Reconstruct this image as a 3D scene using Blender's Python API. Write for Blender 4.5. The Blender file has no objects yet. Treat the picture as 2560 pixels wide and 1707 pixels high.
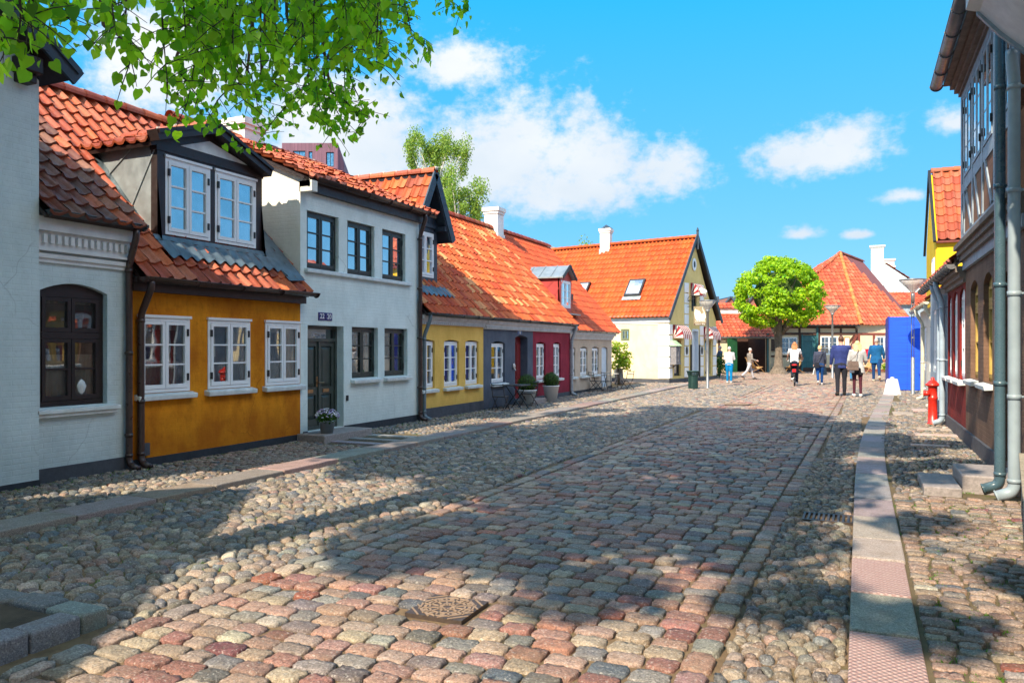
import bpy, bmesh, math, random
import numpy as np
from mathutils import Vector, Matrix
R = math.radians
random.seed(7); rng = np.random.default_rng(7)
sc = bpy.context.scene
COL = sc.collection

# ------------------------------------------------------------------ camera, sky, sun, exposure
YAW = R(24.0)
cam_d = bpy.data.cameras.new('camera'); cam = bpy.data.objects.new('camera', cam_d); COL.objects.link(cam)
cam.location = (0, 0, 1.6); cam.rotation_euler = (R(90), 0, YAW)
cam_d.sensor_width = 36; cam_d.lens = 36*1950/2560; cam_d.shift_y = (868-853.5)/2560
cam_d.clip_start = 0.05; cam_d.clip_end = 3000
sc.camera = cam
sc.view_settings.view_transform = 'Standard'; sc.view_settings.look = 'None'
sc.view_settings.gamma = 1; sc.view_settings.use_curve_mapping = False
sc.view_settings.exposure = 1.0

SUN_AZ, SUN_EL = R(10.5), R(41)          # light travels towards +Y and a little +X
sun_d = bpy.data.lights.new('sun', 'SUN'); sun_o = bpy.data.objects.new('sun', sun_d); COL.objects.link(sun_o)
sun_d.energy = 4.5; sun_d.angle = R(0.5); sun_d.color = (1.0, 0.86, 0.66)
ldir = Vector((math.sin(SUN_AZ)*math.cos(SUN_EL), math.cos(SUN_AZ)*math.cos(SUN_EL), -math.sin(SUN_EL)))
sun_o.rotation_euler = ldir.to_track_quat('-Z', 'Y').to_euler(); sun_o.location = (-10, -30, 40)

world = bpy.data.worlds.new('World'); sc.world = world; world.use_nodes = True
wn, wl = world.node_tree.nodes, world.node_tree.links
wn.clear()
def WN(t, **k):
    n = wn.new(t)
    for a, b in k.items(): setattr(n, a, b)
    return n
def wmath(op, a, b=None, clamp=False):
    n = WN('ShaderNodeMath', operation=op, use_clamp=clamp)
    for i, x in enumerate((a, b)):
        if x is None: continue
        if isinstance(x, (int, float)): n.inputs[i].default_value = x
        else: wl.new(x, n.inputs[i])
    return n.outputs[0]
w_out = WN('ShaderNodeOutputWorld'); w_bg = WN('ShaderNodeBackground')
w_sky = WN('ShaderNodeTexSky', sky_type='NISHITA'); w_sky.sun_disc = False
w_sky.sun_elevation = SUN_EL
w_sky.sun_rotation = math.atan2(-ldir.x, -ldir.y)   # same compass direction as the lamp
w_sky.air_density = 1.0; w_sky.dust_density = 0.3; w_sky.ozone_density = 2.0
w_hsv = WN('ShaderNodeHueSaturation'); w_hsv.inputs['Hue'].default_value = 0.475; w_hsv.inputs['Saturation'].default_value = 1.32; w_hsv.inputs['Value'].default_value = 1.35
wl.new(w_sky.outputs[0], w_hsv.inputs['Color'])
w_tc = WN('ShaderNodeTexCoord'); w_sep = WN('ShaderNodeSeparateXYZ'); wl.new(w_tc.outputs['Generated'], w_sep.inputs[0])
az = wmath('ARCTAN2', w_sep.outputs[0], w_sep.outputs[1]); el = wmath('ARCSINE', w_sep.outputs[2])
w_n1 = WN('ShaderNodeTexNoise'); w_n1.inputs['Scale'].default_value = 7; w_n1.inputs['Detail'].default_value = 9; w_n1.inputs['Roughness'].default_value = 0.55
w_map = WN('ShaderNodeMapping'); w_map.inputs['Scale'].default_value = (1, 1, 1.5); wl.new(w_tc.outputs['Generated'], w_map.inputs[0]); wl.new(w_map.outputs[0], w_n1.inputs['Vector'])
w_n3 = WN('ShaderNodeTexNoise'); w_n3.inputs['Scale'].default_value = 22; w_n3.inputs['Detail'].default_value = 7; w_n3.inputs['Roughness'].default_value = .6; wl.new(w_tc.outputs['Generated'], w_n3.inputs['Vector'])
w_n4 = WN('ShaderNodeTexNoise'); w_n4.inputs['Scale'].default_value = 55; w_n4.inputs['Detail'].default_value = 6; w_n4.inputs['Roughness'].default_value = .6; wl.new(w_map.outputs[0], w_n4.inputs['Vector'])
nz = wmath('ADD', wmath('MULTIPLY', wmath('SUBTRACT', w_n1.outputs['Fac'], 0.5), 1.7), wmath('ADD', wmath('MULTIPLY', wmath('SUBTRACT', w_n3.outputs['Fac'], 0.5), 1.0), wmath('MULTIPLY', wmath('SUBTRACT', w_n4.outputs['Fac'], 0.5), 1.0)))
# cumulus banks, seen and added: azimuth, elevation, half width, half height (degrees)
CLOUDS = [(-37, 14, 13, 6), (-26, 13, 10, 5.6), (-18.5, 13, 6, 4.2), (-13, 12.2, 4.6, 3.0), (-28.5, 19.6, 4.8, 2.6), (-48, 18, 8, 5), (-20, 11, 8, 3),
          (-2.4, 12.9, 6.6, 2.1), (-4.5, 12.7, 2.8, 1.2), (-1.2, 13.6, 2.6, 1.3), (-3.6, 7.7, 1.5, .6), (0, 7.5, 1.2, .45), (2.7, 9.8, 2.0, .8), (5.5, 14, 2.2, 1.4),
          (-62, 10, 20, 6), (95, 44, 50, 24), (-110, 50, 60, 24), (178, 48, 55, 26)]  # high banks are added out of view to brighten and warm the shade
acc = None
for a, e, w, h in CLOUDS:
    da = wmath('DIVIDE', wmath('SUBTRACT', az, R(a)), R(w)); de = wmath('DIVIDE', wmath('SUBTRACT', el, R(e)), R(h))
    de = wmath('MULTIPLY', de, wmath('ADD', 1.0, wmath('MULTIPLY', wmath('LESS_THAN', de, 0), 0.35)))
    d = wmath('SUBTRACT', 1.0, wmath('SQRT', wmath('ADD', wmath('MULTIPLY', da, da), wmath('MULTIPLY', de, de))))
    d = wmath('MAXIMUM', d, -1.2)
    acc = d if acc is None else wmath('MAXIMUM', acc, d)
dens = wmath('ADD', wmath('MULTIPLY', acc, 0.95), nz)
w_mr = WN('ShaderNodeMapRange', interpolation_type='SMOOTHSTEP'); wl.new(dens, w_mr.inputs[0])
w_mr.inputs[1].default_value = -.10; w_mr.inputs[2].default_value = 0.66; w_mr.inputs[3].default_value = 0; w_mr.inputs[4].default_value = 0.93
w_n2 = WN('ShaderNodeTexNoise'); w_n2.inputs['Scale'].default_value = 9; w_n2.inputs['Detail'].default_value = 5; wl.new(w_map.outputs[0], w_n2.inputs['Vector'])
w_cf = wmath('ADD', w_n2.outputs['Fac'], wmath('MULTIPLY', wmath('SUBTRACT', el, R(12)), 3.2), True)
w_cr = WN('ShaderNodeMix', data_type='RGBA'); wl.new(w_cf, w_cr.inputs[0])
w_cr.inputs[6].default_value = (3.2, 3.75, 4.3, 1); w_cr.inputs[7].default_value = (4.95, 4.98, 5.0, 1)
w_mix = WN('ShaderNodeMix', data_type='RGBA'); wl.new(w_mr.outputs[0], w_mix.inputs[0]); 
# deeper blue towards the horizon than the bare sky model gives
w_hz = WN('ShaderNodeMapRange'); wl.new(el, w_hz.inputs[0]); w_hz.inputs[1].default_value = 0; w_hz.inputs[2].default_value = R(27); w_hz.inputs[3].default_value = 0; w_hz.inputs[4].default_value = 1
w_gr = WN('ShaderNodeMix', data_type='RGBA'); wl.new(w_hz.outputs[0], w_gr.inputs[0]); w_gr.inputs[6].default_value = (1.05, 2.85, 5.0, 1); w_gr.inputs[7].default_value = (.02, 2.55, 5.5, 1)
w_bl = WN('ShaderNodeMix', data_type='RGBA'); w_bl.inputs[0].default_value = .90; wl.new(w_hsv.outputs[0], w_bl.inputs[6]); wl.new(w_gr.outputs[2], w_bl.inputs[7])
wl.new(w_bl.outputs[2], w_mix.inputs[6]); 
w_hi = WN('ShaderNodeMapRange'); wl.new(el, w_hi.inputs[0]); w_hi.inputs[1].default_value = R(26); w_hi.inputs[2].default_value = R(40); w_hi.inputs[3].default_value = 1.0; w_hi.inputs[4].default_value = 3.5   # added brightening of the unseen high banks, fills the shade
w_cb = WN('ShaderNodeVectorMath', operation='SCALE'); wl.new(w_cr.outputs[2], w_cb.inputs[0]); wl.new(w_hi.outputs[0], w_cb.inputs['Scale'])
wl.new(w_cb.outputs[0], w_mix.inputs[7])
wl.new(w_mix.outputs[2], w_bg.inputs[0]); w_bg.inputs[1].default_value = 0.105
wl.new(w_bg.outputs[0], w_out.inputs[0])

# ------------------------------------------------------------------ materials
MATS = {}
class NT:
    def __init__(s, name):
        s.m = bpy.data.materials.new(name); s.m.use_nodes = True
        s.n, s.l = s.m.node_tree.nodes, s.m.node_tree.links; s.n.clear()
        s.out = s.n.new('ShaderNodeOutputMaterial'); s.b = s.n.new('ShaderNodeBsdfPrincipled'); s.l.new(s.b.outputs[0], s.out.inputs[0])
        s.geo = s.n.new('ShaderNodeNewGeometry'); s.tc = s.n.new('ShaderNodeTexCoord')
    def new(s, t, **k):
        n = s.n.new(t)
        for a, b in k.items(): setattr(n, a, b)
        return n
    def put(s, sock, x):
        if isinstance(x, (int, float, tuple)): sock.default_value = x
        else: s.l.new(x, sock)
    def math(s, op, a, b=0.0, clamp=False):
        n = s.new('ShaderNodeMath', operation=op, use_clamp=clamp); s.put(n.inputs[0], a); s.put(n.inputs[1], b); return n.outputs[0]
    def noise(s, vec, scale, detail=4, rough=0.55, stretch=None):
        if stretch:
            mp = s.new('ShaderNodeMapping'); mp.inputs['Scale'].default_value = stretch; s.l.new(vec, mp.inputs[0]); vec = mp.outputs[0]
        n = s.new('ShaderNodeTexNoise'); s.l.new(vec, n.inputs['Vector'])
        n.inputs['Scale'].default_value = scale; n.inputs['Detail'].default_value = detail; n.inputs['Roughness'].default_value = rough
        return n.outputs['Fac']
    def mix(s, f, a, b, blend='MIX'):
        n = s.new('ShaderNodeMix', data_type='RGBA', blend_type=blend); s.put(n.inputs[0], f)
        for i, x in ((6, a), (7, b)):
            s.put(n.inputs[i], (*x, 1) if isinstance(x, tuple) and len(x) == 3 else x)
        return n.outputs[2]
    def ramp(s, f, lo, hi, a=0.0, b=1.0):
        n = s.new('ShaderNodeMapRange'); s.put(n.inputs[0], f)
        for i, x in ((1, lo), (2, hi), (3, a), (4, b)): n.inputs[i].default_value = x
        return n.outputs[0]
    def bump(s, h, strength=0.3, dist=0.02, prev=None):
        n = s.new('ShaderNodeBump'); n.inputs['Strength'].default_value = strength; n.inputs['Distance'].default_value = dist
        s.l.new(h, n.inputs['Height'])
        if prev is not None: s.l.new(prev, n.inputs['Normal'])
        return n.outputs[0]
    def set(s, **k):
        for a, x in k.items():
            sock = s.b.inputs[a.replace('_', ' ')]
            s.put(sock, (*x, 1) if isinstance(x, tuple) and len(x) == 3 else x)
        return s.m
    def wallvec(s):           # metres along any upright wall, height
        sp = s.new('ShaderNodeSeparateXYZ'); s.l.new(s.geo.outputs['Position'], sp.inputs[0])
        sn = s.new('ShaderNodeSeparateXYZ'); s.l.new(s.geo.outputs['True Normal'], sn.inputs[0])
        u = s.math('SUBTRACT', s.math('MULTIPLY', sp.outputs[0], sn.outputs[1]), s.math('MULTIPLY', sp.outputs[1], sn.outputs[0]))
        c = s.new('ShaderNodeCombineXYZ'); s.l.new(u, c.inputs[0]); s.l.new(sp.outputs[2], c.inputs[1]); return c.outputs[0]

def M_plain(name, col, rough=0.6, var=0.25, scale=8, bump=0.0, bscale=60, metal=0.0, spec=0.5, wear=None):
    if name in MATS: return MATS[name]
    t = NT(name); P = t.geo.outputs['Position']
    f = t.noise(P, scale, 5)
    c = t.mix(t.ramp(f, .3, .7), tuple(x*(1-var) for x in col), tuple(min(1, x*(1+var*.6)) for x in col))
    if wear: c = t.mix(t.ramp(t.noise(P, scale*2.3, 6), .55, .72, 0, .8), c, wear)
    kw = dict(Base_Color=c, Roughness=t.ramp(t.noise(P, scale*3, 3), .3, .7, max(.02, rough-.1), min(1, rough+.1)), Metallic=metal, Specular_IOR_Level=spec)
    if bump: kw['Normal'] = t.bump(t.noise(P, bscale, 4), bump, .01)
    MATS[name] = t.set(**kw); return MATS[name]

def M_wall(name, col, col2, brick=0.5, stain=0.3, rough=.85, blot=1.6, streak=True):
    """painted or limewashed masonry: brick courses show faintly as relief, dirt towards the ground"""
    if name in MATS: return MATS[name]
    t = NT(name); W = t.wallvec(); P = t.geo.outputs['Position']
    f = t.noise(P, blot, 8, .62); g = t.noise(W, 5, 6, .6, (1.2, .35, 1) if streak else None)
    k = t.ramp(t.math('ADD', t.math('MULTIPLY', f, .7), t.math('MULTIPLY', g, .3)), .40, .60)
    c = t.mix(k, col2, col)
    c = t.mix(t.ramp(t.noise(P, 14, 6, .7), .52, .75, 0, stain), c, tuple(x*.6 for x in col2))
    c = t.mix(t.ramp(t.noise(W, 3.0, 7, .7, (2.2, .22, 1)), .55, .74, 0, .38*stain/.2*.5), c, tuple(x*.72 for x in col2))
    vr = t.new('ShaderNodeTexVoronoi', feature='DISTANCE_TO_EDGE'); vr.inputs['Scale'].default_value = .9
    wv = t.new('ShaderNodeMix', data_type='VECTOR'); wv.inputs[0].default_value = .25; t.l.new(P, wv.inputs[4]); nn = t.new('ShaderNodeTexNoise'); nn.inputs['Scale'].default_value = 3; t.l.new(P, nn.inputs['Vector']); t.l.new(nn.outputs['Color'], wv.inputs[5]); t.l.new(wv.outputs[1], vr.inputs['Vector'])
    crk = t.math('MULTIPLY', t.ramp(vr.outputs['Distance'], 0, .006, 1, 0), t.ramp(t.noise(P, .7, 2), .52, .6), True)
    c = t.mix(t.math('MULTIPLY', crk, .5), c, tuple(x*.45 for x in col2))
    sp = t.new('ShaderNodeSeparateXYZ'); t.l.new(P, sp.inputs[0])
    dirt = t.math('MULTIPLY', t.ramp(sp.outputs[2], .15, .75, 1, 0), t.noise(P, 5, 5), True)
    c = t.mix(t.math('MULTIPLY', dirt, .55), c, tuple(x*.55 for x in col2))
    br = t.new('ShaderNodeTexBrick'); t.l.new(W, br.inputs[0])
    br.inputs['Scale'].default_value = 1; br.inputs['Brick Width'].default_value = .215; br.inputs['Row Height'].default_value = .062
    br.inputs['Mortar Size'].default_value = .007; br.inputs['Mortar Smooth'].default_value = .8
    br.inputs['Color1'].default_value = (1, 1, 1, 1); br.inputs['Color2'].default_value = (.78, .78, .78, 1); br.inputs['Mortar'].default_value = (0, 0, 0, 1)
    hgt = t.math('ADD', t.math('MULTIPLY', br.outputs[0], brick), t.math('MULTIPLY', t.noise(P, 22, 6, .65), .9))
    MATS[name] = t.set(Base_Color=c, Roughness=rough, Specular_IOR_Level=.25, Normal=t.bump(hgt, .5, .009)); return MATS[name]

def M_attr(name, rough=.75, grain=70, grainamt=.25, bump=.35, moss=None, spec=.4, gloss_var=.15, lich=None, speck=0, bd=.008):
    """stone or clay coloured piece by piece from the Col attribute"""
    if name in MATS: return MATS[name]
    t = NT(name); P = t.geo.outputs['Position']
    at = t.new('ShaderNodeAttribute', attribute_name='Col')
    g = t.noise(P, grain, 3, .7)
    c = t.mix(grainamt, at.outputs['Color'], t.mix(t.ramp(g, .35, .65), (0.02, 0.02, 0.02), (1, 1, 1)), 'OVERLAY')
    c = t.mix(t.ramp(t.noise(P, 9, 5), .35, .7, 0, .35), c, t.mix(1.0, c, (.55, .5, .45), 'MULTIPLY'))
    if speck:
        c = t.mix(t.ramp(t.noise(P, 46, 2, .5), .56, .66, 0, speck), c, t.mix(1.0, c, (.42, .40, .40), 'MULTIPLY')); c = t.mix(t.ramp(t.noise(P, 62, 2, .5), .58, .68, 0, speck), c, t.mix(.55, c, (.72, .66, .60))); c = t.mix(t.ramp(t.noise(P, 5, 5, .7), .50, .70, 0, .45), c, (.17, .125, .085))
    if lich: c = t.mix(t.ramp(t.noise(P, 16, 6, .7), .60, .72, 0, .7), c, lich)
    MATS[name] = t.set(Base_Color=c, Roughness=t.ramp(t.noise(P, 14, 4), .3, .7, rough-gloss_var, min(1, rough+gloss_var)), Specular_IOR_Level=spec,
                       Normal=t.bump(t.math('ADD', t.noise(P, grain*.5, 6, .7), t.math('MULTIPLY', t.noise(P, 18, 3), .8)), bump, bd))
    return MATS[name]

def M_glass(name='window_glass', tint=(.018, .022, .026), k=1.9, clear=False):
    if name in MATS: return MATS[name]
    t = NT(name); P = t.geo.outputs['Position']
    fr = t.new('ShaderNodeFresnel'); fr.inputs[0].default_value = 1.9
    fac = t.math('MULTIPLY', fr.outputs[0], k, True)
    nb = t.bump(t.noise(P, 2.2, 1), .10, .02)
    d = t.new('ShaderNodeBsdfDiffuse'); gl = t.new('ShaderNodeBsdfGlossy'); gl.inputs['Roughness'].default_value = .015
    t.put(d.inputs[0], t.mix(t.ramp(t.noise(P, 3.5, 2), .42, .62), (*tint, 1), (tint[0]*4, tint[1]*4, tint[2]*4, 1)))
    if clear:
        tr = t.new('ShaderNodeBsdfTransparent'); tr.inputs[0].default_value = (.86, .90, .90, 1); cm = t.new('ShaderNodeMixShader'); cm.inputs[0].default_value = .90; t.l.new(d.outputs[0], cm.inputs[1]); t.l.new(tr.outputs[0], cm.inputs[2]); d = cm
    t.l.new(nb, gl.inputs['Normal']); gl.inputs[0].default_value = (.95, .97, 1, 1)
    mx = t.new('ShaderNodeMixShader'); t.l.new(fac, mx.inputs[0]); t.l.new(d.outputs[0], mx.inputs[1]); t.l.new(gl.outputs[0], mx.inputs[2])
    t.l.new(mx.outputs[0], t.out.inputs[0]); MATS[name] = t.m; return t.m

def M_leaf(name, col, trans, tf=.45):
    if name in MATS: return MATS[name]
    t = NT(name)
    at = t.new('ShaderNodeAttribute', attribute_name='Col')
    c = t.mix(1.0, at.outputs['Color'], (*col, 1), 'MULTIPLY'); c2 = t.mix(1.0, at.outputs['Color'], (*trans, 1), 'MULTIPLY')
    t.set(Base_Color=c, Roughness=.5, Specular_IOR_Level=.35)
    tr = t.new('ShaderNodeBsdfTranslucent'); t.l.new(c2, tr.inputs[0])
    mx = t.new('ShaderNodeMixShader'); mx.inputs[0].default_value = tf
    t.l.new(t.b.outputs[0], mx.inputs[1]); t.l.new(tr.outputs[0], mx.inputs[2]); t.l.new(mx.outputs[0], t.out.inputs[0])
    MATS[name] = t.m; return t.m

# ------------------------------------------------------------------ mesh builder
class Fr:
    """upright frame: a runs along u, b outwards along n, z up"""
    def __init__(s, o, u, n): s.o, s.u, s.n = o, u, n
    def __call__(s, a, b, z): return (s.o[0]+s.u[0]*a+s.n[0]*b, s.o[1]+s.u[1]*a+s.n[1]*b, z)
WF = Fr((0, 0), (1, 0), (0, 1))
def worg(o):
    v = Vector((0, 0, 0))
    while o is not None: v += o.location; o = o.parent
    return v
class MB:
    def __init__(s): s.v = []; s.f = []; s.mi = []; s.c = []; s.col = None; s.m = 0
    def add(s, vs, fs):
        k = len(s.v); s.v += [tuple(p) for p in vs]
        for f in fs: s.f.append([k+i for i in f]); s.mi.append(s.m); s.c.append(s.col)
    def poly(s, pts): s.add(pts, [range(len(pts))])
    def hexa(s, p):       # 8 corners: bottom ring 0-3, top ring 4-7
        s.add(p, [(0, 3, 2, 1), (4, 5, 6, 7), (0, 1, 5, 4), (1, 2, 6, 5), (2, 3, 7, 6), (3, 0, 4, 7)])
    def box(s, F, a0, a1, b0, b1, z0, z1):
        s.hexa([F(a0, b0, z0), F(a1, b0, z0), F(a1, b1, z0), F(a0, b1, z0), F(a0, b0, z1), F(a1, b0, z1), F(a1, b1, z1), F(a0, b1, z1)])
    def bar(s, p, q, w, h, up=(0, 0, 1)):    # rectangular bar between two points
        p, q = Vector(p), Vector(q); d = (q-p).normalized(); up = Vector(up)
        x = d.cross(up)
        if x.length < 1e-4: x = d.cross(Vector((0, 1, 0)))
        x.normalize(); y = x.cross(d)
        x *= w/2; y *= h/2
        s.hexa([p-x-y, p+x-y, q+x-y, q-x-y, p-x+y, p+x+y, q+x+y, q-x+y])
    def prism(s, pts, d):   # polygon extruded by vector d
        n = len(pts); d = Vector(d); A = [Vector(p) for p in pts]; B = [p+d for p in A]
        s.add(A+B, [list(range(n))[::-1], list(range(n, 2*n))] + [(i, (i+1) % n, n+(i+1) % n, n+i) for i in range(n)])
    def tube(s, pts, r, seg=10, cap=True):
        pts = [Vector(p) for p in pts]; n = len(pts)
        if isinstance(r, (int, float)): r = [r]*n
        vs = []; fs = []; px = None
        for i, p in enumerate(pts):
            d = (pts[min(i+1, n-1)]-pts[max(i-1, 0)])
            d = d.normalized() if d.length > 1e-9 else Vector((0, 0, 1))
            x = d.orthogonal() if px is None else px - d*px.dot(d)
            if x.length < 1e-6: x = d.orthogonal()
            x.normalize(); px = x; y = d.cross(x)
            for k in range(seg):
                a = 2*math.pi*k/seg; vs.append(p+(x*math.cos(a)+y*math.sin(a))*r[i])
        for i in range(n-1):
            for k in range(seg):
                k2 = (k+1) % seg; fs.append((i*seg+k, i*seg+k2, (i+1)*seg+k2, (i+1)*seg+k))
        if cap: fs += [list(range(seg))[::-1], list(range((n-1)*seg, n*seg))]
        s.add(vs, fs)
    def lathe(s, c, prof, seg=16, sx=1, sy=1):
        vs = []; n = len(prof); fs = []
        for r, z in prof:
            for k in range(seg):
                a = 2*math.pi*k/seg; vs.append((c[0]+r*sx*math.cos(a), c[1]+r*sy*math.sin(a), c[2]+z))
        for i in range(n-1):
            for k in range(seg):
                k2 = (k+1) % seg; fs.append((i*seg+k, i*seg+k2, (i+1)*seg+k2, (i+1)*seg+k))
        fs += [list(range(seg))[::-1], list(range((n-1)*seg, n*seg))]
        s.add(vs, fs)
    def ell(s, c, r, seg=12, rings=8, rot=None):
        vs = []; fs = []; c = Vector(c)
        for i in range(rings+1):
            t = math.pi*i/rings
            for k in range(seg):
                a = 2*math.pi*k/seg
                p = Vector((r[0]*math.sin(t)*math.cos(a), r[1]*math.sin(t)*math.sin(a), -r[2]*math.cos(t)))
                if rot is not None: p = rot @ p
                vs.append(c+p)
        for i in range(rings):
            for k in range(seg):
                k2 = (k+1) % seg; fs.append((i*seg+k, i*seg+k2, (i+1)*seg+k2, (i+1)*seg+k))
        s.add(vs, fs)
    def mesh(s, name, mats, org=Vector((0, 0, 0)), smooth=False):
        me = bpy.data.meshes.new(name)
        me.from_pydata([(p[0]-org[0], p[1]-org[1], p[2]-org[2]) for p in s.v], [], s.f)
        for m in (mats if isinstance(mats, (list, tuple)) else [mats]): me.materials.append(m)
        if any(s.mi): me.polygons.foreach_set('material_index', s.mi)
        if smooth: me.polygons.foreach_set('use_smooth', [True]*len(s.f))
        if any(c is not None for c in s.c):
            ca = me.color_attributes.new('Col', 'FLOAT_COLOR', 'CORNER'); buf = []
            for f, c in zip(s.f, s.c): buf += list((*(c or (1, 1, 1)), 1))*len(f)
            ca.data.foreach_set('color', buf)
        me.update(); return me
    def obj(s, name, mats, parent=None, smooth=False, **tags):
        me = s.mesh(name, mats, worg(parent), smooth)
        o = bpy.data.objects.new(name, me); COL.objects.link(o)
        if parent is not None: o.parent = parent
        for k, x in tags.items(): o[k] = x
        return o
def tag(o, label, cat, group=None):
    o['label'] = label; o['category'] = cat
    if group: o['group'] = group
    return o
def thing(name, label, cat, loc=(0, 0, 0), group=None):
    o = bpy.data.objects.new(name, None); COL.objects.link(o); o.location = loc; o.empty_display_size = .2
    return tag(o, label, cat, group)
def top(o, label, cat, group=None):      # recentre a one-mesh thing on its own base
    me = o.data; n = len(me.vertices); a = np.empty(n*3, 'f'); me.vertices.foreach_get('co', a); a = a.reshape(-1, 3)
    c = Vector(((a[:, 0].min()+a[:, 0].max())/2, (a[:, 1].min()+a[:, 1].max())/2, a[:, 2].min()))
    a -= np.array(c, 'f'); me.vertices.foreach_set('co', a.ravel()); o.location = c; me.update()
    return tag(o, label, cat, group)
def struct(o): o['kind'] = 'structure'; return o
def clone(root, loc, rotz=0, label=None, group=None):
    r = root.copy(); COL.objects.link(r); r.location = loc; r.rotation_euler = (0, 0, rotz)
    if label: r['label'] = label
    if group: r['group'] = group
    for ch in list(root.children):
        c = ch.copy(); COL.objects.link(c); c.parent = r
        for g in ch.children:
            d = g.copy(); COL.objects.link(d); d.parent = c
    return r
def text(s, size, F, a, b, z, mat, parent, name='lettering', depth=.006, mirror=False):
    cu = bpy.data.curves.new(name, 'FONT'); cu.body = s; cu.size = size; cu.align_x = 'CENTER'; cu.align_y = 'CENTER'; cu.extrude = depth
    o = bpy.data.objects.new(name, cu); COL.objects.link(o)
    bpy.context.view_layer.update()
    me = bpy.data.meshes.new_from_object(o.evaluated_get(bpy.context.evaluated_depsgraph_get()))
    bpy.data.objects.remove(o); mb = MB()
    sg = -1 if mirror else 1
    mb.add([F(a+sg*v.co.x, b+v.co.z, z+v.co.y) for v in me.vertices], [list(p.vertices) for p in me.polygons])
    bpy.data.meshes.remove(me)
    return mb.obj(name, mat, parent)
# ------------------------------------------------------------------ materials used on the houses
WHITE_L = M_wall('white_limewash', (.60, .69, .71), (.50, .59, .61), .55, .25)
WHITE_2 = M_wall('white_brick_paint', (.74, .82, .80), (.62, .70, .68), .5, .2)
CREAM_S = M_wall('cream_side_wall', (.80, .77, .70), (.70, .66, .58), .7, .25)
ORANGE = M_wall('ochre_limewash', (.72, .265, .010), (.46, .135, .004), .30, .45, .9, 1.3)
YELLOW = M_wall('yellow_limewash', (.82, .52, .13), (.70, .42, .09), .25, .15)
GREY = M_wall('slate_plaster', (.11, .13, .17), (.075, .09, .125), .15, .2)
RED = M_wall('claret_plaster', (.32, .028, .055), (.22, .017, .035), .25, .2)
BEIGE = M_wall('beige_plaster', (.60, .48, .37), (.50, .39, .30), .15, .2)
PALEY = M_wall('pale_yellow_paint', (.82, .70, .47), (.76, .63, .38), .45, .15)
GABLEY = M_wall('gable_yellow_shaded', (.74, .58, .25), (.66, .50, .19), .2, .15)  # the gable's dimmer, grazing light is put into this darker yellow
DRED = M_wall('dark_red_plaster', (.26, .022, .018), (.16, .012, .012), .3, .3)
BROWN = M_wall('brown_brick_paint', (.21, .125, .085), (.14, .08, .055), .8, .3)
BLUEG = M_wall('blue_grey_plaster', (.36, .43, .48), (.28, .34, .40), .2, .2)
TALLY = M_wall('strong_yellow_paint', (.80, .52, .02), (.72, .43, .015), .2, .2)
PLINTH = M_plain('tarred_plinth', (.022, .028, .038), .6, .3, 6, .3)
PLINTHG = M_plain('grey_plinth', (.06, .065, .08), .7, .3, 6, .3)
TILE = M_attr('clay_tile', .62, 55, .18, .3, lich=(.12, .10, .07), spec=.45)
TILEN = M_attr('clay_tile_newer', .55, 55, .10, .2, spec=.5)
DARKW = M_plain('dark_brown_paint', (.022, .012, .011), .45, .4, 5, .2)
SLATEW = M_plain('blue_black_paint', (.03, .045, .065), .5, .35, 5, .2)
GREENW = M_plain('dark_green_paint', (.018, .030, .026), .38, .3, 5)
WHITEW = M_plain('white_gloss_paint', (.80, .82, .84), .35, .06, 3)
WHITES = M_plain('white_sill', (.66, .70, .70), .6, .18, 7, .25)
WHITEC = M_plain('white_cornice', (.66, .66, .66), .65, .15, 5, .2)
IRON = M_plain('black_iron', (.012, .013, .015), .45, .3, 20, .1)
ZINC = M_plain('zinc_sheet', (.36, .40, .42), .42, .22, 3, .1, metal=.55)
ZINCD = M_plain('dark_zinc', (.10, .115, .13), .4, .3, 5, .1, metal=.5)
LEAD = M_plain('lead_flashing', (.13, .175, .21), .45, .35, 6, .15, metal=.3)
BROWNM = M_plain('brown_metal', (.045, .02, .016), .35, .3, 6, spec=.6)
GLASS = M_glass(); GLASSC = M_glass('clear_glass', (.05, .055, .06), 1.7, True)
CURT = M_plain('white_curtain', (.72, .70, .66), .9, .12, 9); ROOM = M_plain('room_wall', (.30, .27, .24), .9, .3, 2); ROOMD = M_plain('room_dark', (.07, .065, .06), .9, .3, 2)
GLASSR = M_glass('roof_glass', (.012, .03, .06), .45); GLASSU = M_glass('upper_window_glass', (.03, .06, .09), 4.5)
STEPM = M_plain('granite_step', (.30, .26, .25), .8, .3, 25, .5, 120, wear=(.16, .15, .14))
CHIM = M_wall('white_chimney', (.82, .81, .78), (.70, .68, .64), .5, .2)

PAL_OLD = [(0.405, 0.083, 0.032), (0.458, 0.108, 0.038), (0.352, 0.067, 0.028), (0.44, 0.127, 0.063), (0.493, 0.114, 0.035), (0.387, 0.101, 0.052), (0.299, 0.057, 0.025)]
PAL_YEL = [(.62, .27, .10), (0.495, 0.077, 0.013), (0.54, 0.096, 0.016), (0.45, 0.062, 0.012), (0.558, 0.124, 0.029), (0.522, 0.086, 0.013), (0.468, 0.093, 0.026), (0.414, 0.053, 0.012), (0.576, 0.161, 0.052)]
PAL_NEW = [(0.493, 0.068, 0.013), (0.528, 0.08, 0.014), (0.458, 0.06, 0.011), (0.51, 0.088, 0.017)]
PAL_SHOP = [(0.576, 0.086, 0.008), (0.54, 0.071, 0.007), (0.612, 0.103, 0.011), (0.558, 0.095, 0.013)]
PAL_FAR = [(0.468, 0.084, 0.032), (0.51, 0.1, 0.038), (0.408, 0.067, 0.028), (0.527, 0.134, 0.063)]
PAL_DK = [(.20, .06, .035), (.26, .075, .04), (.16, .05, .035), (.30, .10, .05), (.13, .05, .035), (.22, .09, .06)]
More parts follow.
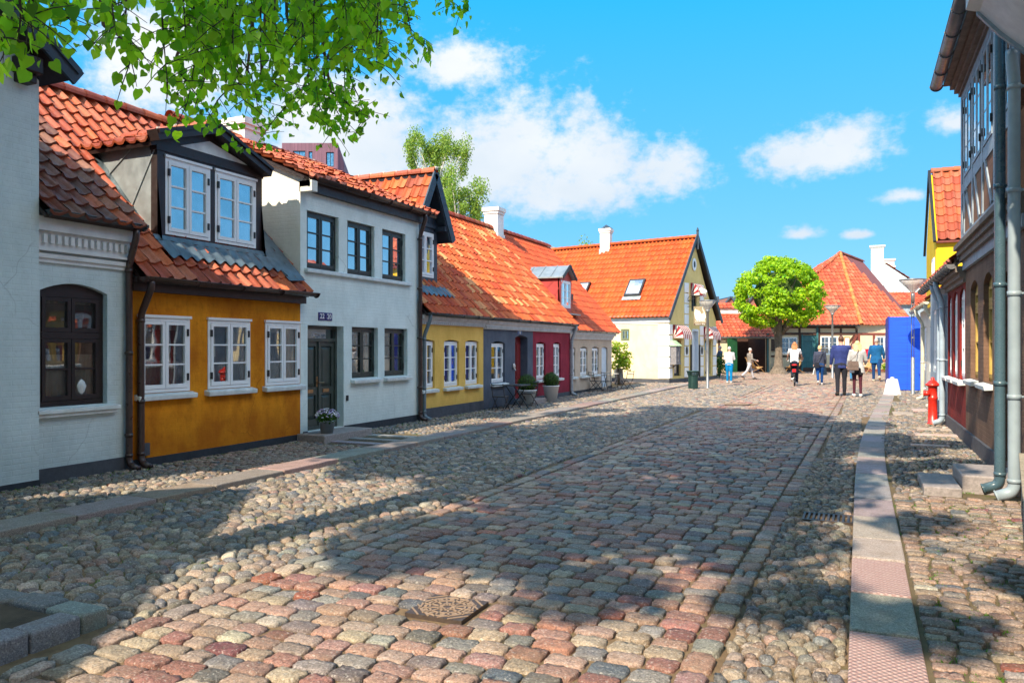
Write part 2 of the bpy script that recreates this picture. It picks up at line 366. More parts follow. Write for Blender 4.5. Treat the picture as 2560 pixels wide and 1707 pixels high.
def jit(c, a=.10):
    k = 1+random.uniform(-a, a); return (c[0]*k, c[1]*k*(1+random.uniform(-a, a)*.5), c[2]*k)

def tile_roof(mb, P0, U, S, width, length, tw=.21, ch=.31, pal=PAL_OLD, clip=None, amp=.026, n=8, rough=1.0, backing=True):
    """pantiles: every tile its own S curve, its lower edge lifted over the course below"""
    P0 = Vector(P0); U = Vector(U).normalized(); S = Vector(S).normalized(); N = U.cross(S)
    if N.z < 0: N = -N
    nc = max(1, round(width/tw)); nr = max(1, round(length/ch)); tw = width/nc; ch = length/nr
    prof = [amp*math.cos(2*math.pi*k/n)+amp*.35*math.cos(4*math.pi*k/n) for k in range(n+1)]
    for j in range(nr):
        for i in range(nc):
            if clip and not clip((i+.5)*tw, (j+.5)*ch): continue
            l0 = .040+random.uniform(-.008, .010)*rough; ds = random.uniform(-.012, .012)*rough; tl = random.uniform(-.008, .008)*rough
            s0 = j*ch-.025+ds; s1 = (j+1)*ch+.02
            mb.col = jit(random.choice(pal))
            vs = []
            for k in range(n+1):
                u = (i+k/n)*tw; q = P0+U*u; t = tl*(k/n-.5)
                vs += [q+S*s1+N*(prof[k]+.004), q+S*s0+N*(prof[k]+l0+t), q+S*(s0+.004)+N*(prof[k]*.9+l0*.35-.012+t)]
            fs = []
            for k in range(n): a, b = 3*k, 3*k+3; fs += [(a, a+1, b+1, b), (a+1, a+2, b+2, b+1)]
            mb.add(vs, fs)
    if backing:
        mb.m = 1; mb.col = (.1, .05, .03)
        if not clip:
            q = [P0-N*.03, P0+U*width-N*.03, P0+U*width+S*length-N*.03, P0+S*length-N*.03]
            mb.hexa([p-N*.05 for p in q]+q)
        mb.m = 0; mb.col = None
def ridge_caps(mb, p, q, r=.10, L=.36, pal=PAL_OLD, mortar=.25):
    p, q = Vector(p), Vector(q); D = q-p; n = max(1, round(D.length/L)); d = D.normalized()
    x = d.cross(Vector((0, 0, 1))).normalized(); y = x.cross(d)
    for i in range(n):
        a = p+D*(i/n); b = p+D*((i+1.12)/n); mb.col = jit(random.choice(pal), .2)
        vs = []
        for k in range(9):
            t = math.pi*(k/8*1.16-.08); e = x*math.cos(t)+y*math.sin(t)
            vs += [a+e*r*1.08, b+e*r*.93]
        mb.add(vs, [(2*k, 2*k+1, 2*k+3, 2*k+2) for k in range(8)])
        if random.random() < mortar:
            mb.col = (.42, .40, .36); mb.ell(a+y*r*.7, (.05, .07, .05), 6, 4)
    mb.col = None

def wall_open(mb, F, a0, a1, z0, z1, ops, depth=.16, b=0.0):
    """front face with real openings and reveals; ops: (a, a', z, z', arch rise)"""
    A = sorted({a0, a1, *[o[0] for o in ops], *[o[1] for o in ops]}); Z = sorted({z0, z1, *[o[2] for o in ops], *[o[3] for o in ops]})
    for i in range(len(A)-1):
        for j in range(len(Z)-1):
            ca, cz = (A[i]+A[i+1])/2, (Z[j]+Z[j+1])/2
            if any(o[0] < ca < o[1] and o[2] < cz < o[3] for o in ops): continue
            mb.poly([F(A[i], b, Z[j]), F(A[i+1], b, Z[j]), F(A[i+1], b, Z[j+1]), F(A[i], b, Z[j+1])])
    for o in ops:
        x0, x1, y0, y1 = o[:4]; rise = o[4] if len(o) > 4 else 0; d = b-depth
        mb.poly([F(x0, b, y0), F(x0, d, y0), F(x0, d, y1-rise), F(x0, b, y1-rise)]); mb.poly([F(x1, b, y0), F(x1, b, y1-rise), F(x1, d, y1-rise), F(x1, d, y0)])
        mb.poly([F(x0, b, y0), F(x1, b, y0), F(x1, d, y0), F(x0, d, y0)])
        if rise <= 0: mb.poly([F(x0, b, y1), F(x0, d, y1), F(x1, d, y1), F(x1, b, y1)])
        else:
            n = 10; pts = []
            for k in range(n+1):
                t = k/n; pts.append((x0+(x1-x0)*t, y1-rise+rise*(1-(2*t-1)**2)))
            for k in range(n):
                (p, pz), (q, qz) = pts[k], pts[k+1]
                mb.poly([F(p, b, pz), F(p, d, pz), F(q, d, qz), F(q, b, qz)])
                mb.poly([F(p, b, pz), F(q, b, qz), F(q, b, y1), F(p, b, y1)])

def window(F, par, a0, a1, z0, z1, fm, b=-.05, rows=3, cols=1, sash=2, hinge=True, glass=None, arch=0, transom=None, sill=None, name='window', fw=.045, head=False, curtain=None, panepart=True, sillov=.05, pb=-.02):
    """frame > glass panes (a sub-part) and stone sill; each casement hangs a hair out of true"""
    mb = MB(); gl = MB(); zt = z1
    mb.box(F, a0, a0+fw, b-.05, b, z0, zt-arch*.8); mb.box(F, a1-fw, a1, b-.05, b, z0, zt-arch*.8); mb.box(F, a0+fw, a1-fw, b-.05, b, z0, z0+fw)
    if arch:
        n = 8
        for k in range(n):
            f = lambda t: zt-arch+arch*(1-(2*t-1)**2)
            t0, t1 = k/n, (k+1)/n; p, q = a0+(a1-a0)*t0, a0+(a1-a0)*t1
            mb.hexa([F(p, b-.05, zt-arch-fw), F(q, b-.05, zt-arch-fw), F(q, b+.002, zt-arch-fw), F(p, b+.002, zt-arch-fw), F(p, b-.05, f(t0)), F(q, b-.05, f(t1)), F(q, b+.002, f(t1)), F(p, b+.002, f(t0))])
        zt -= arch
    mb.box(F, a0+fw, a1-fw, b-.05, b, zt-fw, zt)
    if head: mb.box(F, a0-.015, a1+.015, b-.03, b+.025, zt, zt+.035)
    bands = [(z0+fw, zt-fw, rows)] if transom is None else [(z0+fw, transom-fw*.6, rows-1), (transom+fw*.6, zt-fw, 1)]
    if transom is not None: mb.box(F, a0+fw, a1-fw, b-.055, b+.012, transom-fw*.6, transom+fw*.6)
    sw = (a1-a0-2*fw)/sash; st = .05
    for i in range(sash):
        x0 = a0+fw+i*sw+.004; x1 = x0+sw-.008
        for (y0, y1, nr) in bands:
            y0 += .004; y1 -= .004; f = b+.012
            s = st*.9
            mb.box(F, x0, x0+s, b-.03, f, y0, y1); mb.box(F, x1-s, x1, b-.03, f, y0, y1)
            mb.box(F, x0+s, x1-s, b-.03, f, y0, y0+s*1.2); mb.box(F, x0+s, x1-s, b-.03, f, y1-s, y1)
            gy0, gy1 = y0+s*1.2, y1-s
            for r in range(1, nr): zc = gy0+(gy1-gy0)*r/nr; mb.box(F, x0+s, x1-s, b-.02, f-.006, zc-.011, zc+.011)
            for c in range(1, cols): xc = x0+s+(x1-x0-2*s)*c/cols; mb.box(F, xc-.010, xc+.010, b-.021, f-.007, gy0, gy1)
            k = random.uniform(-.012, .012); q = random.uniform(-.005, .005)
            if pb > 0: k *= .2; q *= .2
            gl.poly([F(x0+s*.8, b+pb-k*.5, gy0), F(x1-s*.8, b+pb+k*.5, gy0), F(x1-s*.8, b+pb+k*.5+q, gy1), F(x0+s*.8, b+pb-k*.5+q, gy1)])
            if hinge and i in (0, sash-1):
                mb.m = 1; xh = x0-.012 if i == 0 else x1-.018
                for zc in (y0+.16*(y1-y0), y0+.84*(y1-y0)): mb.box(F, xh, xh+.03, f-.01, f+.016, zc-.05, zc+.05)
                mb.m = 0
    w = mb.obj(name, [fm, IRON], par)
    room = panepart and getattr(F, 'room', False) and (glass or GLASS) is GLASS
    if panepart: gl.obj('pane', GLASSC if room else (glass or GLASS), w)
    if room:
        wd = a1-a0; hh = z1-z0; m = MB(); d = -.55     # shallow room behind the glass
        m.poly([F(a0-.1, d, z0-.2), F(a1+.1, d, z0-.2), F(a1+.1, d, z1+.1), F(a0-.1, d, z1+.1)]); m.poly([F(a0-.1, d, z0-.2), F(a0-.1, -.2, z0-.2), F(a0-.1, -.2, z1+.1), F(a0-.1, d, z1+.1)]); m.poly([F(a1+.1, d, z0-.2), F(a1+.1, -.2, z0-.2), F(a1+.1, -.2, z1+.1), F(a1+.1, d, z1+.1)])
        m.poly([F(a0-.1, d, z0-.02), F(a1+.1, d, z0-.02), F(a1+.1, -.16, z0-.02), F(a0-.1, -.16, z0-.02)]); m.poly([F(a0-.1, d, z1+.1), F(a1+.1, d, z1+.1), F(a1+.1, -.16, z1+.1), F(a0-.1, -.16, z1+.1)]); m.obj('room', random.choice((ROOM, ROOMD)), w)
        style = random.random()
        for x0, x1, zt0, zt1 in ([(a0+.03, a0+wd*random.uniform(.18, .34), z0, z1), (a1-wd*random.uniform(.18, .34), a1-.03, z0, z1)] if style < .7 else [(a0+.03, a1-.03, z0, z0+hh*.42)])+([(a0+.03, a1-.03, z1-hh*.16, z1)] if style > .35 else []):
            m = MB(); n = max(8, int((x1-x0)/.012)); vs = []; ph = random.uniform(0, 6); fq = random.uniform(70, 110)
            for k in range(n+1): x = x0+(x1-x0)*k/n; o = -.17+.014*math.sin(x*fq+ph); vs += [F(x, o, zt0), F(x, o*.9-.01, zt1)]
            m.add(vs, [(2*k, 2*k+1, 2*k+3, 2*k+2) for k in range(n)]); m.obj('curtain', CURT, w, True)
        if random.random() < .8:
            m = MB(); xx = a0+wd*random.uniform(.3, .7); m.lathe(F(xx, -.15, z0+.02), random.choice(([(.03, 0), (.05, .05), (.045, .12), (.02, .16), (.028, .19)], [(.04, 0), (.055, .10), (.06, .11), (.09, .2), (.05, .3), (.01, .33)])), 10); m.obj('ornament', random.choice((WHITES, M_plain('sill_plant', (.05, .12, .03), .7, .4, 30))), w, True)
    if sill:
        sb = MB(); sb.hexa([F(a0-sillov, b-.05, z0-.085), F(a1+sillov, b-.05, z0-.085), F(a1+sillov, .10, z0-.10), F(a0-sillov, .10, z0-.10),
                            F(a0-sillov, b-.05, z0-.002), F(a1+sillov, b-.05, z0-.002), F(a1+sillov, .11, z0-.035), F(a0-sillov, .11, z0-.035)])
        so = sb.obj('sill', sill, w); bev(so, .01)
    return w
def bev(o, w=.01, seg=2):
    m = o.modifiers.new('bevel', 'BEVEL'); m.width = w; m.segments = seg; m.limit_method = 'ANGLE'; m.angle_limit = R(35)
    return o
def gutter(F, par, a0, a1, b, z, mat, r=.06, name='gutter', clips=.75):
    mb = MB(); n = 10; vs = []; 
    for a in (a0, a1):
        for rr in (r, r*.86):
            for k in range(n+1):
                t = math.pi+math.pi*k/n; vs.append(F(a, b+rr*math.cos(t), z+rr*math.sin(t)))
    m = n+1; fs = []
    for k in range(n):
        fs += [(k, k+1, 2*m+k+1, 2*m+k), (m+k, 3*m+k, 3*m+k+1, m+k+1), (k, m+k, m+k+1, k+1), (2*m+k, 2*m+k+1, 3*m+k+1, 3*m+k)]
    mb.add(vs, fs)
    for a in (a0+.006, a1-.006): mb.poly([F(a, b+r*math.cos(math.pi+math.pi*k/n), z+r*math.sin(math.pi+math.pi*k/n)) for k in range(n+1)])
    k = max(1, int((a1-a0)/clips))
    for i in range(k+1):
        a = a0+.03+(a1-a0-.06)*i/k
        pts = [F(a, b+(r+.007)*math.cos(math.pi+math.pi*j/8), z+(r+.007)*math.sin(math.pi+math.pi*j/8)) for j in range(9)]
        for p, q in zip(pts, pts[1:]): mb.bar(p, q, .02, .006, (F.u[0], F.u[1], 0))
    mb.tube([F(a0, b+r, z), F(a1, b+r, z)], .008, 6)
    return mb.obj(name, mat, par, True)
def downpipe(F, par, a, b_top, z_top, b, z_low, mat, r=.045, name='downpipe', shoe=True, neck=.35):
    mb = MB()
    pts = [F(a, b_top, z_top), F(a, b_top, z_top-.10), F(a, b, z_top-.10-neck), F(a, b, z_low+.16)]
    if shoe: pts += [F(a, b+.03, z_low+.10), F(a, b+.16, z_low+.05)]
    P = [Vector(p) for p in pts]; S = [P[0]]
    for i in range(1, len(P)-1):
        k = min(.06, (P[i]-P[i-1]).length*.4, (P[i+1]-P[i]).length*.4)
        S += [P[i]+(P[i-1]-P[i]).normalized()*k, P[i]*.5+(P[i]+(P[i-1]-P[i]).normalized()*k)*.25+(P[i]+(P[i+1]-P[i]).normalized()*k)*.25, P[i]+(P[i+1]-P[i]).normalized()*k]
    S.append(P[-1]); mb.tube(S, r, 12)
    z = z_top-.10-neck-.05
    while z > z_low+.3:
        mb.tube([F(a, b, z), F(a, b, z-.05)], r*1.13, 12); mb.box(F, a-.012, a+.012, b-r-.05, b, z-.035, z-.012); z -= 1.05
    mb.tube([F(a, b, z_low+.24), F(a, b, z_low+.20)], r*1.12, 12)
    if shoe: mb.tube([S[-1]+(S[-2]-S[-1])*.12, S[-1]], r*1.14, 12)
    return mb.obj(name, mat, par, True)
def cornice(F, par, a0, a1, z0, z1, mat, out=.10, name='cornice', dent=None, blocks=None):
    mb = MB(); h = z1-z0
    for k, (f0, f1, o) in enumerate([(0, .28, .25), (.28, .55, .5), (.55, 1, 1.0)]):
        mb.box(F, a0, a1, 0, out*o+.01, z0+h*f0, z0+h*f1)
    if dent:
        a = a0+.04
        while a < a1-.06: mb.box(F, a, a+.045, .01, out*.62, z0+h*.06, z0+h*.30); a += .09
    return mb.obj(name, mat, par)
def chimney(par, x, y, z0, z1, w, mat, cap=True, pot=None):
    mb = MB(); F = Fr((x, y), (1, 0), (0, 1)); h = z1-z0
    mb.box(F, -w/2, w/2, -w/2, w/2, z0, z1-.22)
    mb.box(F, -w*.56, w*.56, -w*.56, w*.56, z1-.22, z1-.13); mb.box(F, -w*.63, w*.63, -w*.63, w*.63, z1-.13, z1)
    mb.box(F, -w*.57, w*.57, -w*.57, w*.57, z0, z0+.25 if z1-z0 < 2 else z0)
    c = mb.obj('chimney', mat, par); m = MB()
    if cap: m.box(F, -w*.5, w*.5, -w*.5, w*.5, z1, z1+.02); m.obj('cap', M_plain('chimney_soot', (.06, .06, .06), .9), c)
    return c
# ------------------------------------------------------------------ left row of houses (street runs along +Y)
XL = -8.6
L = Fr((XL, 0), (0, 1), (1, 0)); L.room = True
RX, RZ = -11.45, 5.62           # shared ridge
def slope_roof(par, y0, y1, ze, pal, mat, xe=-8.36, xr=RX, zr=RZ, ridge=True, clip=None, tw=.21, ch=.31, rough=1.0, back=True, name='roof'):
    mb = MB(); S = Vector((xr-xe, 0, zr-ze)); ln = S.length
    tile_roof(mb, (xe, y0, ze), (0, 1, 0), S, y1-y0, ln, tw, ch, pal, clip, rough=rough)
    if back:
        mb.m = 1; mb.poly([(xr, y0, zr-.03), (xr, y1, zr-.03), (xr-3.2, y1, zr-3.3), (xr-3.2, y0, zr-3.3)]); mb.m = 0
    if ridge: ridge_caps(mb, (xr, y0, zr+.03), (xr, y1, zr+.03), .11, .36, pal)
    return mb.obj(name, [mat, DARKW], par)
def body(par, y0, y1, ze, mat, name='side_wall', sides=(True, True), x0=XL, ridge=RX, zr=RZ):
    mb = MB()
    for ok, y in zip(sides, (y0, y1)):
        if ok: mb.poly([(x0-.002, y, 0), (x0-.002, y, ze), (ridge, y, zr-.12), (ridge-3.0, y, ze-.4), (ridge-3.0, y, 0)])
    mb.poly([(ridge-3.0, y0, 0), (ridge-3.0, y1, 0), (ridge-3.0, y1, ze), (ridge-3.0, y0, ze)])
    return mb.obj(name, mat, par)
def plinth(F, par, a0, a1, h, mat, out=.022, gaps=()):
    mb = MB(); x = a0
    for g0, g1 in list(gaps)+[(a1, a1)]:
        if g0-x > .01: mb.box(F, x, g0, -.1, out, -.1, h)
        x = g1
    return mb.obj('plinth', mat, par)

# --- gable house at the left edge
h = thing('gabled_house', 'tall whitewashed brick house with dark boarded gable overhang, cut off by the left picture edge', 'house', (XL, 4.2, 0))
LL = Fr((XL+.10, 0), (0, 1), (1, 0)); gy0, gy1, gze, gzr = 2.4, 5.9, 4.62, 6.18; gym = (gy0+gy1)/2
bh = thing('house_behind', 'steep gabled house behind the viewpoint, its triangular shade on the left cobbles', 'house', (-8.06, -6, 0))
m_ = MB(); m_.prism([(-11.4, -2.81, 0), (-4.72, -2.81, 0), (-4.72, -2.81, 4.85), (-8.06, -2.81, 8.5), (-11.4, -2.81, 4.85)], (0, -8, 0)); m_.obj('wall', WHITE_2, bh)
m_ = MB()
for sg in (-1, 1): m_.hexa([(-8.06, -2.8, 8.5), (-8.06+sg*3.5, -2.8, 4.68), (-8.06+sg*3.5, -10.9, 4.68), (-8.06, -10.9, 8.5), (-8.06, -2.8, 8.62), (-8.06+sg*3.55, -2.8, 4.78), (-8.06+sg*3.55, -10.9, 4.78), (-8.06, -10.9, 8.62)])
m_.obj('roof', M_plain('plain_clay', (.45, .12, .05), .7), bh)
mb = MB(); mb.prism([LL(gy0, 0, -.1), LL(gy1, 0, -.1), LL(gy1, 0, gze), LL(gym, 0, gzr-.1), LL(gy0, 0, gze)], (-5.5, 0, 0)); mb.obj('wall', WHITE_L, h)
plinth(LL, h, gy0, gy1, .10, PLINTH)
mb = MB()
for sgn in (1, -1):
    ye = gym+sgn*1.99; ze = gzr-(1.99)*.73
    q = [Vector((XL+.36, gym, gzr)), Vector((XL+.36, ye, ze)), Vector((XL-5.5, ye, ze)), Vector((XL-5.5, gym, gzr))]
    mb.m = 1; n = Vector((0, sgn*.59, .81)); mb.hexa([p-n*.11 for p in q]+q); mb.m = 0
    U = Vector((-1, 0, 0)); S = (q[0]-q[1]); tile_roof(mb, q[1]+n*.04, U, S, 5.84, S.length, .21, .31, PAL_DK, backing=False)
mb.obj('roof', [TILE, DARKW], h)
mb = MB()
for sgn in (1, -1):
    A = Vector((XL+.38, gym, gzr+.0)); B = Vector((XL+.38, gym+sgn*2.03, gzr-2.03*.73-.01))
    mb.bar(A, B, .04, .20, (0, -sgn*.59, .81)); mb.bar(A+Vector((.03, 0, .07)), B+Vector((.03, 0, .07)), .03, .07)
mb.obj('barge_board', SLATEW, h)
mb = MB(); mb.box(Fr((0, gy1-.22), (1, 0), (0, 1)), XL-.1, XL+.33, -.09, .12, 4.62, 4.80); mb.box(Fr((0, gy1-.22), (1, 0), (0, 1)), XL-.1, XL+.25, -.07, .10, 4.52, 4.62); bev(mb.obj('beam_end', DARKW, h), .015)

# --- narrow white house with the arched window
h = thing('narrow_white_house', 'narrow white brick house with a dark arched window and a dentilled cornice', 'house', (XL, 6.5, 0))
mb = MB(); wall_open(mb, L, 5.9, 7.15, -.1, 2.86, [(5.98, 6.86, .90, 2.36, .10)], .13); mb.obj('wall', WHITE_L, h)
plinth(L, h, 5.9, 7.15, .20, PLINTHG, .03)
w = window(L, h, 5.985, 6.855, .905, 2.355, DARKW, -.075, 3, 1, 2, False, GLASS, .10, 1.74, None, fw=.06)
mb = MB(); mb.box(L, 5.88, 6.98, -.1, .10, .83, .88); mb.box(L, 5.91, 6.95, -.1, .07, .785, .83); bev(mb.obj('sill', WHITES, w), .008)
mb = MB(); mb.box(L, 5.9, 7.15, -.05, .035, 2.58, 2.63); mb.box(L, 5.9, 7.15, -.05, .06, 2.63, 2.68); mb.box(L, 5.9, 7.15, -.05, .09, 2.71, 2.74); mb.box(L, 5.9, 7.15, -.05, .10, 2.94, 3.10)
mb.box(L, 5.9, 7.15, -.05, .04, 2.74, 2.94)
a = 5.97
while a < 7.08: mb.box(L, a, a+.045, .04, .085, 2.80, 2.90); a += .085
mb.obj('cornice', WHITEC, h)
slope_roof(h, 5.9, 7.20, 3.13, PAL_DK+PAL_OLD[:2], TILE, rough=1.6)  # dark tiles: the neighbour's shade and some age put into their colour
body(h, 5.9, 7.19, 3.1, WHITE_L)
gutter(L, h, 5.92, 7.26, .20, 3.16, ZINCD, .06)
downpipe(L, h, 7.12, .20, 3.10, .07, 0, BROWNM, .042)

# --- orange house
h = thing('orange_house', 'single storey orange limewashed house with three white windows and a timber dormer', 'house', (XL, 8.9, 0))
W3 = [(7.31, 8.17), (8.50, 9.36), (9.69, 10.53)]
mb = MB(); wall_open(mb, L, 7.15, 10.55, -.1, 2.40, [(a, b, .99, 2.0) for a, b in W3], .12); mb.obj('wall', ORANGE, h)
plinth(L, h, 7.15, 10.62, .14, PLINTH)
for a, b in W3: window(L, h, a+.003, b-.003, .995, 1.997, WHITEW, .012, 3, 1, 2, True, GLASS, sill=WHITES, head=True, sillov=.06)
mb = MB(); mb.box(L, 7.15, 10.56, -.02, .12, 2.33, 2.44); mb.box(L, 7.15, 10.56, -.02, .17, 2.44, 2.50); mb.obj('fascia', DARKW, h)
gutter(L, h, 7.16, 10.66, .27, 2.50, BROWNM, .06)
downpipe(L, h, 7.30, .26, 2.47, .07, 0, BROWNM, .045)
mb = MB(); mb.box(L, 7.37, 7.46, 0, .05, .18, .34); mb.obj('meter_box', PLINTHG, h)
slope_roof(h, 7.18, 10.54, 2.50, PAL_OLD, TILE, rough=1.5)
body(h, 7.15, 10.55, 2.5, WHITE_L)
chimney(h, -11.6, 12.45, 5.4, 6.24, .56, CHIM)
# dormer
DX = -8.95; D = Fr((DX, 0), (0, 1), (1, 0)); d0, d1, dm = 7.93, 10.02, 8.86
mb = MB()
mb.box(D, d0, d0+.14, -.12, 0, 3.0, 4.40); mb.box(D, d1-.14, d1, -.12, 0, 3.0, 4.40); mb.box(D, 8.905, 9.0, -.12, -.004, 3.1, 4.30); mb.box(D, d0+.14, d1-.14, -.12, -.006, 4.285, 4.40)
mb.box(D, d0-.02, d1+.02, -.12, .012, 4.36, 4.50)
mb.prism([D(d0, 0.004, 4.50), D(d1, 0.004, 4.50), D(dm+.02, .004, 4.86)], (-.1, 0, 0)); mb.m = 1
mb.prism([D(d0+.40, .010, 4.505), D(d1-.30, .010, 4.505), D(dm+.02, .010, 4.70)], (-.004, 0, 0)); mb.m = 0
for sg, ye, zz in ((-1, d0-.16, 4.46), (1, d1+.02, 4.40)):
    A = Vector((DX+.10, dm+.02, 4.88)); B = Vector((DX+.10, ye, zz+.05)); mb.bar(A, B, .20, .15); mb.bar(A+Vector((.10, 0, .045)), B+Vector((.10, 0, .045)), .06, .05)
dor = mb.obj('dormer', [DARKW, WHITES], h)
zr_ = lambda x: 2.5+(RZ-2.5)/(RX+8.36)*(x+8.36)
for y in (d0+.01, d1-.01):
    mb = MB(); mb.poly([(DX-.05, y, 3.0), (DX-.05, y, 4.45), (-10.26, y, 4.45), (-8.85, y, zr_(-8.85))])
    for f in (.35, .72) if y < 9 else ():      # standing seams
        mb.bar((DX-.05-1.3*f, d0-.002, zr_(DX-1.3*f)+.04), (DX-.05-1.3*f+.5, d0-.002, 4.44), .012, .02)
    mb.obj('cheek', ZINC, dor)
mb = MB()
for sg, ye in ((-1, d0-.14), (1, d1+.0)):
    S = Vector((0, dm+.02-ye, .44)); tile_roof(mb, (DX+.02, ye, 4.46), (-1, 0, 0), S, 1.75, S.length, .21, .3, PAL_OLD, rough=1.4)
ridge_caps(mb, (DX+.05, dm+.02, 4.92), (-10.7, dm+.02, 4.92)); mb.obj('dormer_roof', [TILE, DARKW], dor)
for a, b in ((8.07, 8.905), (9.0, 9.88)):
    g = MB(); w = window(D, dor, a, b, 3.20, 4.285, WHITEW, .0, 3, 1, 2, True, GLASSU, head=True, panepart=False, name='dormer_window')
    sw = (b-a-.09)/2
    for i in range(2):
        for r_ in range(1):
            k = random.uniform(-.006, .006); x0 = a+.045+i*sw+.04; x1 = x0+sw-.08
            g.poly([D(x0, -.02-k, 3.25), D(x1, -.02+k, 3.25), D(x1, -.02+k, 4.22), D(x0, -.02-k, 4.22)])
    g.obj('dormer_pane', GLASSU, dor)
mb = MB(); n = 96
for (xa, za), (xb, zb), amp in (((DX+.03, 3.17), (DX+.08, 3.10), 0), ((DX+.08, 3.10), (DX+.34, zr_(DX+.34)+.10), 1)):
    vs = []
    for k in range(n+1):
        y = d0-.10+(d1-d0+.2)*k/n; o = .028*math.cos(2*math.pi*(y-7.18)/.21)
        vs += [(xa, y, za+o*amp*.4), (xb, y, zb+o*amp)]
    mb.add(vs, [(2*k, 2*k+1, 2*k+3, 2*k+2) for k in range(n)])
mb.bar((DX-.1, d0-.07, 3.12), (-10.3, d0-.07, 4.52), .16, .02, (0, -.3, 1))
mb.poly([(-8.45, 10.10, zr_(-8.45)+.09), (-8.45, 10.5, zr_(-8.45)+.12), (-10.3, 10.5, zr_(-10.3)+.12), (-10.3, 10.1, zr_(-10.3)+.09)])
mb.obj('lead_apron', LEAD, dor, True)

# --- two storey white house with the green door
h = thing('two_storey_white_house', 'two storey white house with dark green windows and double door', 'house', (XL, 12.5, 0))
U3 = [(10.72, 11.61), (11.87, 12.75), (13.02, 13.88)]; G2 = [(12.01, 12.87), (13.10, 13.96)]
mb = MB(); wall_open(mb, L, 10.55, 14.42, -.1, 4.25, [(a, b, 2.95, 3.94) for a, b in U3]+[(a, b, 1.02, 1.98) for a, b in G2]+[(10.74, 11.76, .16, 1.98)], .22); mb.obj('wall', WHITE_2, h)
mb = MB(); mb.poly([(XL-.001, 10.55, 2.3), (XL-.001, 10.55, 4.30), (-8.40, 10.55, 4.30), (-8.40, 10.55, 4.42), (-11.45, 10.55, 5.72), (-11.45, 10.55, 4.0)]); mb.poly([(-11.45, 10.55, 3), (-11.45, 10.55, 5.72), (-14.5, 10.55, 4.4), (-14.5, 10.55, 3)])
mb.box(WF, -8.62, -8.36, 10.55, 10.70, 4.22, 4.40)
mb.obj('side_wall', CREAM_S, h)
mb = MB(); mb.poly([(XL-.001, 14.42, 0), (XL-.001, 14.42, 4.3), (-11.45, 14.42, 5.7), (-14.5, 14.42, 4.4), (-14.5, 14.42, 0)]); mb.obj('side_wall', CREAM_S, h)
plinth(L, h, 10.62, 14.42, .17, PLINTH, gaps=[(10.72, 11.78)])
for a, b in U3: window(L, h, a+.003, b-.003, 2.955, 3.937, GREENW, -.07, 3, 1, 2, True, GLASSU)
for a, b in G2: window(L, h, a+.003, b-.003, 1.025, 1.977, GREENW, -.09, 3, 1, 2, True, GLASS, sill=WHITES)
mb = MB(); mb.box(L, 10.66, 14.05, -.03, .07, 2.875, 2.945); bev(mb.obj('sill_band', WHITES, h), .012)
mb = MB(); mb.box(L, 10.56, 14.5, -.05, .10, 4.25, 4.44); mb.obj('fascia', DARKW, h)
gutter(L, h, 10.72, 14.50, .20, 4.47, BROWNM, .068); downpipe(L, h, 14.36, .20, 4.42, .07, 0, BROWNM, .045)
mb = MB(); S = Vector((-11.45+8.40, 0, 5.75-4.42)); tile_roof(mb, (-8.40, 10.42, 4.47), (0, 1, 0), S, 4.45, S.length, .21, .26, PAL_OLD, rough=2.6, amp=.032)
ridge_caps(mb, (-11.45, 10.4, 5.80), (-11.45, 14.9, 5.80)); mb.m = 1; mb.poly([(-11.45, 10.4, 5.75), (-11.45, 14.8, 5.75), (-14.6, 14.8, 4.3), (-14.6, 10.4, 4.3)]); mb.obj('roof', [TILE, DARKW], h)
# the door
DF = Fr((XL-.20, 0), (0, 1), (1, 0)); mb = MB()
mb.box(DF, 10.74, 10.80, -.04, .05, .16, 1.98); mb.box(DF, 11.70, 11.76, -.04, .05, .16, 1.98); mb.box(DF, 10.80, 11.70, -.04, .05, 1.92, 1.98); mb.box(DF, 10.80, 11.70, -.04, .06, 1.70, 1.76); mb.box(DF, 10.80, 11.70, -.04, .10, .16, .22)
for i in range(2):
    x0 = 10.80+i*.45; x1 = x0+.447; s = .075
    mb.box(DF, x0, x0+s, -.03, .03, .22, 1.70); mb.box(DF, x1-s, x1, -.03, .03, .22, 1.70)
    for z0, z1 in ((.22, .34), (.76, .90), (1.62, 1.70)): mb.box(DF, x0+s, x1-s, -.03, .03, z0, z1)
    for z0, z1 in ((.34, .76), (.90, 1.62)):
        a0, a1 = x0+s, x1-s; m = .06
        o = [DF(a0, 0, z0), DF(a1, 0, z0), DF(a1, 0, z1), DF(a0, 0, z1)]; q = [DF(a0+m, .022, z0+m), DF(a1-m, .022, z0+m), DF(a1-m, .022, z1-m), DF(a0+m, .022, z1-m)]
        mb.add(o+q, [(0, 1, 5, 4), (1, 2, 6, 5), (2, 3, 7, 6), (3, 0, 4, 7), (4, 5, 6, 7)])
mb.box(DF, 11.225, 11.27, .03, .055, .22, 1.70)
dr = mb.obj('door', M_plain('door_green_paint', (.045, .058, .05), .38, .25, 5), h)
mb = MB(); mb.poly([DF(10.80, 0, 1.76), DF(11.70, 0, 1.76), DF(11.70, 0, 1.92), DF(10.80, 0, 1.92)]); mb.obj('fanlight_pane', GLASS, dr)
BRASS = M_plain('dull_brass', (.40, .24, .12), .35, .3, 20, metal=.8)
mb = MB(); mb.tube([DF(11.20, .035, .98), DF(11.20, .09, .98)], .010, 8); mb.tube([DF(11.20, .085, .98), DF(11.34, .085, .975)], .009, 8); mb.box(DF, 11.185, 11.215, .03, .04, .9, 1.08); mb.obj('handle', BRASS, dr)
for x in (10.92, 11.37): mb = MB(); mb.box(DF, x, x+.17, .031, .042, .80, .86); mb.obj('letter_flap', BRASS, dr)
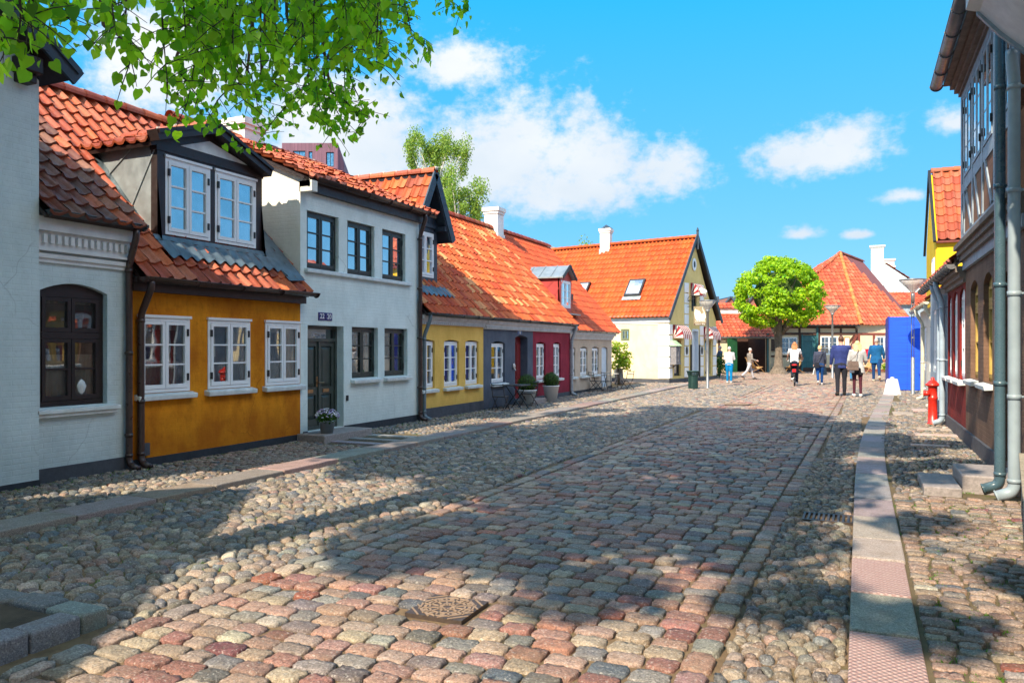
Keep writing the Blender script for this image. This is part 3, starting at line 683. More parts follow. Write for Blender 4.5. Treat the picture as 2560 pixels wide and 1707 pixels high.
BLUE_EN = M_plain('blue_enamel', (.01, .03, .16), .25, .1); WHT_EN = M_plain('white_enamel', (.8, .82, .85), .3, .05)
for a, s in ((11.02, '22'), (11.22, '20')):
    mb = MB(); mb.box(L, a, a+.185, 0, .014, 2.07, 2.21); p = bev(mb.obj('number_plate', BLUE_EN, h), .004); text(s, .125, L, a+.093, .0185, 2.14, WHT_EN, p, 'numeral', .003)
mb = MB(); mb.box(L, 11.83, 11.87, 0, .03, .62, .72); mb.obj('bell_push', IRON, h)
st = MB(); st.box(WF, XL+.03, XL+.60, 10.42, 11.80, -.05, .155); bev(top(st.obj('stone_step', STEPM), 'low granite doorstep in front of the dark green double door', 'step'), .015)

# --- yellow house with the slate blue gable dormer
h = thing('yellow_house', 'low mustard yellow house with three white windows and a dark blue gable dormer', 'house', (XL, 16, 0))
Y3 = [(14.47, 15.10), (15.53, 16.25), (16.58, 17.28)]
mb = MB(); wall_open(mb, L, 14.42, 17.55, -.1, 2.10, [(a, b, .70, 1.77, .035) for a, b in Y3], .13); mb.obj('wall', YELLOW, h)
plinth(L, h, 14.42, 17.55, .27, PLINTHG, .02)
for a, b in Y3: window(L, h, a+.003, b-.003, .705, 1.735, WHITEW, -.05, 3, 1, 2, True, GLASS, sill=WHITES)
cornice(L, h, 14.42, 17.55, 2.10, 2.30, WHITEC, .12, dent=True)
gutter(L, h, 14.45, 17.55, .23, 2.34, ZINCD, .055); downpipe(L, h, 14.53, .22, 2.30, .07, 0, M_plain('grey_blue_pipe', (.13, .18, .21), .4, .2, 6), .042)
slope_roof(h, 14.42, 17.55, 2.33, PAL_YEL, TILE); body(h, 14.42, 17.55, 2.3, WHITE_L)
GX = -9.08; G = Fr((GX, 0), (0, 1), (1, 0)); g0, g1, gm = 14.98, 16.06, 15.52
mb = MB(); mb.box(G, g0, g0+.13, -.12, 0, 2.9, 4.30); mb.box(G, g1-.16, g1, -.12, 0, 2.9, 4.30); mb.box(G, g0+.13, g1-.16, -.12, -.003, 4.24, 4.36); mb.box(G, g0, g1, -.12, .03, 4.36, 4.44); mb.box(G, g0+.13, g1-.16, -.12, -.003, 2.9, 3.21)
mb.prism([G(g0, .0, 4.44), G(g1, .0, 4.44), G(gm, .0, 5.40)], (-.1, 0, 0))
for k in range(5): mb.box(G, g0+.2+k*.16, g0+.205+k*.16, 0, .006, 4.44, 4.8)
for sg in (-1, 1):
    mb.bar((GX+.28, gm+.0*sg, 5.55), (GX+.28, gm+sg*.83, 4.10), .035, .20, (0, -sg*.4, .7)); mb.bar((GX+.25, gm, 5.41), (GX+.25, gm+sg*.72, 4.10), .05, .09, (0, -sg*.4, .7))
    mb.bar((GX-.05, gm+sg*.50, 4.36), (GX+.26, gm+sg*.50, 4.36), .09, .11)
dor = mb.obj('gable_dormer', SLATEW, h)
zy = lambda x: 2.33+(RZ-2.33)/(RX+8.36)*(x+8.36)
for y in (g0+.01, g1-.01): mb = MB(); mb.poly([(GX-.05, y, 2.9), (GX-.05, y, 4.4), (-10.4, y, 4.4), (GX-.03, y, zy(GX-.03)-.1)]); mb.obj('cheek', SLATEW, dor)
mb = MB()
for sg in (-1, 1):
    S = Vector((0, -sg*.83, 1.47)); tile_roof(mb, (GX+.26, gm+sg*.83, 4.10), (-1, 0, 0), S, 2.6, S.length, .21, .33, PAL_OLD+PAL_YEL, rough=1.3, amp=.03)
ridge_caps(mb, (GX+.28, gm, 5.60), (-11.6, gm, 5.60), .10, mortar=.9); mb.obj('dormer_roof', [TILE, SLATEW], dor)
g = MB(); window(G, dor, g0+.13, g1-.16, 3.21, 4.24, WHITEW, .0, 3, 1, 2, True, GLASSU, panepart=False, name='dormer_window')
for i in range(2): x0 = g0+.215+i*.375; g.poly([G(x0, -.02, 3.28), G(x0+.30, -.022, 3.28), G(x0+.30, -.022, 4.17), G(x0, -.02, 4.17)])
g.obj('dormer_pane', GLASSU, dor)
mb = MB(); vs = []
for k in range(61):
    y = g0-.18+(g1-g0+.36)*k/60; o = .026*math.cos(2*math.pi*(y-14.42)/.21); vs += [(GX+.02, y, 3.10+o*.3), (GX+.38, y, zy(GX+.38)+.09+o)]
mb.add(vs, [(2*k, 2*k+1, 2*k+3, 2*k+2) for k in range(60)]); mb.obj('lead_apron', LEAD, dor, True)

# --- slate grey house
h = thing('grey_house', 'slate grey plastered house with one white window and a red door', 'house', (XL, 19, 0))
mb = MB(); wall_open(mb, L, 17.55, 20.80, -.1, 2.06, [(18.02, 18.86, .68, 1.76, .06), (19.52, 20.40, .17, 1.93, .07)], .24); mb.obj('wall', GREY, h)
plinth(L, h, 17.55, 20.80, .06, PLINTH, .012, gaps=[(19.5, 20.42)])
window(L, h, 18.023, 18.857, .685, 1.70, WHITEW, -.06, 3, 1, 2, True, GLASS, sill=WHITES)
cornice(L, h, 17.55, 20.80, 2.06, 2.31, WHITEC, .14, dent=True); gutter(L, h, 17.55, 20.8, .23, 2.34, ZINCD, .055)
slope_roof(h, 17.55, 20.80, 2.33, PAL_YEL, TILE); body(h, 17.55, 20.8, 2.3, WHITE_L)
DF = Fr((XL-.22, 0), (0, 1), (1, 0)); mb = MB(); REDP = M_plain('red_door_paint', (.20, .018, .02), .4, .2, 5)
mb.box(DF, 19.52, 20.40, -.03, 0, .17, 1.92)
for x0, x1 in ((19.54, 19.95), (19.97, 20.38)):
    for z0, z1 in ((.25, .62), (.72, 1.75)): mb.box(DF, x0+.07, x1-.07, 0, .02, z0, z1); mb.box(DF, x0+.12, x1-.12, .02, .032, z0+.06, z1-.06)
mb.box(DF, 19.945, 19.975, 0, .03, .2, 1.85); mb.box(DF, 19.52, 20.4, 0, .05, .17, .24); mb.box(DF, 19.52, 20.4, 0, .03, .63, .70)
dr = mb.obj('door', REDP, h); mb = MB(); mb.tube([DF(19.92, .02, 1.0), DF(19.92, .07, 1.0), DF(19.82, .07, 1.0)], .01, 8); mb.obj('handle', BRASS, dr)
mb = MB(); mb.box(L, 19.66, 19.98, 0, .014, 1.995, 2.055+.0); mb.box(L, 19.66, 19.98, 0, .012, 1.96, 2.05); p = mb.obj('number_plate', BLUE_EN, h); text('16', .12, L, 19.82, .017, 2.006, WHT_EN, p, 'numeral', .003)
mb = MB(); mb.lathe((0, 0, 0), [(.012, -.02), (.05, 0), (.06, .02), (.0, .05)], 10); k = MB(); k.ell(L(19.38, .03, 1.08), (.04, .07, .09), 10, 6); k.tube([L(19.38, .05, 1.02), L(19.38, .09, .97)], .012, 6); k.obj('wall_lantern', M_plain('pale_metal', (.55, .52, .5), .4, .2, 20, metal=.5), h)
st = MB(); st.box(WF, XL+.02, XL+.45, 19.45, 20.75, -.05, .16); bev(top(st.obj('stone_step', STEPM), 'granite doorstep between the two box balls at the red door', 'step'), .015)

# --- claret house with red zinc-roofed dormer
h = thing('claret_house', 'dark claret red house with two narrow white windows and small red dormer', 'house', (XL, 22.4, 0))
R2 = [(21.06, 21.79), (22.45, 23.10)]
mb = MB(); wall_open(mb, L, 20.80, 23.97, -.1, 2.06, [(a, b, .66, 1.76, .06) for a, b in R2], .13); mb.obj('wall', RED, h)
plinth(L, h, 20.80, 23.97, .17, PLINTHG, .02)
for a, b in R2: window(L, h, a+.003, b-.003, .665, 1.70, WHITEW, -.06, 3, 1, 2, True, GLASS, sill=WHITES)
cornice(L, h, 20.80, 23.97, 2.06, 2.31, WHITEC, .14, dent=True); gutter(L, h, 20.8, 24.05, .23, 2.34, ZINCD, .055); downpipe(L, h, 23.93, .22, 2.30, .07, 0, M_plain('grey_pipe', (.30, .33, .36), .4, .2, 6), .05)
slope_roof(h, 20.80, 23.97, 2.33, PAL_YEL, TILE); body(h, 20.8, 23.97, 2.3, WHITE_L)
chimney(h, -11.45, 24.2, 5.2, 6.36, .50, CHIM)
QX = -9.0; Q = Fr((QX, 0), (0, 1), (1, 0)); q0, q1 = 24.12, 25.22; qm = (q0+q1)/2
DORM = M_plain('red_dormer_paint', (.42, .045, .04), .5, .2, 4)
mb = MB(); mb.box(Q, q0, q0+.10, -.08, 0, 2.6, 3.92); mb.box(Q, q1-.10, q1, -.08, 0, 2.6, 3.92); mb.box(Q, q0+.1, q1-.1, -.08, -.003, 3.82, 3.92); mb.box(Q, q0+.1, q1-.1, -.08, -.003, 2.6, 2.92)
mb.prism([Q(q0, 0, 3.92), Q(q1, 0, 3.92), Q(qm, 0, 4.28)], (-.08, 0, 0))
for y in (q0, q1): mb.poly([(QX-.04, y, 2.6), (QX-.04, y, 3.92), (-10.0, y, 3.92), (QX-.0, y, 2.85)])
for f in (.3, .62): mb.bar((QX-.9*f, q0-.004, 2.9+.95*f), (QX-.9*f+.42, q0-.004, 3.88), .012, .014)
dor = mb.obj('dormer', DORM, h)
mb = MB()
for sg in (-1, 1):
    y = qm+sg*.66
    mb.hexa([(QX+.14, qm, 4.30), (QX+.14, y, 3.88), (-10.4, y, 3.88), (-10.4, qm, 4.30), (QX+.14, qm, 4.34), (QX+.14, y, 3.92), (-10.4, y, 3.92), (-10.4, qm, 4.34)])
    for k in range(4): x = QX+.12-k*.42; mb.bar((x, qm, 4.35), (x, y, 3.93), .02, .03)
mb.obj('dormer_roof', ZINC, dor)
mb = MB()
for sg in (-1, 1): mb.bar((QX+.16, qm, 4.33), (QX+.16, qm+sg*.68, 3.89), .03, .09)
mb.obj('barge_board', IRON, dor)
window(Q, dor, q0+.10, q1-.10, 2.92, 3.82, WHITEW, .0, 3, 1, 2, False, GLASSU, panepart=False, name='dormer_window'); g = MB()
for i in range(2): x0 = q0+.19+i*.40; g.poly([Q(x0, -.02, 2.98), Q(x0+.31, -.02, 2.98), Q(x0+.31, -.02, 3.76), Q(x0, -.02, 3.76)])
g.obj('dormer_pane', GLASSU, dor)
mb = MB(); mb.bar((QX+.02, q0-.05, 2.86), (-10.1, q0-.05, 4.02), .12, .02, (0, -.3, 1)); mb.box(Q, q0-.1, q1+.1, 0, .3, 2.68, 2.72); mb.obj('flashing', ZINC, dor)

# --- beige house at the end of the row
XB = -8.80; B = Fr((XB, 0), (0, 1), (1, 0)); B.room = True
h = thing('beige_house', 'small beige house with narrow white windows at the far end of the row', 'house', (XB, 26.4, 0))
B4 = [(24.15, 25.05, .62, 1.62), (25.55, 26.35, .62, 1.62), (26.85, 27.65, .62, 1.62), (28.0, 28.75, .10, 1.62)]
mb = MB(); wall_open(mb, B, 23.97, 29.3, -.1, 1.88, [(a, b, c, d, .05) for a, b, c, d in B4], .13); mb.obj('wall', BEIGE, h)
plinth(B, h, 23.97, 29.3, .12, PLINTH, .02, gaps=[(27.98, 28.77)])
for a, b, c, d in B4[:3]: window(B, h, a+.003, b-.003, c+.005, d-.055, WHITEW, -.05, 3, 1, 2, True, GLASS, sill=WHITES)
mb = MB(); mb.box(B, 28.0, 28.75, -.09, -.06, .10, 1.60); mb.box(B, 28.05, 28.7, -.06, -.04, .16, 1.5); mb.obj('door', M_plain('pale_blue_door', (.50, .60, .70), .4, .1, 4), h)
cornice(B, h, 23.97, 29.3, 1.88, 2.14, WHITEC, .18); gutter(B, h, 24.0, 29.3, .26, 2.17, ZINC, .05)
slope_roof(h, 23.97, 29.35, 2.17, PAL_NEW, TILEN, -8.5, rough=.6); body(h, 23.97, 29.3, 2.1, CREAM_S, x0=XB)
mb = MB(); mb.box(WF, -9.45, -9.35, 25.9, 26.4, 3.3, 3.5); mb.obj('roof_grate', IRON, h)
# ------------------------------------------------------------------ ground, road, kerbs
def M_soil(name, c1, c2, moss, amt):
    t = NT(name); P = t.geo.outputs['Position']
    c = t.mix(t.ramp(t.noise(P, 9, 6, .65), .3, .7), c1, c2)
    c = t.mix(t.ramp(t.noise(P, .9, 6, .7), .56, .66, 0, amt), c, moss)
    MATS[name] = t.set(Base_Color=c, Roughness=.95, Specular_IOR_Level=.15, Normal=t.bump(t.noise(P, 60, 4, .7), .6, .012)); return t.m
SOIL = M_soil('joint_sand', (.12, .082, .05), (.22, .15, .09), (.055, .085, .02), .55)
SOILG = M_soil('mossy_joints', (.10, .08, .05), (.16, .12, .07), (.06, .12, .015), .9)
FARG = M_soil('far_ground', (.30, .24, .18), (.36, .30, .23), (.20, .22, .09), .4)
STONE = M_attr('granite_sett', .74, 85, .42, .75, spec=.4, gloss_var=.2, speck=.55, bd=.014)
KERB = M_attr('granite_kerb', .78, 130, .45, .4, spec=.35, speck=.35)
mb = MB(); mb.poly([(-900, -300, -.03), (900, -300, -.03), (900, 1600, -.03), (-900, 1600, -.03)]); struct(mb.obj('ground', FARG))
PAL_SETT = [(0.336, 0.208, 0.16), (0.288, 0.176, 0.144), (0.352, 0.264, 0.192), (0.24, 0.216, 0.192), (0.264, 0.24, 0.208), (0.368, 0.216, 0.16), (0.32, 0.16, 0.12), (0.208, 0.192, 0.184), (0.384, 0.296, 0.216), (0.288, 0.136, 0.112), (0.344, 0.256, 0.2), (0.2, 0.16, 0.152), (0.352, 0.24, 0.184), (0.376, 0.248, 0.192)]
PAL_COB = [(0.288, 0.223, 0.173), (0.238, 0.202, 0.166), (0.194, 0.18, 0.166), (0.317, 0.259, 0.202), (0.259, 0.194, 0.158), (0.302, 0.209, 0.158), (0.173, 0.173, 0.18), (0.331, 0.274, 0.216), (0.223, 0.187, 0.137), (0.144, 0.151, 0.158)]
PAL_PAV = [(0.328, 0.234, 0.179), (0.296, 0.218, 0.172), (0.359, 0.265, 0.203), (0.273, 0.187, 0.148), (0.312, 0.203, 0.156), (0.257, 0.218, 0.187)]
RARE = [(.10, .115, .13), (.34, .12, .08), (.20, .08, .08), (.44, .37, .30), (.12, .13, .14)]
def stones(name, C, RAD, ROT, Z, HGT, cols, mat, nseg, dome, flat=False):
    """all the stones of one paved area as one sheet: outline, rounded shoulder, domed top"""
    n = len(C); ang = np.arange(nseg)*2*np.pi/nseg
    rings = ([(1.0, -.055), (.99, -.014), (.965, -.003), (.90, dome*.4), (.5, dome*.9)] if flat else [(1.0, -.05), (.985, -.020), (.90, -.006), (.70, dome*.55), (.36, dome*.92)]) if nseg > 8 else [(1.0, -.05), (.95, -.008), (.7, dome*.8)]
    nr = len(rings); V = np.empty((n, nr*nseg+1, 3), 'f')
    ca, sa = np.cos(ROT)[:, None], np.sin(ROT)[:, None]
    lx, ly = RAD*np.cos(ang), RAD*np.sin(ang)
    tilt = rng.normal(0, .02, (n, 2))
    for i, (k, h) in enumerate(rings):
        x, y = lx*k, ly*k
        if i >= 2: x = x+rng.normal(0, .0032, x.shape); y = y+rng.normal(0, .0032, y.shape)
        V[:, i*nseg:(i+1)*nseg, 0] = C[:, :1]+x*ca-y*sa; V[:, i*nseg:(i+1)*nseg, 1] = C[:, 1:2]+x*sa+y*ca
        V[:, i*nseg:(i+1)*nseg, 2] = (Z+HGT)[:, None]+h+x*tilt[:, :1]+y*tilt[:, 1:]+(rng.normal(0, .0022, x.shape) if i >= 2 else 0)
    V[:, -1, 0] = C[:, 0]; V[:, -1, 1] = C[:, 1]; V[:, -1, 2] = Z+HGT+dome
    q = []
    for i in range(nr-1):
        for k in range(nseg): k2 = (k+1) % nseg; q.append((i*nseg+k, i*nseg+k2, (i+1)*nseg+k2, (i+1)*nseg+k))
    q = np.array(q, 'i'); t = np.array([((nr-1)*nseg+k, (nr-1)*nseg+(k+1) % nseg, nr*nseg) for k in range(nseg)], 'i')
    nv = nr*nseg+1; off = (np.arange(n)*nv)[:, None, None]
    Q = (q[None]+off).reshape(n, -1); T = (t[None]+off).reshape(n, -1)
    loops = np.concatenate([Q, T], 1).ravel(); npoly = len(q)+len(t)
    sizes = np.tile(np.array([4]*len(q)+[3]*len(t), 'i'), n); starts = np.concatenate([[0], np.cumsum(sizes)[:-1]]).astype('i')
    me = bpy.data.meshes.new(name); me.vertices.add(n*nv); me.vertices.foreach_set('co', V.ravel())
    me.loops.add(len(loops)); me.loops.foreach_set('vertex_index', loops.astype('i'))
    me.polygons.add(len(sizes)); me.polygons.foreach_set('loop_start', starts); me.polygons.foreach_set('use_smooth', np.ones(len(sizes), bool))
    me.update(); me.validate()
    ca_ = me.color_attributes.new('Col', 'FLOAT_COLOR', 'POINT'); cc = np.ones((n, nv, 4), 'f'); cc[:, :, :3] = cols[:, None, :]; ca_.data.foreach_set('color', cc.ravel())
    me.materials.append(mat); o = bpy.data.objects.new(name, me); COL.objects.link(o); return struct(o)
def pick(pal, n, var=.14, rare=0.0):
    p = np.array(pal); c = p[rng.integers(0, len(p), n)]
    if rare: m = rng.random(n) < rare; r = np.array(RARE); c[m] = r[rng.integers(0, len(r), m.sum())]
    return np.clip(c*.90*(1+rng.normal(0, var, (n, 1)))*(1+rng.normal(0, .03, (n, 3))), .02, .9)
def super_rad(hx, hy, nseg, p=8.0, wob=.026):
    a = np.arange(nseg)*2*np.pi/nseg
    a = a[None]
    r = (np.abs(np.cos(a)/hx[:, None])**p+np.abs(np.sin(a)/hy[:, None])**p)**(-1/p)
    return r*(1+rng.normal(0, wob, r.shape))
def sett_rows(x0, x1, y0, y1, wx, wy, skip=None, jitter=.25, gap=.011):
    C, H = [], []; y = y0
    while y < y1:
        d = wy*rng.uniform(.88, 1.12); x = x0(y) if callable(x0) else x0; xe = x1(y) if callable(x1) else x1; x += 0
        ws = []
        while sum(ws) < xe-x: ws.append(wx*rng.uniform(1-jitter, 1+jitter))
        k = (xe-x)/sum(ws); a = x
        for w in ws:
            w *= k; c = (a+w/2+rng.normal(0, .003), y+d/2+rng.normal(0, .005)+.006*math.sin(a*3))
            if not (skip and skip(*c)): C.append(c); H.append((w/2-gap/2, d/2-gap/2))
            a += w
        y += d
    return np.array(C), np.array(H)
def setts(name, x0, x1, y0, y1, wx, wy, z=0., pal=PAL_SETT, nseg=16, dome=.012, skip=None, rare=.05, gap=.011, mat=None, hv=.004):
    C, H = sett_rows(x0, x1, y0, y1, wx, wy, skip, gap=gap); n = len(C)
    return stones(name, C, super_rad(H[:, 0], H[:, 1], nseg), rng.normal(0, .03, n), np.full(n, z), rng.normal(0, hv, n), pick(pal, n, rare=rare), mat or STONE, nseg, dome, True)
def cobbles(name, x0, x1, y0, y1, sx, sy, z=0., pal=PAL_COB, nseg=14, dome=.012, gap=.009, skip=None):
    """fieldstones: relaxed random cells, each shrunk and rounded"""
    nx = max(1, int((x1-x0)/sx)); ny = max(1, int((y1-y0)/sy))
    gx, gy = np.meshgrid(np.arange(nx), np.arange(ny)); 
    px = (gx+.5+.5*(gy % 2)-.25)*(x1-x0)/nx+rng.uniform(-.44, .44, gx.shape)*sx; py = (gy+.5)*(y1-y0)/ny+rng.uniform(-.44, .44, gx.shape)*sy
    P = np.stack([px, py], -1); ang = np.arange(nseg)*2*np.pi/nseg; D = np.stack([np.cos(ang), np.sin(ang)], 0)
    rad = np.full((ny, nx, nseg), max(sx, sy)*.95)
    for dj in (-2, -1, 0, 1, 2):
        for di in (-2, -1, 0, 1, 2):
            if di == 0 and dj == 0: continue
            Q = np.full_like(P, 1e3); js, je = max(0, -dj), min(ny, ny-dj); is_, ie = max(0, -di), min(nx, nx-di)
            if js >= je or is_ >= ie: continue
            Q[js:je, is_:ie] = P[js+dj:je+dj, is_+di:ie+di]
            d = Q-P; h = (d**2).sum(-1)/2; k = d @ D
            r = np.where(k > 1e-6, h[..., None]/np.maximum(k, 1e-6), 9); rad = np.minimum(rad, r)
    # keep inside the strip
    dx = np.where(D[0] > 1e-6, (x1-x0-P[..., :1])/np.maximum(D[0], 1e-6), np.where(D[0] < -1e-6, (P[..., :1])/np.maximum(-D[0], 1e-6), 9))
    rad = np.minimum(rad, np.maximum(dx, .01))
    rad = rad-gap/2
    for _ in range(1): rad = np.minimum(rad*1.02, .5*rad+.25*(np.roll(rad, 1, -1)+np.roll(rad, -1, -1)))
    rad = rad.reshape(-1, nseg); C = P.reshape(-1, 2)+np.array([x0, y0])
    k = (rad.mean(1) > .018)
    if skip: k &= np.array([not skip(*c) for c in C])
    C, rad = C[k], rad[k]; n = len(C); sz = rad.mean(1)/max(sx, sy)*2
    return stones(name, C, rad, np.zeros(n), np.full(n, z), rng.normal(0, .005, n)+.006*(sz-1), pick(pal, n, .2, .012), STONE, nseg, dome)
def sheet(name, pts, z, mat): mb = MB(); mb.poly([(x, y, z) for x, y in pts]); return struct(mb.obj(name, mat))

xa = lambda y: -3.84+.016*max(0, min(y-4, 24)); xb = lambda y: -.66+.0135*max(0, y-5)     # edges of the sett carriageway
KX = lambda y: -.05+(.0 if y < 9 else .0026*(y-9)**2 if y < 20 else .31+.052*(y-20))       # street side of the right kerb
sheet('road_bed', [(-12, -4), (4, -4), (4, 60), (-12, 60)], -.019, SOIL)
COVER = (-2.31, 4.215, .19)
cov = lambda x, y: abs(x-COVER[0]) < COVER[2]+.02 and abs(y-COVER[1]) < COVER[2]+.02
far_cov = lambda x, y: (x+3.2)**2+(y-22.6)**2 < .36 or (x+.9)**2+(y-17)**2 < .16
PIT = lambda x, y: x < -4.0 and y < 3.15
grate = lambda x, y: -.52 < x < -.02 and 7.72 < y < 8.12
setts('road', lambda y: xa(y)+.16, lambda y: xb(y)-.17, 2.2, 13, .205, .156, skip=cov, nseg=20, dome=.005)
setts('road', lambda y: xa(y)+.16, lambda y: xb(y)-.17, 13, 24, .205, .156, skip=far_cov, nseg=12, dome=.007)
setts('road', lambda y: xa(y)+.16, lambda y: xb(y)-.17, 24, 34, .22, .165, nseg=8, dome=.012)
setts('road_edging', lambda y: xa(y)-.01, lambda y: xa(y)+.15, 2.2, 34, .2, .24, nseg=16, z=.004, dome=.005, rare=.02)
setts('road_edging', lambda y: xb(y)-.16, lambda y: xb(y), 2.2, 34, .2, .22, nseg=16, z=.004, dome=.005, rare=.02)
setts('square', -11.5, 4, 34, 54, .30, .22, nseg=8, pal=[(.31, .22, .165), (.27, .205, .165), (.33, .24, .175), (.30, .18, .14)], rare=.02)
cobbles('cobbled_verge', -6.58, -3.85, 3.0, 11, .150, .086, skip=PIT, nseg=16)
cobbles('cobbled_verge', -6.58, -3.75, 11, 20, .145, .095, nseg=10, dome=.012)
cobbles('cobbled_verge', -6.58, -3.55, 20, 34, .15, .14, nseg=8, dome=.012)
cobbles('cobbled_gutter', -.64, -.06, 2.2, 12, .10, .068, nseg=14, dome=.012, skip=grate)
cobbles('cobbled_gutter', -.50, .05, 12, 20, .10, .09, nseg=8, dome=.012)
cobbles('cobbled_gutter', -.40, 1.0, 20, 34, .12, .11, nseg=8, dome=.012)
# left pavement: fieldstones, a strip of small setts before the orange house, stone strips at the step
PZ = .035
sheet('pavement_bed', [(-8.9, 3), (-7.05, 3), (-7.05, 34), (-8.9, 34)], PZ-.016, SOILG)
orange_strip = lambda x, y: -8.6 < x < -7.08 and 7.6 < y < 10.2
stripes = lambda x, y: x > -8.05 and 10.35 < y < 12.2
setts('pavement', -8.56, -7.08, 7.65, 10.15, .12, .085, PZ, PAL_PAV, 12, .010, gap=.012)
cobbles('pavement', -8.6, -7.06, 4.4, 7.6, .10, .085, PZ, nseg=12, dome=.012)
cobbles('pavement', -8.6, -7.06, 10.2, 17, .095, .085, PZ, nseg=8, dome=.012, skip=stripes)
cobbles('pavement', -8.75, -7.06, 17, 34, .12, .11, PZ, nseg=8, dome=.012)
mb = MB()
for k, y in enumerate((10.55, 11.05, 11.6)):
    mb.col = jit((.33, .30, .30), .2); mb.box(WF, -7.98, -7.07, y, y+.20, -.05, PZ+.012)
mb.col = None; bev(struct(mb.obj('pavement_strips', KERB)), .008)
def kerb(name, x0f, w, ys, z, pal, lens=(.8, 1.3)):
    mb = MB(); y = ys[0]
    while y < ys[1]:
        ln = random.uniform(*lens); mb.col = jit(random.choice(pal), .2); a, b = x0f(y), x0f(y+ln)
        zz = z+random.uniform(-.006, .006)
        mb.hexa([(a, y+.006, -.1), (a+w, y+.006, -.1), (b+w, y+ln-.006, -.1), (b, y+ln-.006, -.1), (a, y+.006, zz), (a+w, y+.006, zz), (b+w, y+ln-.006, zz), (b, y+ln-.006, zz)]); y += ln
    return bev(struct(mb.obj(name, KERB)), .012)
kerb('kerb', lambda y: -7.04+.002*y, .44, (3.0, 34), .055, [(.29, .235, .21), (.26, .22, .20), (.31, .22, .185), (.24, .225, .21)])
TREAD0, TREAD1 = 3.05, 5.55
kerb('kerb', KX, .36, (6.35, 28.6), .04, [(.30, .26, .245), (.27, .25, .24), (.32, .26, .235), (.25, .24, .24)], (.45, .95))
kerb('kerb', KX, .35, (4.72, 5.45), .04, [(.32, .29, .25)], (.73, .73001))
t = NT('studded_granite'); P = t.geo.outputs['Position']
mp = t.new('ShaderNodeMapping'); mp.inputs['Rotation'].default_value = (0, 0, R(45)); t.l.new(P, mp.inputs[0])
vo = t.new('ShaderNodeTexVoronoi'); vo.inputs['Scale'].default_value = 32; vo.inputs['Randomness'].default_value = .05; t.l.new(mp.outputs[0], vo.inputs[0])
c = t.mix(t.ramp(vo.outputs[0], .2, .55), (.50, .33, .30), (.30, .17, .16)); c = t.mix(t.ramp(t.noise(P, 90, 3), .4, .7, 0, .5), c, (.5, .42, .38))
TREAD = t.set(Base_Color=c, Roughness=.8, Normal=t.bump(t.math('SUBTRACT', 1.0, vo.outputs[0]), .9, .02))
mb = MB()
for y0, y1 in ((2.6, 3.42), (3.43, 4.70), (5.47, 6.33)): mb.box(WF, KX(y0), KX(y0)+.35, y0+.006, y1-.006, -.1, .041)
bev(struct(mb.obj('kerb', TREAD)), .012)
# right pavement: small setts near, older stones farther on
sheet('pavement_bed', [(KX(y)+.2, y) for y in np.arange(2, 34.1, 1)]+[(2.6, 34), (2.6, 2)], PZ-.016, SOILG)
RSTEP = lambda x, y: .62 < x < 1.6 and 9.3 < y < 10.75
setts('pavement', lambda y: KX(y)+.37, 1.75, 2.4, 9.3, .165, .105, PZ, PAL_PAV, 14, .004, gap=.016, hv=.005)
cobbles('pavement', .36, 1.6, 9.32, 15.4, .085, .075, PZ, nseg=9, dome=.012, skip=RSTEP)
cobbles('pavement', .45, 1.7, 15.4, 20, .11, .10, PZ, nseg=8, dome=.012)
cobbles('pavement', .80, 1.85, 20, 25, .12, .11, PZ, nseg=8, dome=.012)
cobbles('pavement', 1.12, 2.6, 25, 34, .13, .12, PZ, nseg=8, dome=.012)
mb = MB()
for x0, x1, y0, y1 in ((.9, 1.6, 15.55, 15.85), (1.0, 1.58, 16.6, 17.0), (.72, 1.15, 20.0, 20.9), (1.2, 1.55, 21.4, 22.2), (.75, 1.3, 13.9, 14.1)):
    mb.col = jit((.42, .33, .28), .15); mb.box(WF, x0, x1, y0, y1, -.05, PZ+.02)
mb.col = None; bev(struct(mb.obj('pavement_slabs', KERB)), .01)
# moss and small grass in the joints
GR = M_leaf('joint_grass', (.10, .20, .025), (.16, .30, .03), .3)
mb = MB()
def tuft(x, y, z, n, s):
    for _ in range(n):
        a = random.uniform(0, 6.28); r = random.uniform(0, s); px, py = x+r*math.cos(a), y+r*math.sin(a)
        b = random.uniform(0, 6.28); hh = random.uniform(.010, .032); ww = .006; mb.col = jit((.9, 1, .8), .3)
        dx, dy = math.cos(b)*ww, math.sin(b)*ww; lx, ly = random.uniform(-.02, .02), random.uniform(-.02, .02)
        mb.poly([(px-dx, py-dy, z), (px+dx, py+dy, z), (px+lx, py+ly, z+hh)])
for _ in range(330): tuft(random.uniform(.35, 1.5), 3.2+random.random()**1.2*5.8, PZ-.02, 14, random.choice((.02, .035, .05)))
for _ in range(420): tuft(random.gauss(-5.1, .65), random.gauss(11.2, 2.3), -.02, 12, .05)
for _ in range(160): tuft(random.uniform(-6.55, -4.2), random.uniform(3.2, 7.5), -.02, 8, .04)
for _ in range(240): tuft(-6.56+random.random()*.10, random.uniform(4, 24), -.02, 10, .05)
for _ in range(320): tuft(-8.54+random.random()*.25, random.uniform(5, 18), PZ-.01, 12, .07)
for _ in range(160): tuft(random.uniform(.5, 1.5), random.uniform(9.5, 24), PZ-.01, 12, .06)
g = mb.obj('joint_grass', GR); g['kind'] = 'stuff'
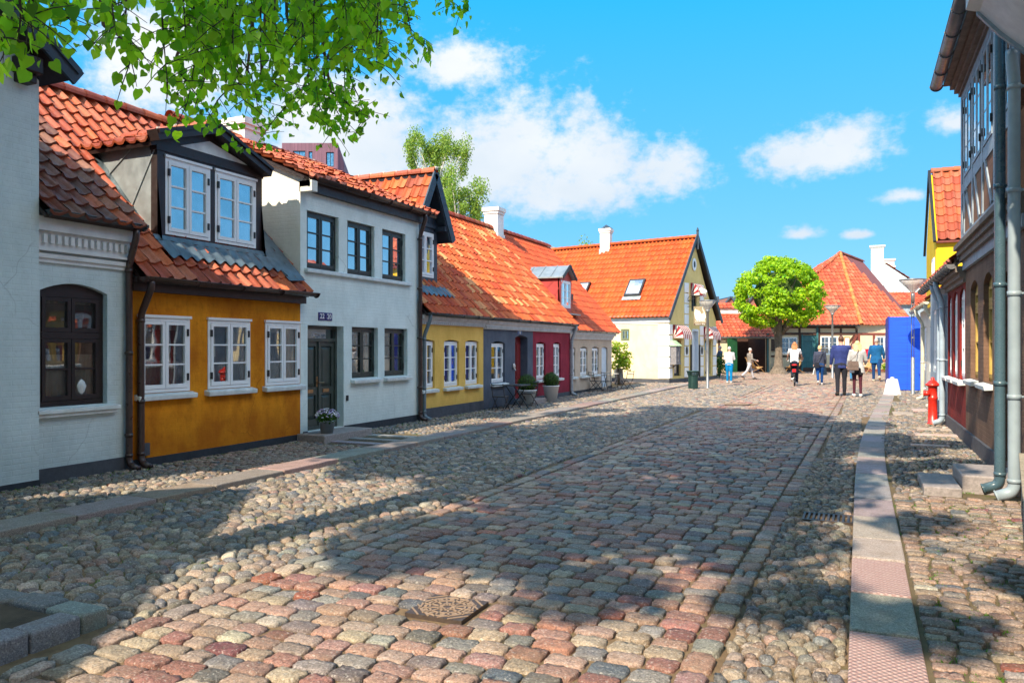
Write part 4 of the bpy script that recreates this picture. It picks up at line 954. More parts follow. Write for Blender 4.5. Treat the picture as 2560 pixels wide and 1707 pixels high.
# kerbed tree pit, lower left
mb = MB(); sheet('tree_pit_soil', [(-7, .5), (-4.15, .5), (-4.15, 3.0), (-7, 3.0)], .075, M_soil('pit_soil', (.05, .04, .03), (.09, .07, .05), (.05, .08, .02), .6))
for k in range(9): 
    y = 3.02-k*.30; mb.col = jit((.17, .18, .19), .25); mb.box(WF, -4.17, -3.99, y-.29, y, -.1, .10+random.uniform(-.01, .01))
for k in range(9):
    x = -4.0-k*.33; mb.col = jit((.16, .17, .18), .25); mb.box(WF, x-.32, x, 3.03, 3.2, -.1, .09+random.uniform(-.01, .01))
mb.col = None; bev(struct(mb.obj('tree_pit_kerb', KERB)), .02, 3)
# cast iron cover, square frame with a spoked round lid
CAST = M_plain('cast_iron', (.060, .040, .030), .5, .35, 30, .3, 120, spec=.6); CASTW = M_plain('worn_iron', (.30, .20, .13), .5, .2, 40)
def cover(x, y, s, rot, label, square=True):
    mb = MB(); c, sn = math.cos(rot), math.sin(rot)
    F = Fr((x, y), (c, sn), (-sn, c))
    mb.box(F, -s, s, -s, s, -.05, .008) if square else mb.lathe((x, y, -.05), [(s, 0), (s, .055), (s*.9, .058), (.0, .058)], 28)
    o = mb.obj('manhole_cover', CAST); tag(o, label, 'manhole cover'); r = MB(); q = s*.86
    o2 = o
    for rr in (.86, .58, .30):
        n = 36
        for k in range(n):
            a, b = 2*math.pi*k/n, 2*math.pi*(k+1)/n; r.bar(F(s*rr*math.cos(a), s*rr*math.sin(a), .009), F(s*rr*math.cos(b), s*rr*math.sin(b), .009), .022*s/.33, .006)
    for k in range(12):
        a = 2*math.pi*k/12; r.bar(F(s*.14*math.cos(a), s*.14*math.sin(a), .009), F(s*.94*math.cos(a), s*.94*math.sin(a), .009), .02*s/.33, .006)
        b = a+math.pi/12; r.bar(F(s*.67*math.cos(b), s*.67*math.sin(b), .009), F(s*.77*math.cos(b), s*.77*math.sin(b), .009), .05*s/.33, .005)
    if square:
        for sx in (-1, 1):
            for sy in (-1, 1):
                for k, d in enumerate((.58, .76)): 
                    e = s*1.0; r.bar(F(sx*e, sy*(e-2*s*(1-d)), .009), F(sx*(e-2*s*(1-d)), sy*e, .009), .010, .005)
    rb = r.obj('ribs', CASTW, o); 
    return o
cv = cover(COVER[0], COVER[1], COVER[2], R(1), 'square cast iron manhole cover with a spoked round lid in the sunlit setts')
cover(-3.2, 22.6, .42, 0, 'round brown manhole cover far off at the edge of the tree shade', False)
cover(-.9, 17.0, .30, 0, 'small dark round cover in the shaded road near the right gutter', False)
mb = MB(); mb.box(WF, -.50, -.04, 7.74, 8.10, -.12, -.03)
for y0, y1 in ((7.74, 7.77), (8.07, 8.10)): mb.box(WF, -.50, -.04, y0, y1, -.03, .004)
for k in range(11): x = -.49+k*.043; mb.box(WF, x, x+.02, 7.77, 8.07, -.03, .004)
top(mb.obj('drain_grate', CAST), 'rusty barred drain grate in the cobbled gutter by the right kerb', 'drain grate')
# ------------------------------------------------------------------ yellow gable shop
sU = Vector((.225, .974)); sN = Vector((.974, -.225)); SC = (-7.73, 34.51)
GB = Fr(SC, tuple(sU), tuple(sN)); SD = Fr(SC, tuple(-sN), tuple(-sU))      # gable front; long side (runs away to the left)
W_, E_, A_ = 5.33, 2.95, 6.75; LEN = 8.2
h = thing('gable_shop', 'pale yellow shop with steep orange roof and white quoins on its gable', 'house', (SC[0], SC[1], 0))
mb = MB(); ops = [(.52, 1.24, .30, 1.92), (2.42, 3.14, .14, 2.42), (3.95, 4.66, .30, 1.92), (2.40, 2.95, 3.3, 4.28)]
wall_open(mb, GB, 0, W_, -.1, E_, ops[:3], .18); wall_open(mb, GB, 1.35, 3.98, E_, 4.6, ops[3:], .15)
mb.poly([GB(0, 0, E_), GB(1.35, 0, E_), GB(1.35, 0, 4.6)]); mb.poly([GB(3.98, 0, E_), GB(W_, 0, E_), GB(3.98, 0, 4.6)]); mb.poly([GB(1.35, 0, 4.6), GB(3.98, 0, 4.6), GB(W_/2, 0, A_-.1)])
mb.obj('gable_wall', GABLEY, h)
mb = MB(); wall_open(mb, SD, 0, LEN, -.1, E_, [(1.97, 2.42, 1.90, 2.44)], .10); mb.poly([GB(W_, 0, 0), GB(W_, -LEN, 0), GB(W_, -LEN, E_), GB(W_, 0, E_)])
mb.poly([GB(0, -LEN, 0), GB(W_, -LEN, 0), GB(W_, -LEN, E_), GB(W_/2, -LEN, A_-.1), GB(0, -LEN, E_)]); mb.obj('wall', PALEY, h)
mb = MB(); mb.box(SD, -.03, LEN, -.1, .03, -.1, .18); mb.box(GB, -.001, W_, -.1, .03, -.1, .18); mb.obj('plinth', PLINTHG, h)
mb = MB(); z = .22
while z < 2.5:
    z1 = min(z+.44, 2.62); mb.box(SD, -.03, .50, -.1, .035, z, z1); mb.box(GB, .0, .30, -.1, .035, z, z1); z += .49
mb.obj('quoin', WHITEW, h)
for a, b, zt in ((1.58, 2.04, 5.2), (3.32, 3.74, 5.2), (4.90, 5.32, 2.6)):
    z = .22; mb = MB()
    while z < zt:
        lim = E_+(A_-E_)/(W_/2)*min(a, W_-b)-.25
        if z+.44 > lim: break
        if not (z > 3.0 and a < 2 and False): mb.box(GB, a, b, -.05, .03, z, z+.44)
        z += .49
    mb.obj('quoin', WHITEW, h)
mb = MB(); mb.box(SD, -.03, LEN, -.05, .05, 2.70, 2.90); mb.box(SD, -.03, LEN, -.05, .09, 2.90, 2.97); mb.box(SD, .50, LEN, -.02, .025, 2.63, 2.66); mb.obj('cornice', WHITEW, h)
gutter(SD, h, -.05, LEN, .17, 3.02, ZINC, .05)
mb = MB(); P0 = Vector(GB(-.22, .16, E_+.02)); S = Vector(GB(W_/2, .16, A_))-P0
tile_roof(mb, P0, -Vector((*sN, 0)), S, LEN+.1, S.length, .21, .32, PAL_SHOP, rough=.4, amp=.03)
P1 = Vector(GB(W_+.22, .16, E_+.02)); S1 = Vector(GB(W_/2, .16, A_))-P1; tile_roof(mb, P1, -Vector((*sN, 0)), S1, LEN+.1, S1.length, .3, .4, PAL_SHOP, rough=.4)
ridge_caps(mb, GB(W_/2, .16, A_+.05), GB(W_/2, -LEN, A_+.05), .10, .4, PAL_SHOP, 0); rf = mb.obj('roof', [TILEN, DARKW], h)
mb = MB()
for sg in (-1, 1):
    A = Vector(GB(W_/2, .19, A_+.10)); Bp = Vector(GB(W_/2+sg*(W_/2+.34), .19, E_-.12)); mb.bar(A, Bp, .05, .18, (0, 0, 1))
mb.bar(GB(W_/2, .19, A_-.55), GB(W_/2, .19, A_+.28), .10, .10, (0, 1, 0)); mb.lathe(GB(W_/2, .19, A_+.28), [(.05, 0), (.07, .05), (.02, .2)], 8); mb.obj('barge_board', SLATEW, h)
for t, zf in ((2.05, .36), (5.05, .36)):      # roof windows (t metres from the gable, zf up the slope)
    d = S.normalized(); a = -Vector((*sN, 0)); n = a.cross(d); n = n if n.z > 0 else -n; o = P0+a*(t+.2)+d*(S.length*zf)+n*.05
    m = MB(); m.hexa([o-a*.42-d*.5, o+a*.42-d*.5, o+a*.42+d*.5, o-a*.42+d*.5, o-a*.42-d*.5+n*.10, o+a*.42-d*.5+n*.10, o+a*.42+d*.5+n*.10, o-a*.42+d*.5+n*.10]); w = m.obj('roof_window', IRON, rf)
    g = MB(); g.poly([o+a*x*.34+d*y*.41+n*.104 for x, y in ((-1, -1), (1, -1), (1, 1), (-1, 1))]); g.obj('roof_pane', GLASSR, rf)
    m = MB(); m.poly([o+a*x*.48+d*y+n*.03 for x, y in ((-1, -.72), (1, -.72), (1, -.5), (-1, -.5))]); m.obj('roof_flashing', ZINC, rf)
cp = GB(W_/2, -4.75, 0); chimney(h, cp[0], cp[1], 6.3, 7.60, .50, CHIM, False)
m = MB(); m.lathe((cp[0], cp[1], 7.60), [(.36, 0), (.02, .22)], 4); m.obj('chimney_cowl', ZINCD, h)
window(SD, h, 1.97, 2.42, 1.905, 2.435, M_plain('olive_frame', (.16, .19, .11), .5), -.03, 2, 1, 2, False, GLASS)
for a, b in ((.52, 1.24), (3.95, 4.66)): window(GB, h, a, b, .305, 1.915, IRON, -.10, 1, 1, 1, False, GLASS, fw=.06)
window(GB, h, 2.40, 2.95, 3.3, 4.28, IRON, -.05, 3, 1, 2, False, GLASS)
mb = MB(); mb.box(GB, 2.42, 2.50, -.16, .03, .14, 2.45); mb.box(GB, 3.06, 3.14, -.16, .03, .14, 2.45); mb.box(GB, 2.5, 3.06, -.16, .04, 2.36, 2.46); mb.box(GB, 2.50, 3.06, -.17, -.12, .14, 2.36); mb.obj('door', M_plain('pale_door', (.62, .68, .74), .4, .08, 3), h)
for a in (2.26, 3.20): m = MB(); m.box(GB, a, a+.12, 0, .05, .20, 1.72); m.obj('shutter', IRON, h)
m = MB()
for k in range(16): a, b = 2*math.pi*k/16, 2*math.pi*(k+1)/16; m.prism([GB(2.64, 0.02, 5.5), GB(2.64+.22*math.cos(a), .02, 5.5+.30*math.sin(a)), GB(2.64+.22*math.cos(b), .02, 5.5+.30*math.sin(b))], (*(sN*.03), 0))
ov = m.obj('oval_window', WHITEW, h); m = MB(); m.poly([GB(2.64+.10*math.cos(a), .056, 5.5+.16*math.sin(a)) for a in [2*math.pi*k/14 for k in range(14)]]); m.obj('oval_pane', IRON, ov)
for a in (1.81, 3.53):
    m = MB(); m.prism([GB(a+.11*math.cos(t), .034, 1.45+.19*math.sin(t)) for t in [2*math.pi*k/14 for k in range(14)]], (*(sN*.015), 0)); m.obj('oval_plaque', IRON, h)
STRW = M_plain('awning_white', (.62, .56, .52), .8, .1, 5); STRR = M_plain('awning_red', (.30, .018, .03), .8, .2, 5)
def awning(a, b, z0, z1, out, side_mat=None):
    mb = MB(); n = int((b-a)/.09)
    for k in range(n):
        mb.m = k % 2; x0, x1 = a+(b-a)*k/n, a+(b-a)*(k+1)/n
        arc = [(out*math.sin(t), z1-(z1-z0)*(1-math.cos(t))) for t in [math.pi/2*j/6 for j in range(7)]]
        for (p, z), (q, zz) in zip(arc, arc[1:]): mb.poly([GB(x0, p, z), GB(x1, p, z), GB(x1, q, zz), GB(x0, q, zz)])
        mb.poly([GB(x0, out, z0), GB(x1, out, z0), GB((x0+x1)/2, out+.01, z0-.10)])
    for x in (a, b):
        n2 = 6
        for j in range(n2):
            t0, t1 = math.pi/2*j/n2, math.pi/2*(j+1)/n2; mb.m = j % 2
            mb.poly([GB(x, 0, z0), GB(x, out*math.sin(t0), z1-(z1-z0)*(1-math.cos(t0))), GB(x, out*math.sin(t1), z1-(z1-z0)*(1-math.cos(t1)))])
    mb.obj('awning', [STRR, STRW], h)
awning(.42, 1.40, 2.02, 2.62, .50); awning(3.82, 4.85, 2.02, 2.60, .48); awning(2.30, 3.05, 4.02, 4.62, .45)
# hanging sign
sg = thing('hanging_sign', 'hanging painted swan sign on a scrolled iron bracket on the yellow gable', 'sign', GB(1.9, 0, 3.86))
HS = Fr(GB(1.9, 0, 0)[:2], tuple(sN), tuple(-sU)); mb = MB()
mb.box(HS, -.02, .02, -.03, .03, 3.65, 4.15); mb.bar(HS(0, 0, 3.72), HS(.75, 0, 4.02), .02, .02); mb.bar(HS(0, 0, 3.48), HS(1.0, 0, 3.48), .02, .02)
for k in range(16): a, b = 2*math.pi*k/12, 2*math.pi*(k+1)/12; r0, r1 = .17-.008*k, .17-.008*(k+1); mb.bar(HS(.17+r0*math.cos(a), 0, 3.82+r0*math.sin(a)), HS(.17+r1*math.cos(b), 0, 3.82+r1*math.sin(b)), .018, .018)
mb.obj('bracket', IRON, sg)
mb = MB(); SGB = M_plain('sign_board', (.30, .24, .15), .6, .3, 6); mb.box(HS, .34, 1.00, -.02, .02, 2.62, 3.48); bd = mb.obj('board', SGB, sg)
SW = M_plain('swan_white', (.85, .84, .76), .5, .06); mb = MB()
def blob(pts): mb.prism([HS(.34+x*.66, .022, 2.62+z*.86) for x, z in pts], tuple(Vector((*(-sU*.008), 0))))
blob([(.10, .86), (.06, .62), (.12, .36), (.24, .26), (.52, .24), (.80, .28), (.90, .42), (.86, .56), (.72, .64), (.58, .56), (.46, .74), (.28, .80)])
neck = [(.80, .46), (.84, .58), (.78, .70), (.70, .80), (.68, .92), (.75, .95)]
for p, q in zip(neck, neck[1:]): mb.bar(HS(.34+p[0]*.66, .026, 2.62+p[1]*.86), HS(.34+q[0]*.66, .026, 2.62+q[1]*.86), .02, .055, tuple(Vector((*(-sU), 0))))
mb.obj('swan', SW, bd); mb = MB(); mb.box(HS, .36, .98, .02, .032, 2.62, 2.70); mb.obj('name_strip', M_plain('sign_brown', (.10, .05, .03), .6), bd)
text('ODENSE', .13, HS, .67, .030, 2.80, SW, bd, 'lettering'); text('Souvenir Shop', .082, HS, .67, .038, 2.66, SW, bd, 'lettering')
fl = thing('toy_figure', 'white dog figure with red ribbon on the sign bracket', 'figure', HS(.80, 0, 4.0)); mb = MB()
mb.ell(HS(.82, 0, 4.13), (.16, .10, .13), 10, 7); mb.ell(HS(.70, 0, 4.24), (.10, .09, .10), 10, 7); mb.ell(HS(.62, 0, 4.22), (.05, .05, .04), 8, 6); mb.tube([HS(.9, 0, 4.1), HS(.92, 0, 4.0)], .03, 6); mb.tube([HS(.76, 0, 4.1), HS(.76, 0, 4.0)], .03, 6); mb.obj('body', SW, fl, True)
mb = MB(); mb.ell(HS(.74, .02, 4.03), (.09, .06, .06), 8, 6); mb.obj('ribbon', STRR, fl, True)
bx = thing('display_case', 'grey wooden wall case with green roof beside the shop window', 'display case', GB(.30, .2, .84)); mb = MB(); DC = M_plain('weathered_grey_wood', (.22, .21, .22), .7, .3, 12)
mb.box(GB, .10, .52, .04, .30, .90, 1.66)
for z in (.95, 1.20, 1.45): mb.box(GB, .08, .54, .30, .32, z, z+.03)
mb.box(GB, .29, .32, .30, .325, .92, 1.64); mb.box(GB, .05, .57, 0, .33, .84, .90); mb.bar(GB(.31, .04, .70), GB(.31, .25, .86), .05, .05); mb.obj('case', DC, bx)
mb = MB(); mb.hexa([GB(.04, 0, 1.66), GB(.58, 0, 1.66), GB(.58, .38, 1.66), GB(.04, .38, 1.66), GB(.08, 0, 1.92), GB(.54, 0, 1.92), GB(.54, .10, 1.90), GB(.08, .10, 1.90)]); mb.obj('case_roof', M_plain('pale_green_roof', (.40, .58, .36), .6), bx)

# ------------------------------------------------------------------ buildings closing the square (frame parallel to the picture)
cR = Vector((math.cos(YAW), math.sin(YAW))); cF = Vector((-math.sin(YAW), math.cos(YAW)))
def C2(X, Y): p = cR*X+cF*Y; return (p.x, p.y)
def CF(Y): return Fr(C2(0, Y), tuple(cR), tuple(-cF))
def c3(X, Y, z): return (*C2(X, Y), z)
CREAMF = M_wall('cream_infill', (.74, .60, .42), (.66, .52, .35), .15, .2); TIMB = M_plain('dark_timber', (.07, .028, .018), .7, .3, 8); TIMR = M_plain('red_timber', (.22, .055, .035), .65, .25, 8)
F = CF(52); h = thing('half_timbered_house', 'low half timbered house under a steep hipped orange tile roof across the square', 'house', c3(21, 52, 0))
mb = MB(); wall_open(mb, F, 16.6, 23.05, -.2, 3.2, [(17.9, 19.05, 1.15, 2.28), (19.25, 20.4, .0, 2.4), (20.55, 21.75, 1.1, 2.35)], .12)
F2 = Fr(C2(23.05, 52), tuple((cR*.985+cF*.17)), tuple((cR*.17-cF*.985))); wall_open(mb, F2, 0, 4.4, -.2, 3.2, [(1.35, 2.6, .95, 2.35)], .12)
mb.poly([c3(16.6, 52, 0), c3(16.6, 62, 0), c3(16.6, 62, 3.2), c3(16.6, 52, 3.2)]); mb.obj('wall', CREAMF, h)
mb = MB(); mb.box(F, 16.58, 23.05, -.05, .03, 2.42, 2.58); mb.box(F, 16.58, 19.2, -.05, .03, .95, 1.07); mb.box(F, 16.58, 23.05, -.05, .05, 2.86, 3.04)
for x in (16.6, 17.55, 19.1, 20.4, 21.85, 22.9): mb.box(F, x, x+.14, -.05, .025, 0, 2.85)
mb.bar(F(16.8, .02, 2.4), F(17.5, .02, 1.5), .05, .14); mb.bar(F(22.2, .02, 1.6), F(22.85, .02, 2.42), .05, .14); mb.box(F, 16.6, 23.05, -.03, .035, -.1, .25); mb.obj('timber_frame', TIMB, h)
mb = MB(); mb.box(F2, 0, 4.4, -.05, .03, 2.42, 2.56); mb.box(F2, 0, 4.4, -.05, .03, .62, .78); mb.box(F2, 0, 4.4, -.05, .035, -.1, .15)
for x in (.0, 1.1, 2.75, 4.2): mb.box(F2, x, x+.16, -.05, .025, 0, 2.42)
mb.bar(F2(-.6, .05, 1.5), F2(-.1, .05, 2.42), .05, .16); mb.obj('timber_frame', TIMR, h)
TEAL = M_plain('teal_paint', (.035, .14, .16), .5, .2, 4)
mb = MB(); mb.box(F, 19.25, 20.40, -.10, -.05, 0, 2.4); mb.box(F, 19.28, 19.38, -.05, .06, 0, 2.45); mb.box(F, 20.28, 20.40, -.05, .06, 0, 2.95)
for k in range(6): mb.box(F, 19.42+k*.14, 19.53+k*.14, -.05, -.03, .1, 2.0)
mb.box(F, 19.25, 20.4, -.05, .0, 2.02, 2.12); mb.box(F, 19.25, 20.4, -.05, -.01, .62, .70); mb.obj('door', TEAL, h)
window(F, h, 17.9, 19.05, 1.155, 2.275, WHITEW, -.03, 3, 2, 2, False, GLASS); window(F, h, 20.55, 21.75, 1.105, 2.345, WHITEW, -.03, 3, 2, 2, False, GLASS); window(F2, h, 1.35, 2.6, .955, 2.345, WHITEW, -.03, 3, 2, 2, False, GLASS)
mb = MB(); mb.box(F, 22.15, 22.5, .0, .04, 1.35, 2.3); mb.obj('poster_frame', M_plain('light_wood', (.45, .22, .07), .6), h); mb = MB(); mb.box(F, 22.19, 22.46, .04, .05, 1.4, 2.22); mb.obj('poster', M_plain('poster_paper', (.78, .80, .74), .7), h)
mb = MB(); mb.box(F, 16.95, 17.5, .03, .07, 1.35, 2.15); o = mb.obj('menu_board', M_plain('menu_brown', (.06, .03, .02), .6), h)
E0, E1, E2, AP, R1 = Vector(c3(16.2, 51.6, 3.1)), Vector(c3(23.1, 51.55, 3.1)), Vector(c3(27.5, 52.95, 3.1)), Vector(c3(23.97, 57, 8.5)), Vector(c3(27.9, 62, 8.4))
def face_roof(mb, A, B, poly, tw, ch, pal, rough=1, amp=.03):
    U = (B-A); ln = U.length; U.normalize(); n = (B-A).cross(poly[2]-A).normalized(); S = n.cross(U)
    if S.z < 0: S = -S
    P2 = [((p-A).dot(U), (p-A).dot(S)) for p in poly]; hi = max(p[1] for p in P2); lo = min(p[0] for p in P2); w = max(p[0] for p in P2)-lo
    def ins(x, y):
        x += lo; c = False; j = len(P2)-1
        for i in range(len(P2)):
            (xi, yi), (xj, yj) = P2[i], P2[j]
            if (yi > y) != (yj > y) and x < (xj-xi)*(y-yi)/(yj-yi)+xi: c = not c
            j = i
        return c
    tile_roof(mb, A+U*lo, U, S, w, hi, tw, ch, pal, ins, amp, rough=rough)
    mb.m = 1; nn = n if n.z > 0 else -n; mb.poly([p-nn*.01 for p in poly]); mb.m = 0
mb = MB(); face_roof(mb, E0, E1, [E0, E1, AP], .27, .36, PAL_FAR); face_roof(mb, E1, E2, [E1, E2, AP], .27, .36, PAL_FAR); face_roof(mb, AP, R1, [AP, R1, E2], .27, .36, PAL_FAR); face_roof(mb, Vector(c3(16.2, 62, 3.1)), E0, [Vector(c3(16.2, 62, 3.1)), E0, AP], .3, .4, PAL_FAR)
ridge_caps(mb, E1, AP, .13, .4, [(.50, .19, .05)], .0); ridge_caps(mb, AP, R1, .13, .4, PAL_OLD); ridge_caps(mb, E0, AP, .13, .4, PAL_FAR, .4)
mb.m = 2; d = (R1-E2)
for k in range(14):
    a = E2+Vector((-1.6, 0, 0))+d*(k/14)*.98+Vector((0, 0, .10)); 
mb.m = 0; mb.obj('roof', [TILE, TIMR], h)
gutter(F, h, 16.2, 23.0, .45, 3.06, ZINCD, .06)
mb = MB(); mb.lathe(F(22.95, .2, 2.9), [(.02, -.1), (.16, .06), (.17, .12), (.02, .16)], 10); mb.tube([F(22.95, .0, 2.75), F(22.95, .2, 2.85)], .03, 6); mb.obj('wall_lamp', ZINC, h)
# low wing with the gateway
F = CF(50); h = thing('gateway_wing', 'low half timbered wing with open green door in a dark gateway', 'building', c3(14.7, 50, 0))
mb = MB(); wall_open(mb, F, 12.4, 16.6, -.2, 2.3, [(14.35, 16.3, -.2, 2.15)], .2); mb.obj('wall', CREAMF, h)
mb = MB()
for x in (12.6, 13.2, 13.9): mb.box(F, x, x+.13, -.05, .03, 0, 2.3)
mb.box(F, 12.4, 16.6, -.05, .03, 2.16, 2.3); mb.box(F, 16.3, 16.45, -.05, .05, 0, 2.5); mb.obj('timber_frame', TIMB, h)
mb = MB(); mb.box(F, 14.0, 16.6, -4, -3.9, -.2, 3); mb.box(F, 14.2, 14.35, -4, -.2, -.2, 2.5); mb.box(F, 16.3, 16.45, -4, -.2, -.2, 2.5); mb.obj('passage_wall', TIMB, h)
mb = MB(); A, Bq = Vector(F(12.2, .25, 2.28)), Vector(F(16.75, .25, 2.28)); tp = [Vector(c3(16.75, 52.1, 3.75)), Vector(c3(12.2, 52.1, 3.75))]; face_roof(mb, A, Bq, [A, Bq]+tp, .25, .34, PAL_FAR); ridge_caps(mb, tp[1], tp[0], .1, .4, PAL_FAR); mb.obj('roof', [TILE, TIMB], h)
gutter(F, h, 12.2, 16.7, .30, 2.24, ZINC, .05)
mb = MB(); DG = M_plain('green_door_paint', (.015, .10, .03), .5, .25, 4); FD = Fr(F(14.35, .05, 0)[:2], tuple((cR*-.9-cF*.42)), tuple((cR*.42-cF*.9)))
mb.box(FD, -.05, .72, 0, .05, 0, 2.15)
for z0, z1 in ((.15, .85), (1.15, 2.0)): mb.box(FD, .08, .58, .05, .07, z0, z1)
mb.box(FD, -.05, .72, .05, .08, .95, 1.03); dr = mb.obj('door', DG, h); mb = MB(); mb.tube([FD(.62, .05, 1.0), FD(.62, .11, 1.0)], .02, 6); mb.obj('handle', IRON, dr)
mb = MB(); mb.box(F, 16.32, 16.42, .05, .12, 0, 2.5); mb.box(F, 14.02, 14.09, .05, .10, 0, 2.2); mb.obj('door_post', TEAL, h)
# behind
h = thing('cream_wall_building', 'plain cream walled building with tiled coping behind the gateway wing', 'building', c3(13, 60, 0)); F = CF(60)
mb = MB(); mb.box(F, 8, 18.3, -3, 0, 0, 4.7); mb.obj('wall', CREAM_S, h); mb = MB(); tile_roof(mb, F(8, .15, 4.62), (*cR, 0), (*(cF*.8), .6), 10.3, .7, .3, .35, PAL_FAR, backing=False); mb.obj('coping', TILE, h)
h = thing('sawtooth_factory', 'red brick factory with three dark sawtooth roof ridges far beyond the wall', 'factory', c3(30, 110, 0)); F = CF(110); BRK = M_wall('red_brick', (.30, .13, .10), (.22, .09, .07), .4, .2)
mb = MB()
for k in range(4): x = 26.0+k*3.1; mb.prism([F(x, 0, 0), F(x+3.1, 0, 0), F(x+3.1, 0, 6.6), F(x+1.7, 0, 8.6), F(x, 0, 6.6)], (*(cF*20), 0))
mb.obj('wall', BRK, h); mb = MB()
for k in range(4): x = 26.0+k*3.1; mb.bar(F(x-.05, .1, 6.65), F(x+1.7, .1, 8.75), .4, .15); mb.hexa([F(x+1.7, .25, 8.6), F(x+3.15, .25, 6.6), F(x+3.15, -20, 6.6), F(x+1.7, -20, 8.6), F(x+1.7, .25, 8.75), F(x+3.15, .25, 8.75), F(x+3.15, -20, 8.75), F(x+1.7, -20, 8.75)])
mb.obj('roof', M_plain('slate_blue_roof', (.05, .07, .10), .6, .2, 2), h)
h = thing('white_gabled_building', 'white rendered gable with four white chimneys rising behind the hipped roof', 'building', c3(36, 75, 0)); F = CF(75)
mb = MB(); mb.prism([F(31, 0, 0), F(42, 0, 0), F(42, 0, 5.6), F(35.9, 0, 9.6), F(31, 0, 5.6)], (*(cF*14+cR*6), 0)); mb.obj('wall', WHITE_2, h)
mb = MB(); d = cF*14+cR*6; face_roof(mb, Vector(F(42.2, .2, 5.6)), Vector(F(42.2+6, -14, 5.6)), [Vector(F(42.2, .2, 5.6)), Vector(F(48.2, -14, 5.6)), Vector(F(41.9, -14, 9.75)), Vector(F(36.2, -.6, 9.75))], .4, .5, PAL_FAR); mb.obj('roof', [TILE, TIMR], h)
for X, Y, z1, w in ((35.4, 75.6, 11.4, 1.1), (38.6, 80, 10.6, 1.05), (40.6, 84, 10.3, 1.0), (42.6, 88, 9.7, 1.1)): x, y = C2(X, Y); chimney(h, x, y, 7.5, z1, w, CHIM)
h = thing('grey_low_building', 'low grey building with red tile roof right of the hipped roof', 'building', c3(33, 66, 0)); F = CF(66)
mb = MB(); mb.box(F, 29, 42, -6, 0, 0, 5.2); mb.obj('wall', BLUEG, h); mb = MB(); A, Bq = Vector(F(29, .3, 5.2)), Vector(F(42, .3, 5.2)); face_roof(mb, A, Bq, [A, Bq, Vector(F(42, -2, 6.4)), Vector(F(29, -2, 6.4))], .3, .38, PAL_FAR); mb.obj('roof', [TILE, TIMR], h)
window(F, h, 32.3, 33.3, 3.2, 4.4, WHITEW, .03, 2, 1, 2, False, GLASS)
h = thing('purple_tower', 'tall plum coloured wood clad building with large windows far behind the roofs', 'apartment building', c3(-31, 120, 0)); F = CF(120)
t = NT('plum_cladding'); W = t.wallvec(); wv = t.noise(W, 3.2, 3, .7, (1, .03, 1)); CLAD = t.set(Base_Color=t.mix(t.ramp(wv, .35, .68), (.085, .035, .06), (.20, .085, .13)), Roughness=.7)
mb = MB(); WIN = [(-34.9, -34.3, 29.6, 31.9), (-33.7, -31.8, 29.5, 31.8), (-31.3, -30.7, 29.5, 31.7), (-28.6, -27.4, 29.4, 31.6), (-32.5, -30.7, 26.4, 28.7), (-28.6, -28.1, 26.4, 28.6), (-28.5, -27.4, 22.8, 25.3)]
wall_open(mb, F, -35.4, -26.8, 0, 33.0, WIN, .5); mb.poly([c3(-26.8, 120, 0), c3(-29.5, 134, 0), c3(-29.5, 134, 33), c3(-26.8, 120, 33)]); mb.poly([c3(-26.8, 120, 33.0), c3(-29.5, 134, 33), c3(-38, 134, 33), c3(-35.4, 120, 33.0)])
mb.hexa([c3(-26.8, 120, 0), c3(-26.1, 120.4, 0), c3(-27.5, 134, 0), c3(-29.5, 134, 0), c3(-26.8, 120, 33), c3(-26.05, 121, 30.0), c3(-27.5, 134, 30), c3(-29.5, 134, 33)]); mb.obj('wall', CLAD, h)
for a, b, c, d in WIN: window(F, h, a, b, c, d, IRON, -.2, 1, 1, 2 if b-a > 1 else 1, False, GLASSU, fw=.06)
h = thing('flat_roofed_hall', 'white hall with grey sloping roof edge glimpsed between two orange roofs', 'building', c3(3.3, 70, 0)); F = CF(70)
mb = MB(); mb.box(F, .5, 6.5, -6, 0, 0, 9.6); mb.obj('wall', WHITE_2, h); mb = MB(); mb.prism([F(.5, .2, 9.6), F(2.6, .2, 11.15), F(4.3, .2, 10.3), F(4.6, .2, 9.6)], (*(cF*6), 0)); mb.obj('roof', ZINC, h)
F = CF(58)
for k in range(5):
    mb = MB(); x = .72+k*.23; mb.lathe(F(x, 0, 7.4), [(.07, 0), (.07, 2.0-.06*k), (.11, 2.0-.06*k), (.11, 2.18-.06*k), (.02, 2.28-.06*k)], 10); mb.box(F, x-.10, x+.10, -.1, .1, 7.4, 9.1-.1*k)
    top(mb.obj('roof_vent', SLATEW), 'dark cowled roof vent, one of a row showing above the long tiled ridge', 'vent', 'roof vents above the ridge')

# ------------------------------------------------------------------ right row
XR = 1.6; Rr = Fr((XR, 0), (0, 1), (-1, 0))
h = thing('near_white_house', 'white rendered house at the right edge with a coved white eave and black window frame', 'house', (1.72, 3, 0))
RN = Fr((1.72, 0), (0, 1), (-1, 0)); mb = MB(); wall_open(mb, RN, -8, 9.2, -.1, 4.8, [(7.7, 8.75, 1.0, 2.7), (4.6, 5.8, 1.0, 2.7), (1.6, 2.8, 1.0, 2.7)], .15); mb.poly([RN(9.2, 0, -.1), RN(9.2, -3, -.1), RN(9.2, -3, 4.8), RN(9.2, 0, 4.8)]); mb.obj('wall', WHITE_2, h)
for a, b in ((7.7, 8.75), (4.6, 5.8), (1.6, 2.8)): window(RN, h, a, b, 1.0, 2.7, IRON, -.05, 3, 1, 2, False, GLASS, sill=WHITES)
mb = MB(); mb.box(RN, 8.86, 8.98, 0, .05, 0, 4.6); mb.box(RN, 7.5, 7.62, 0, .05, 0, 4.6); mb.obj('timber', IRON, h)
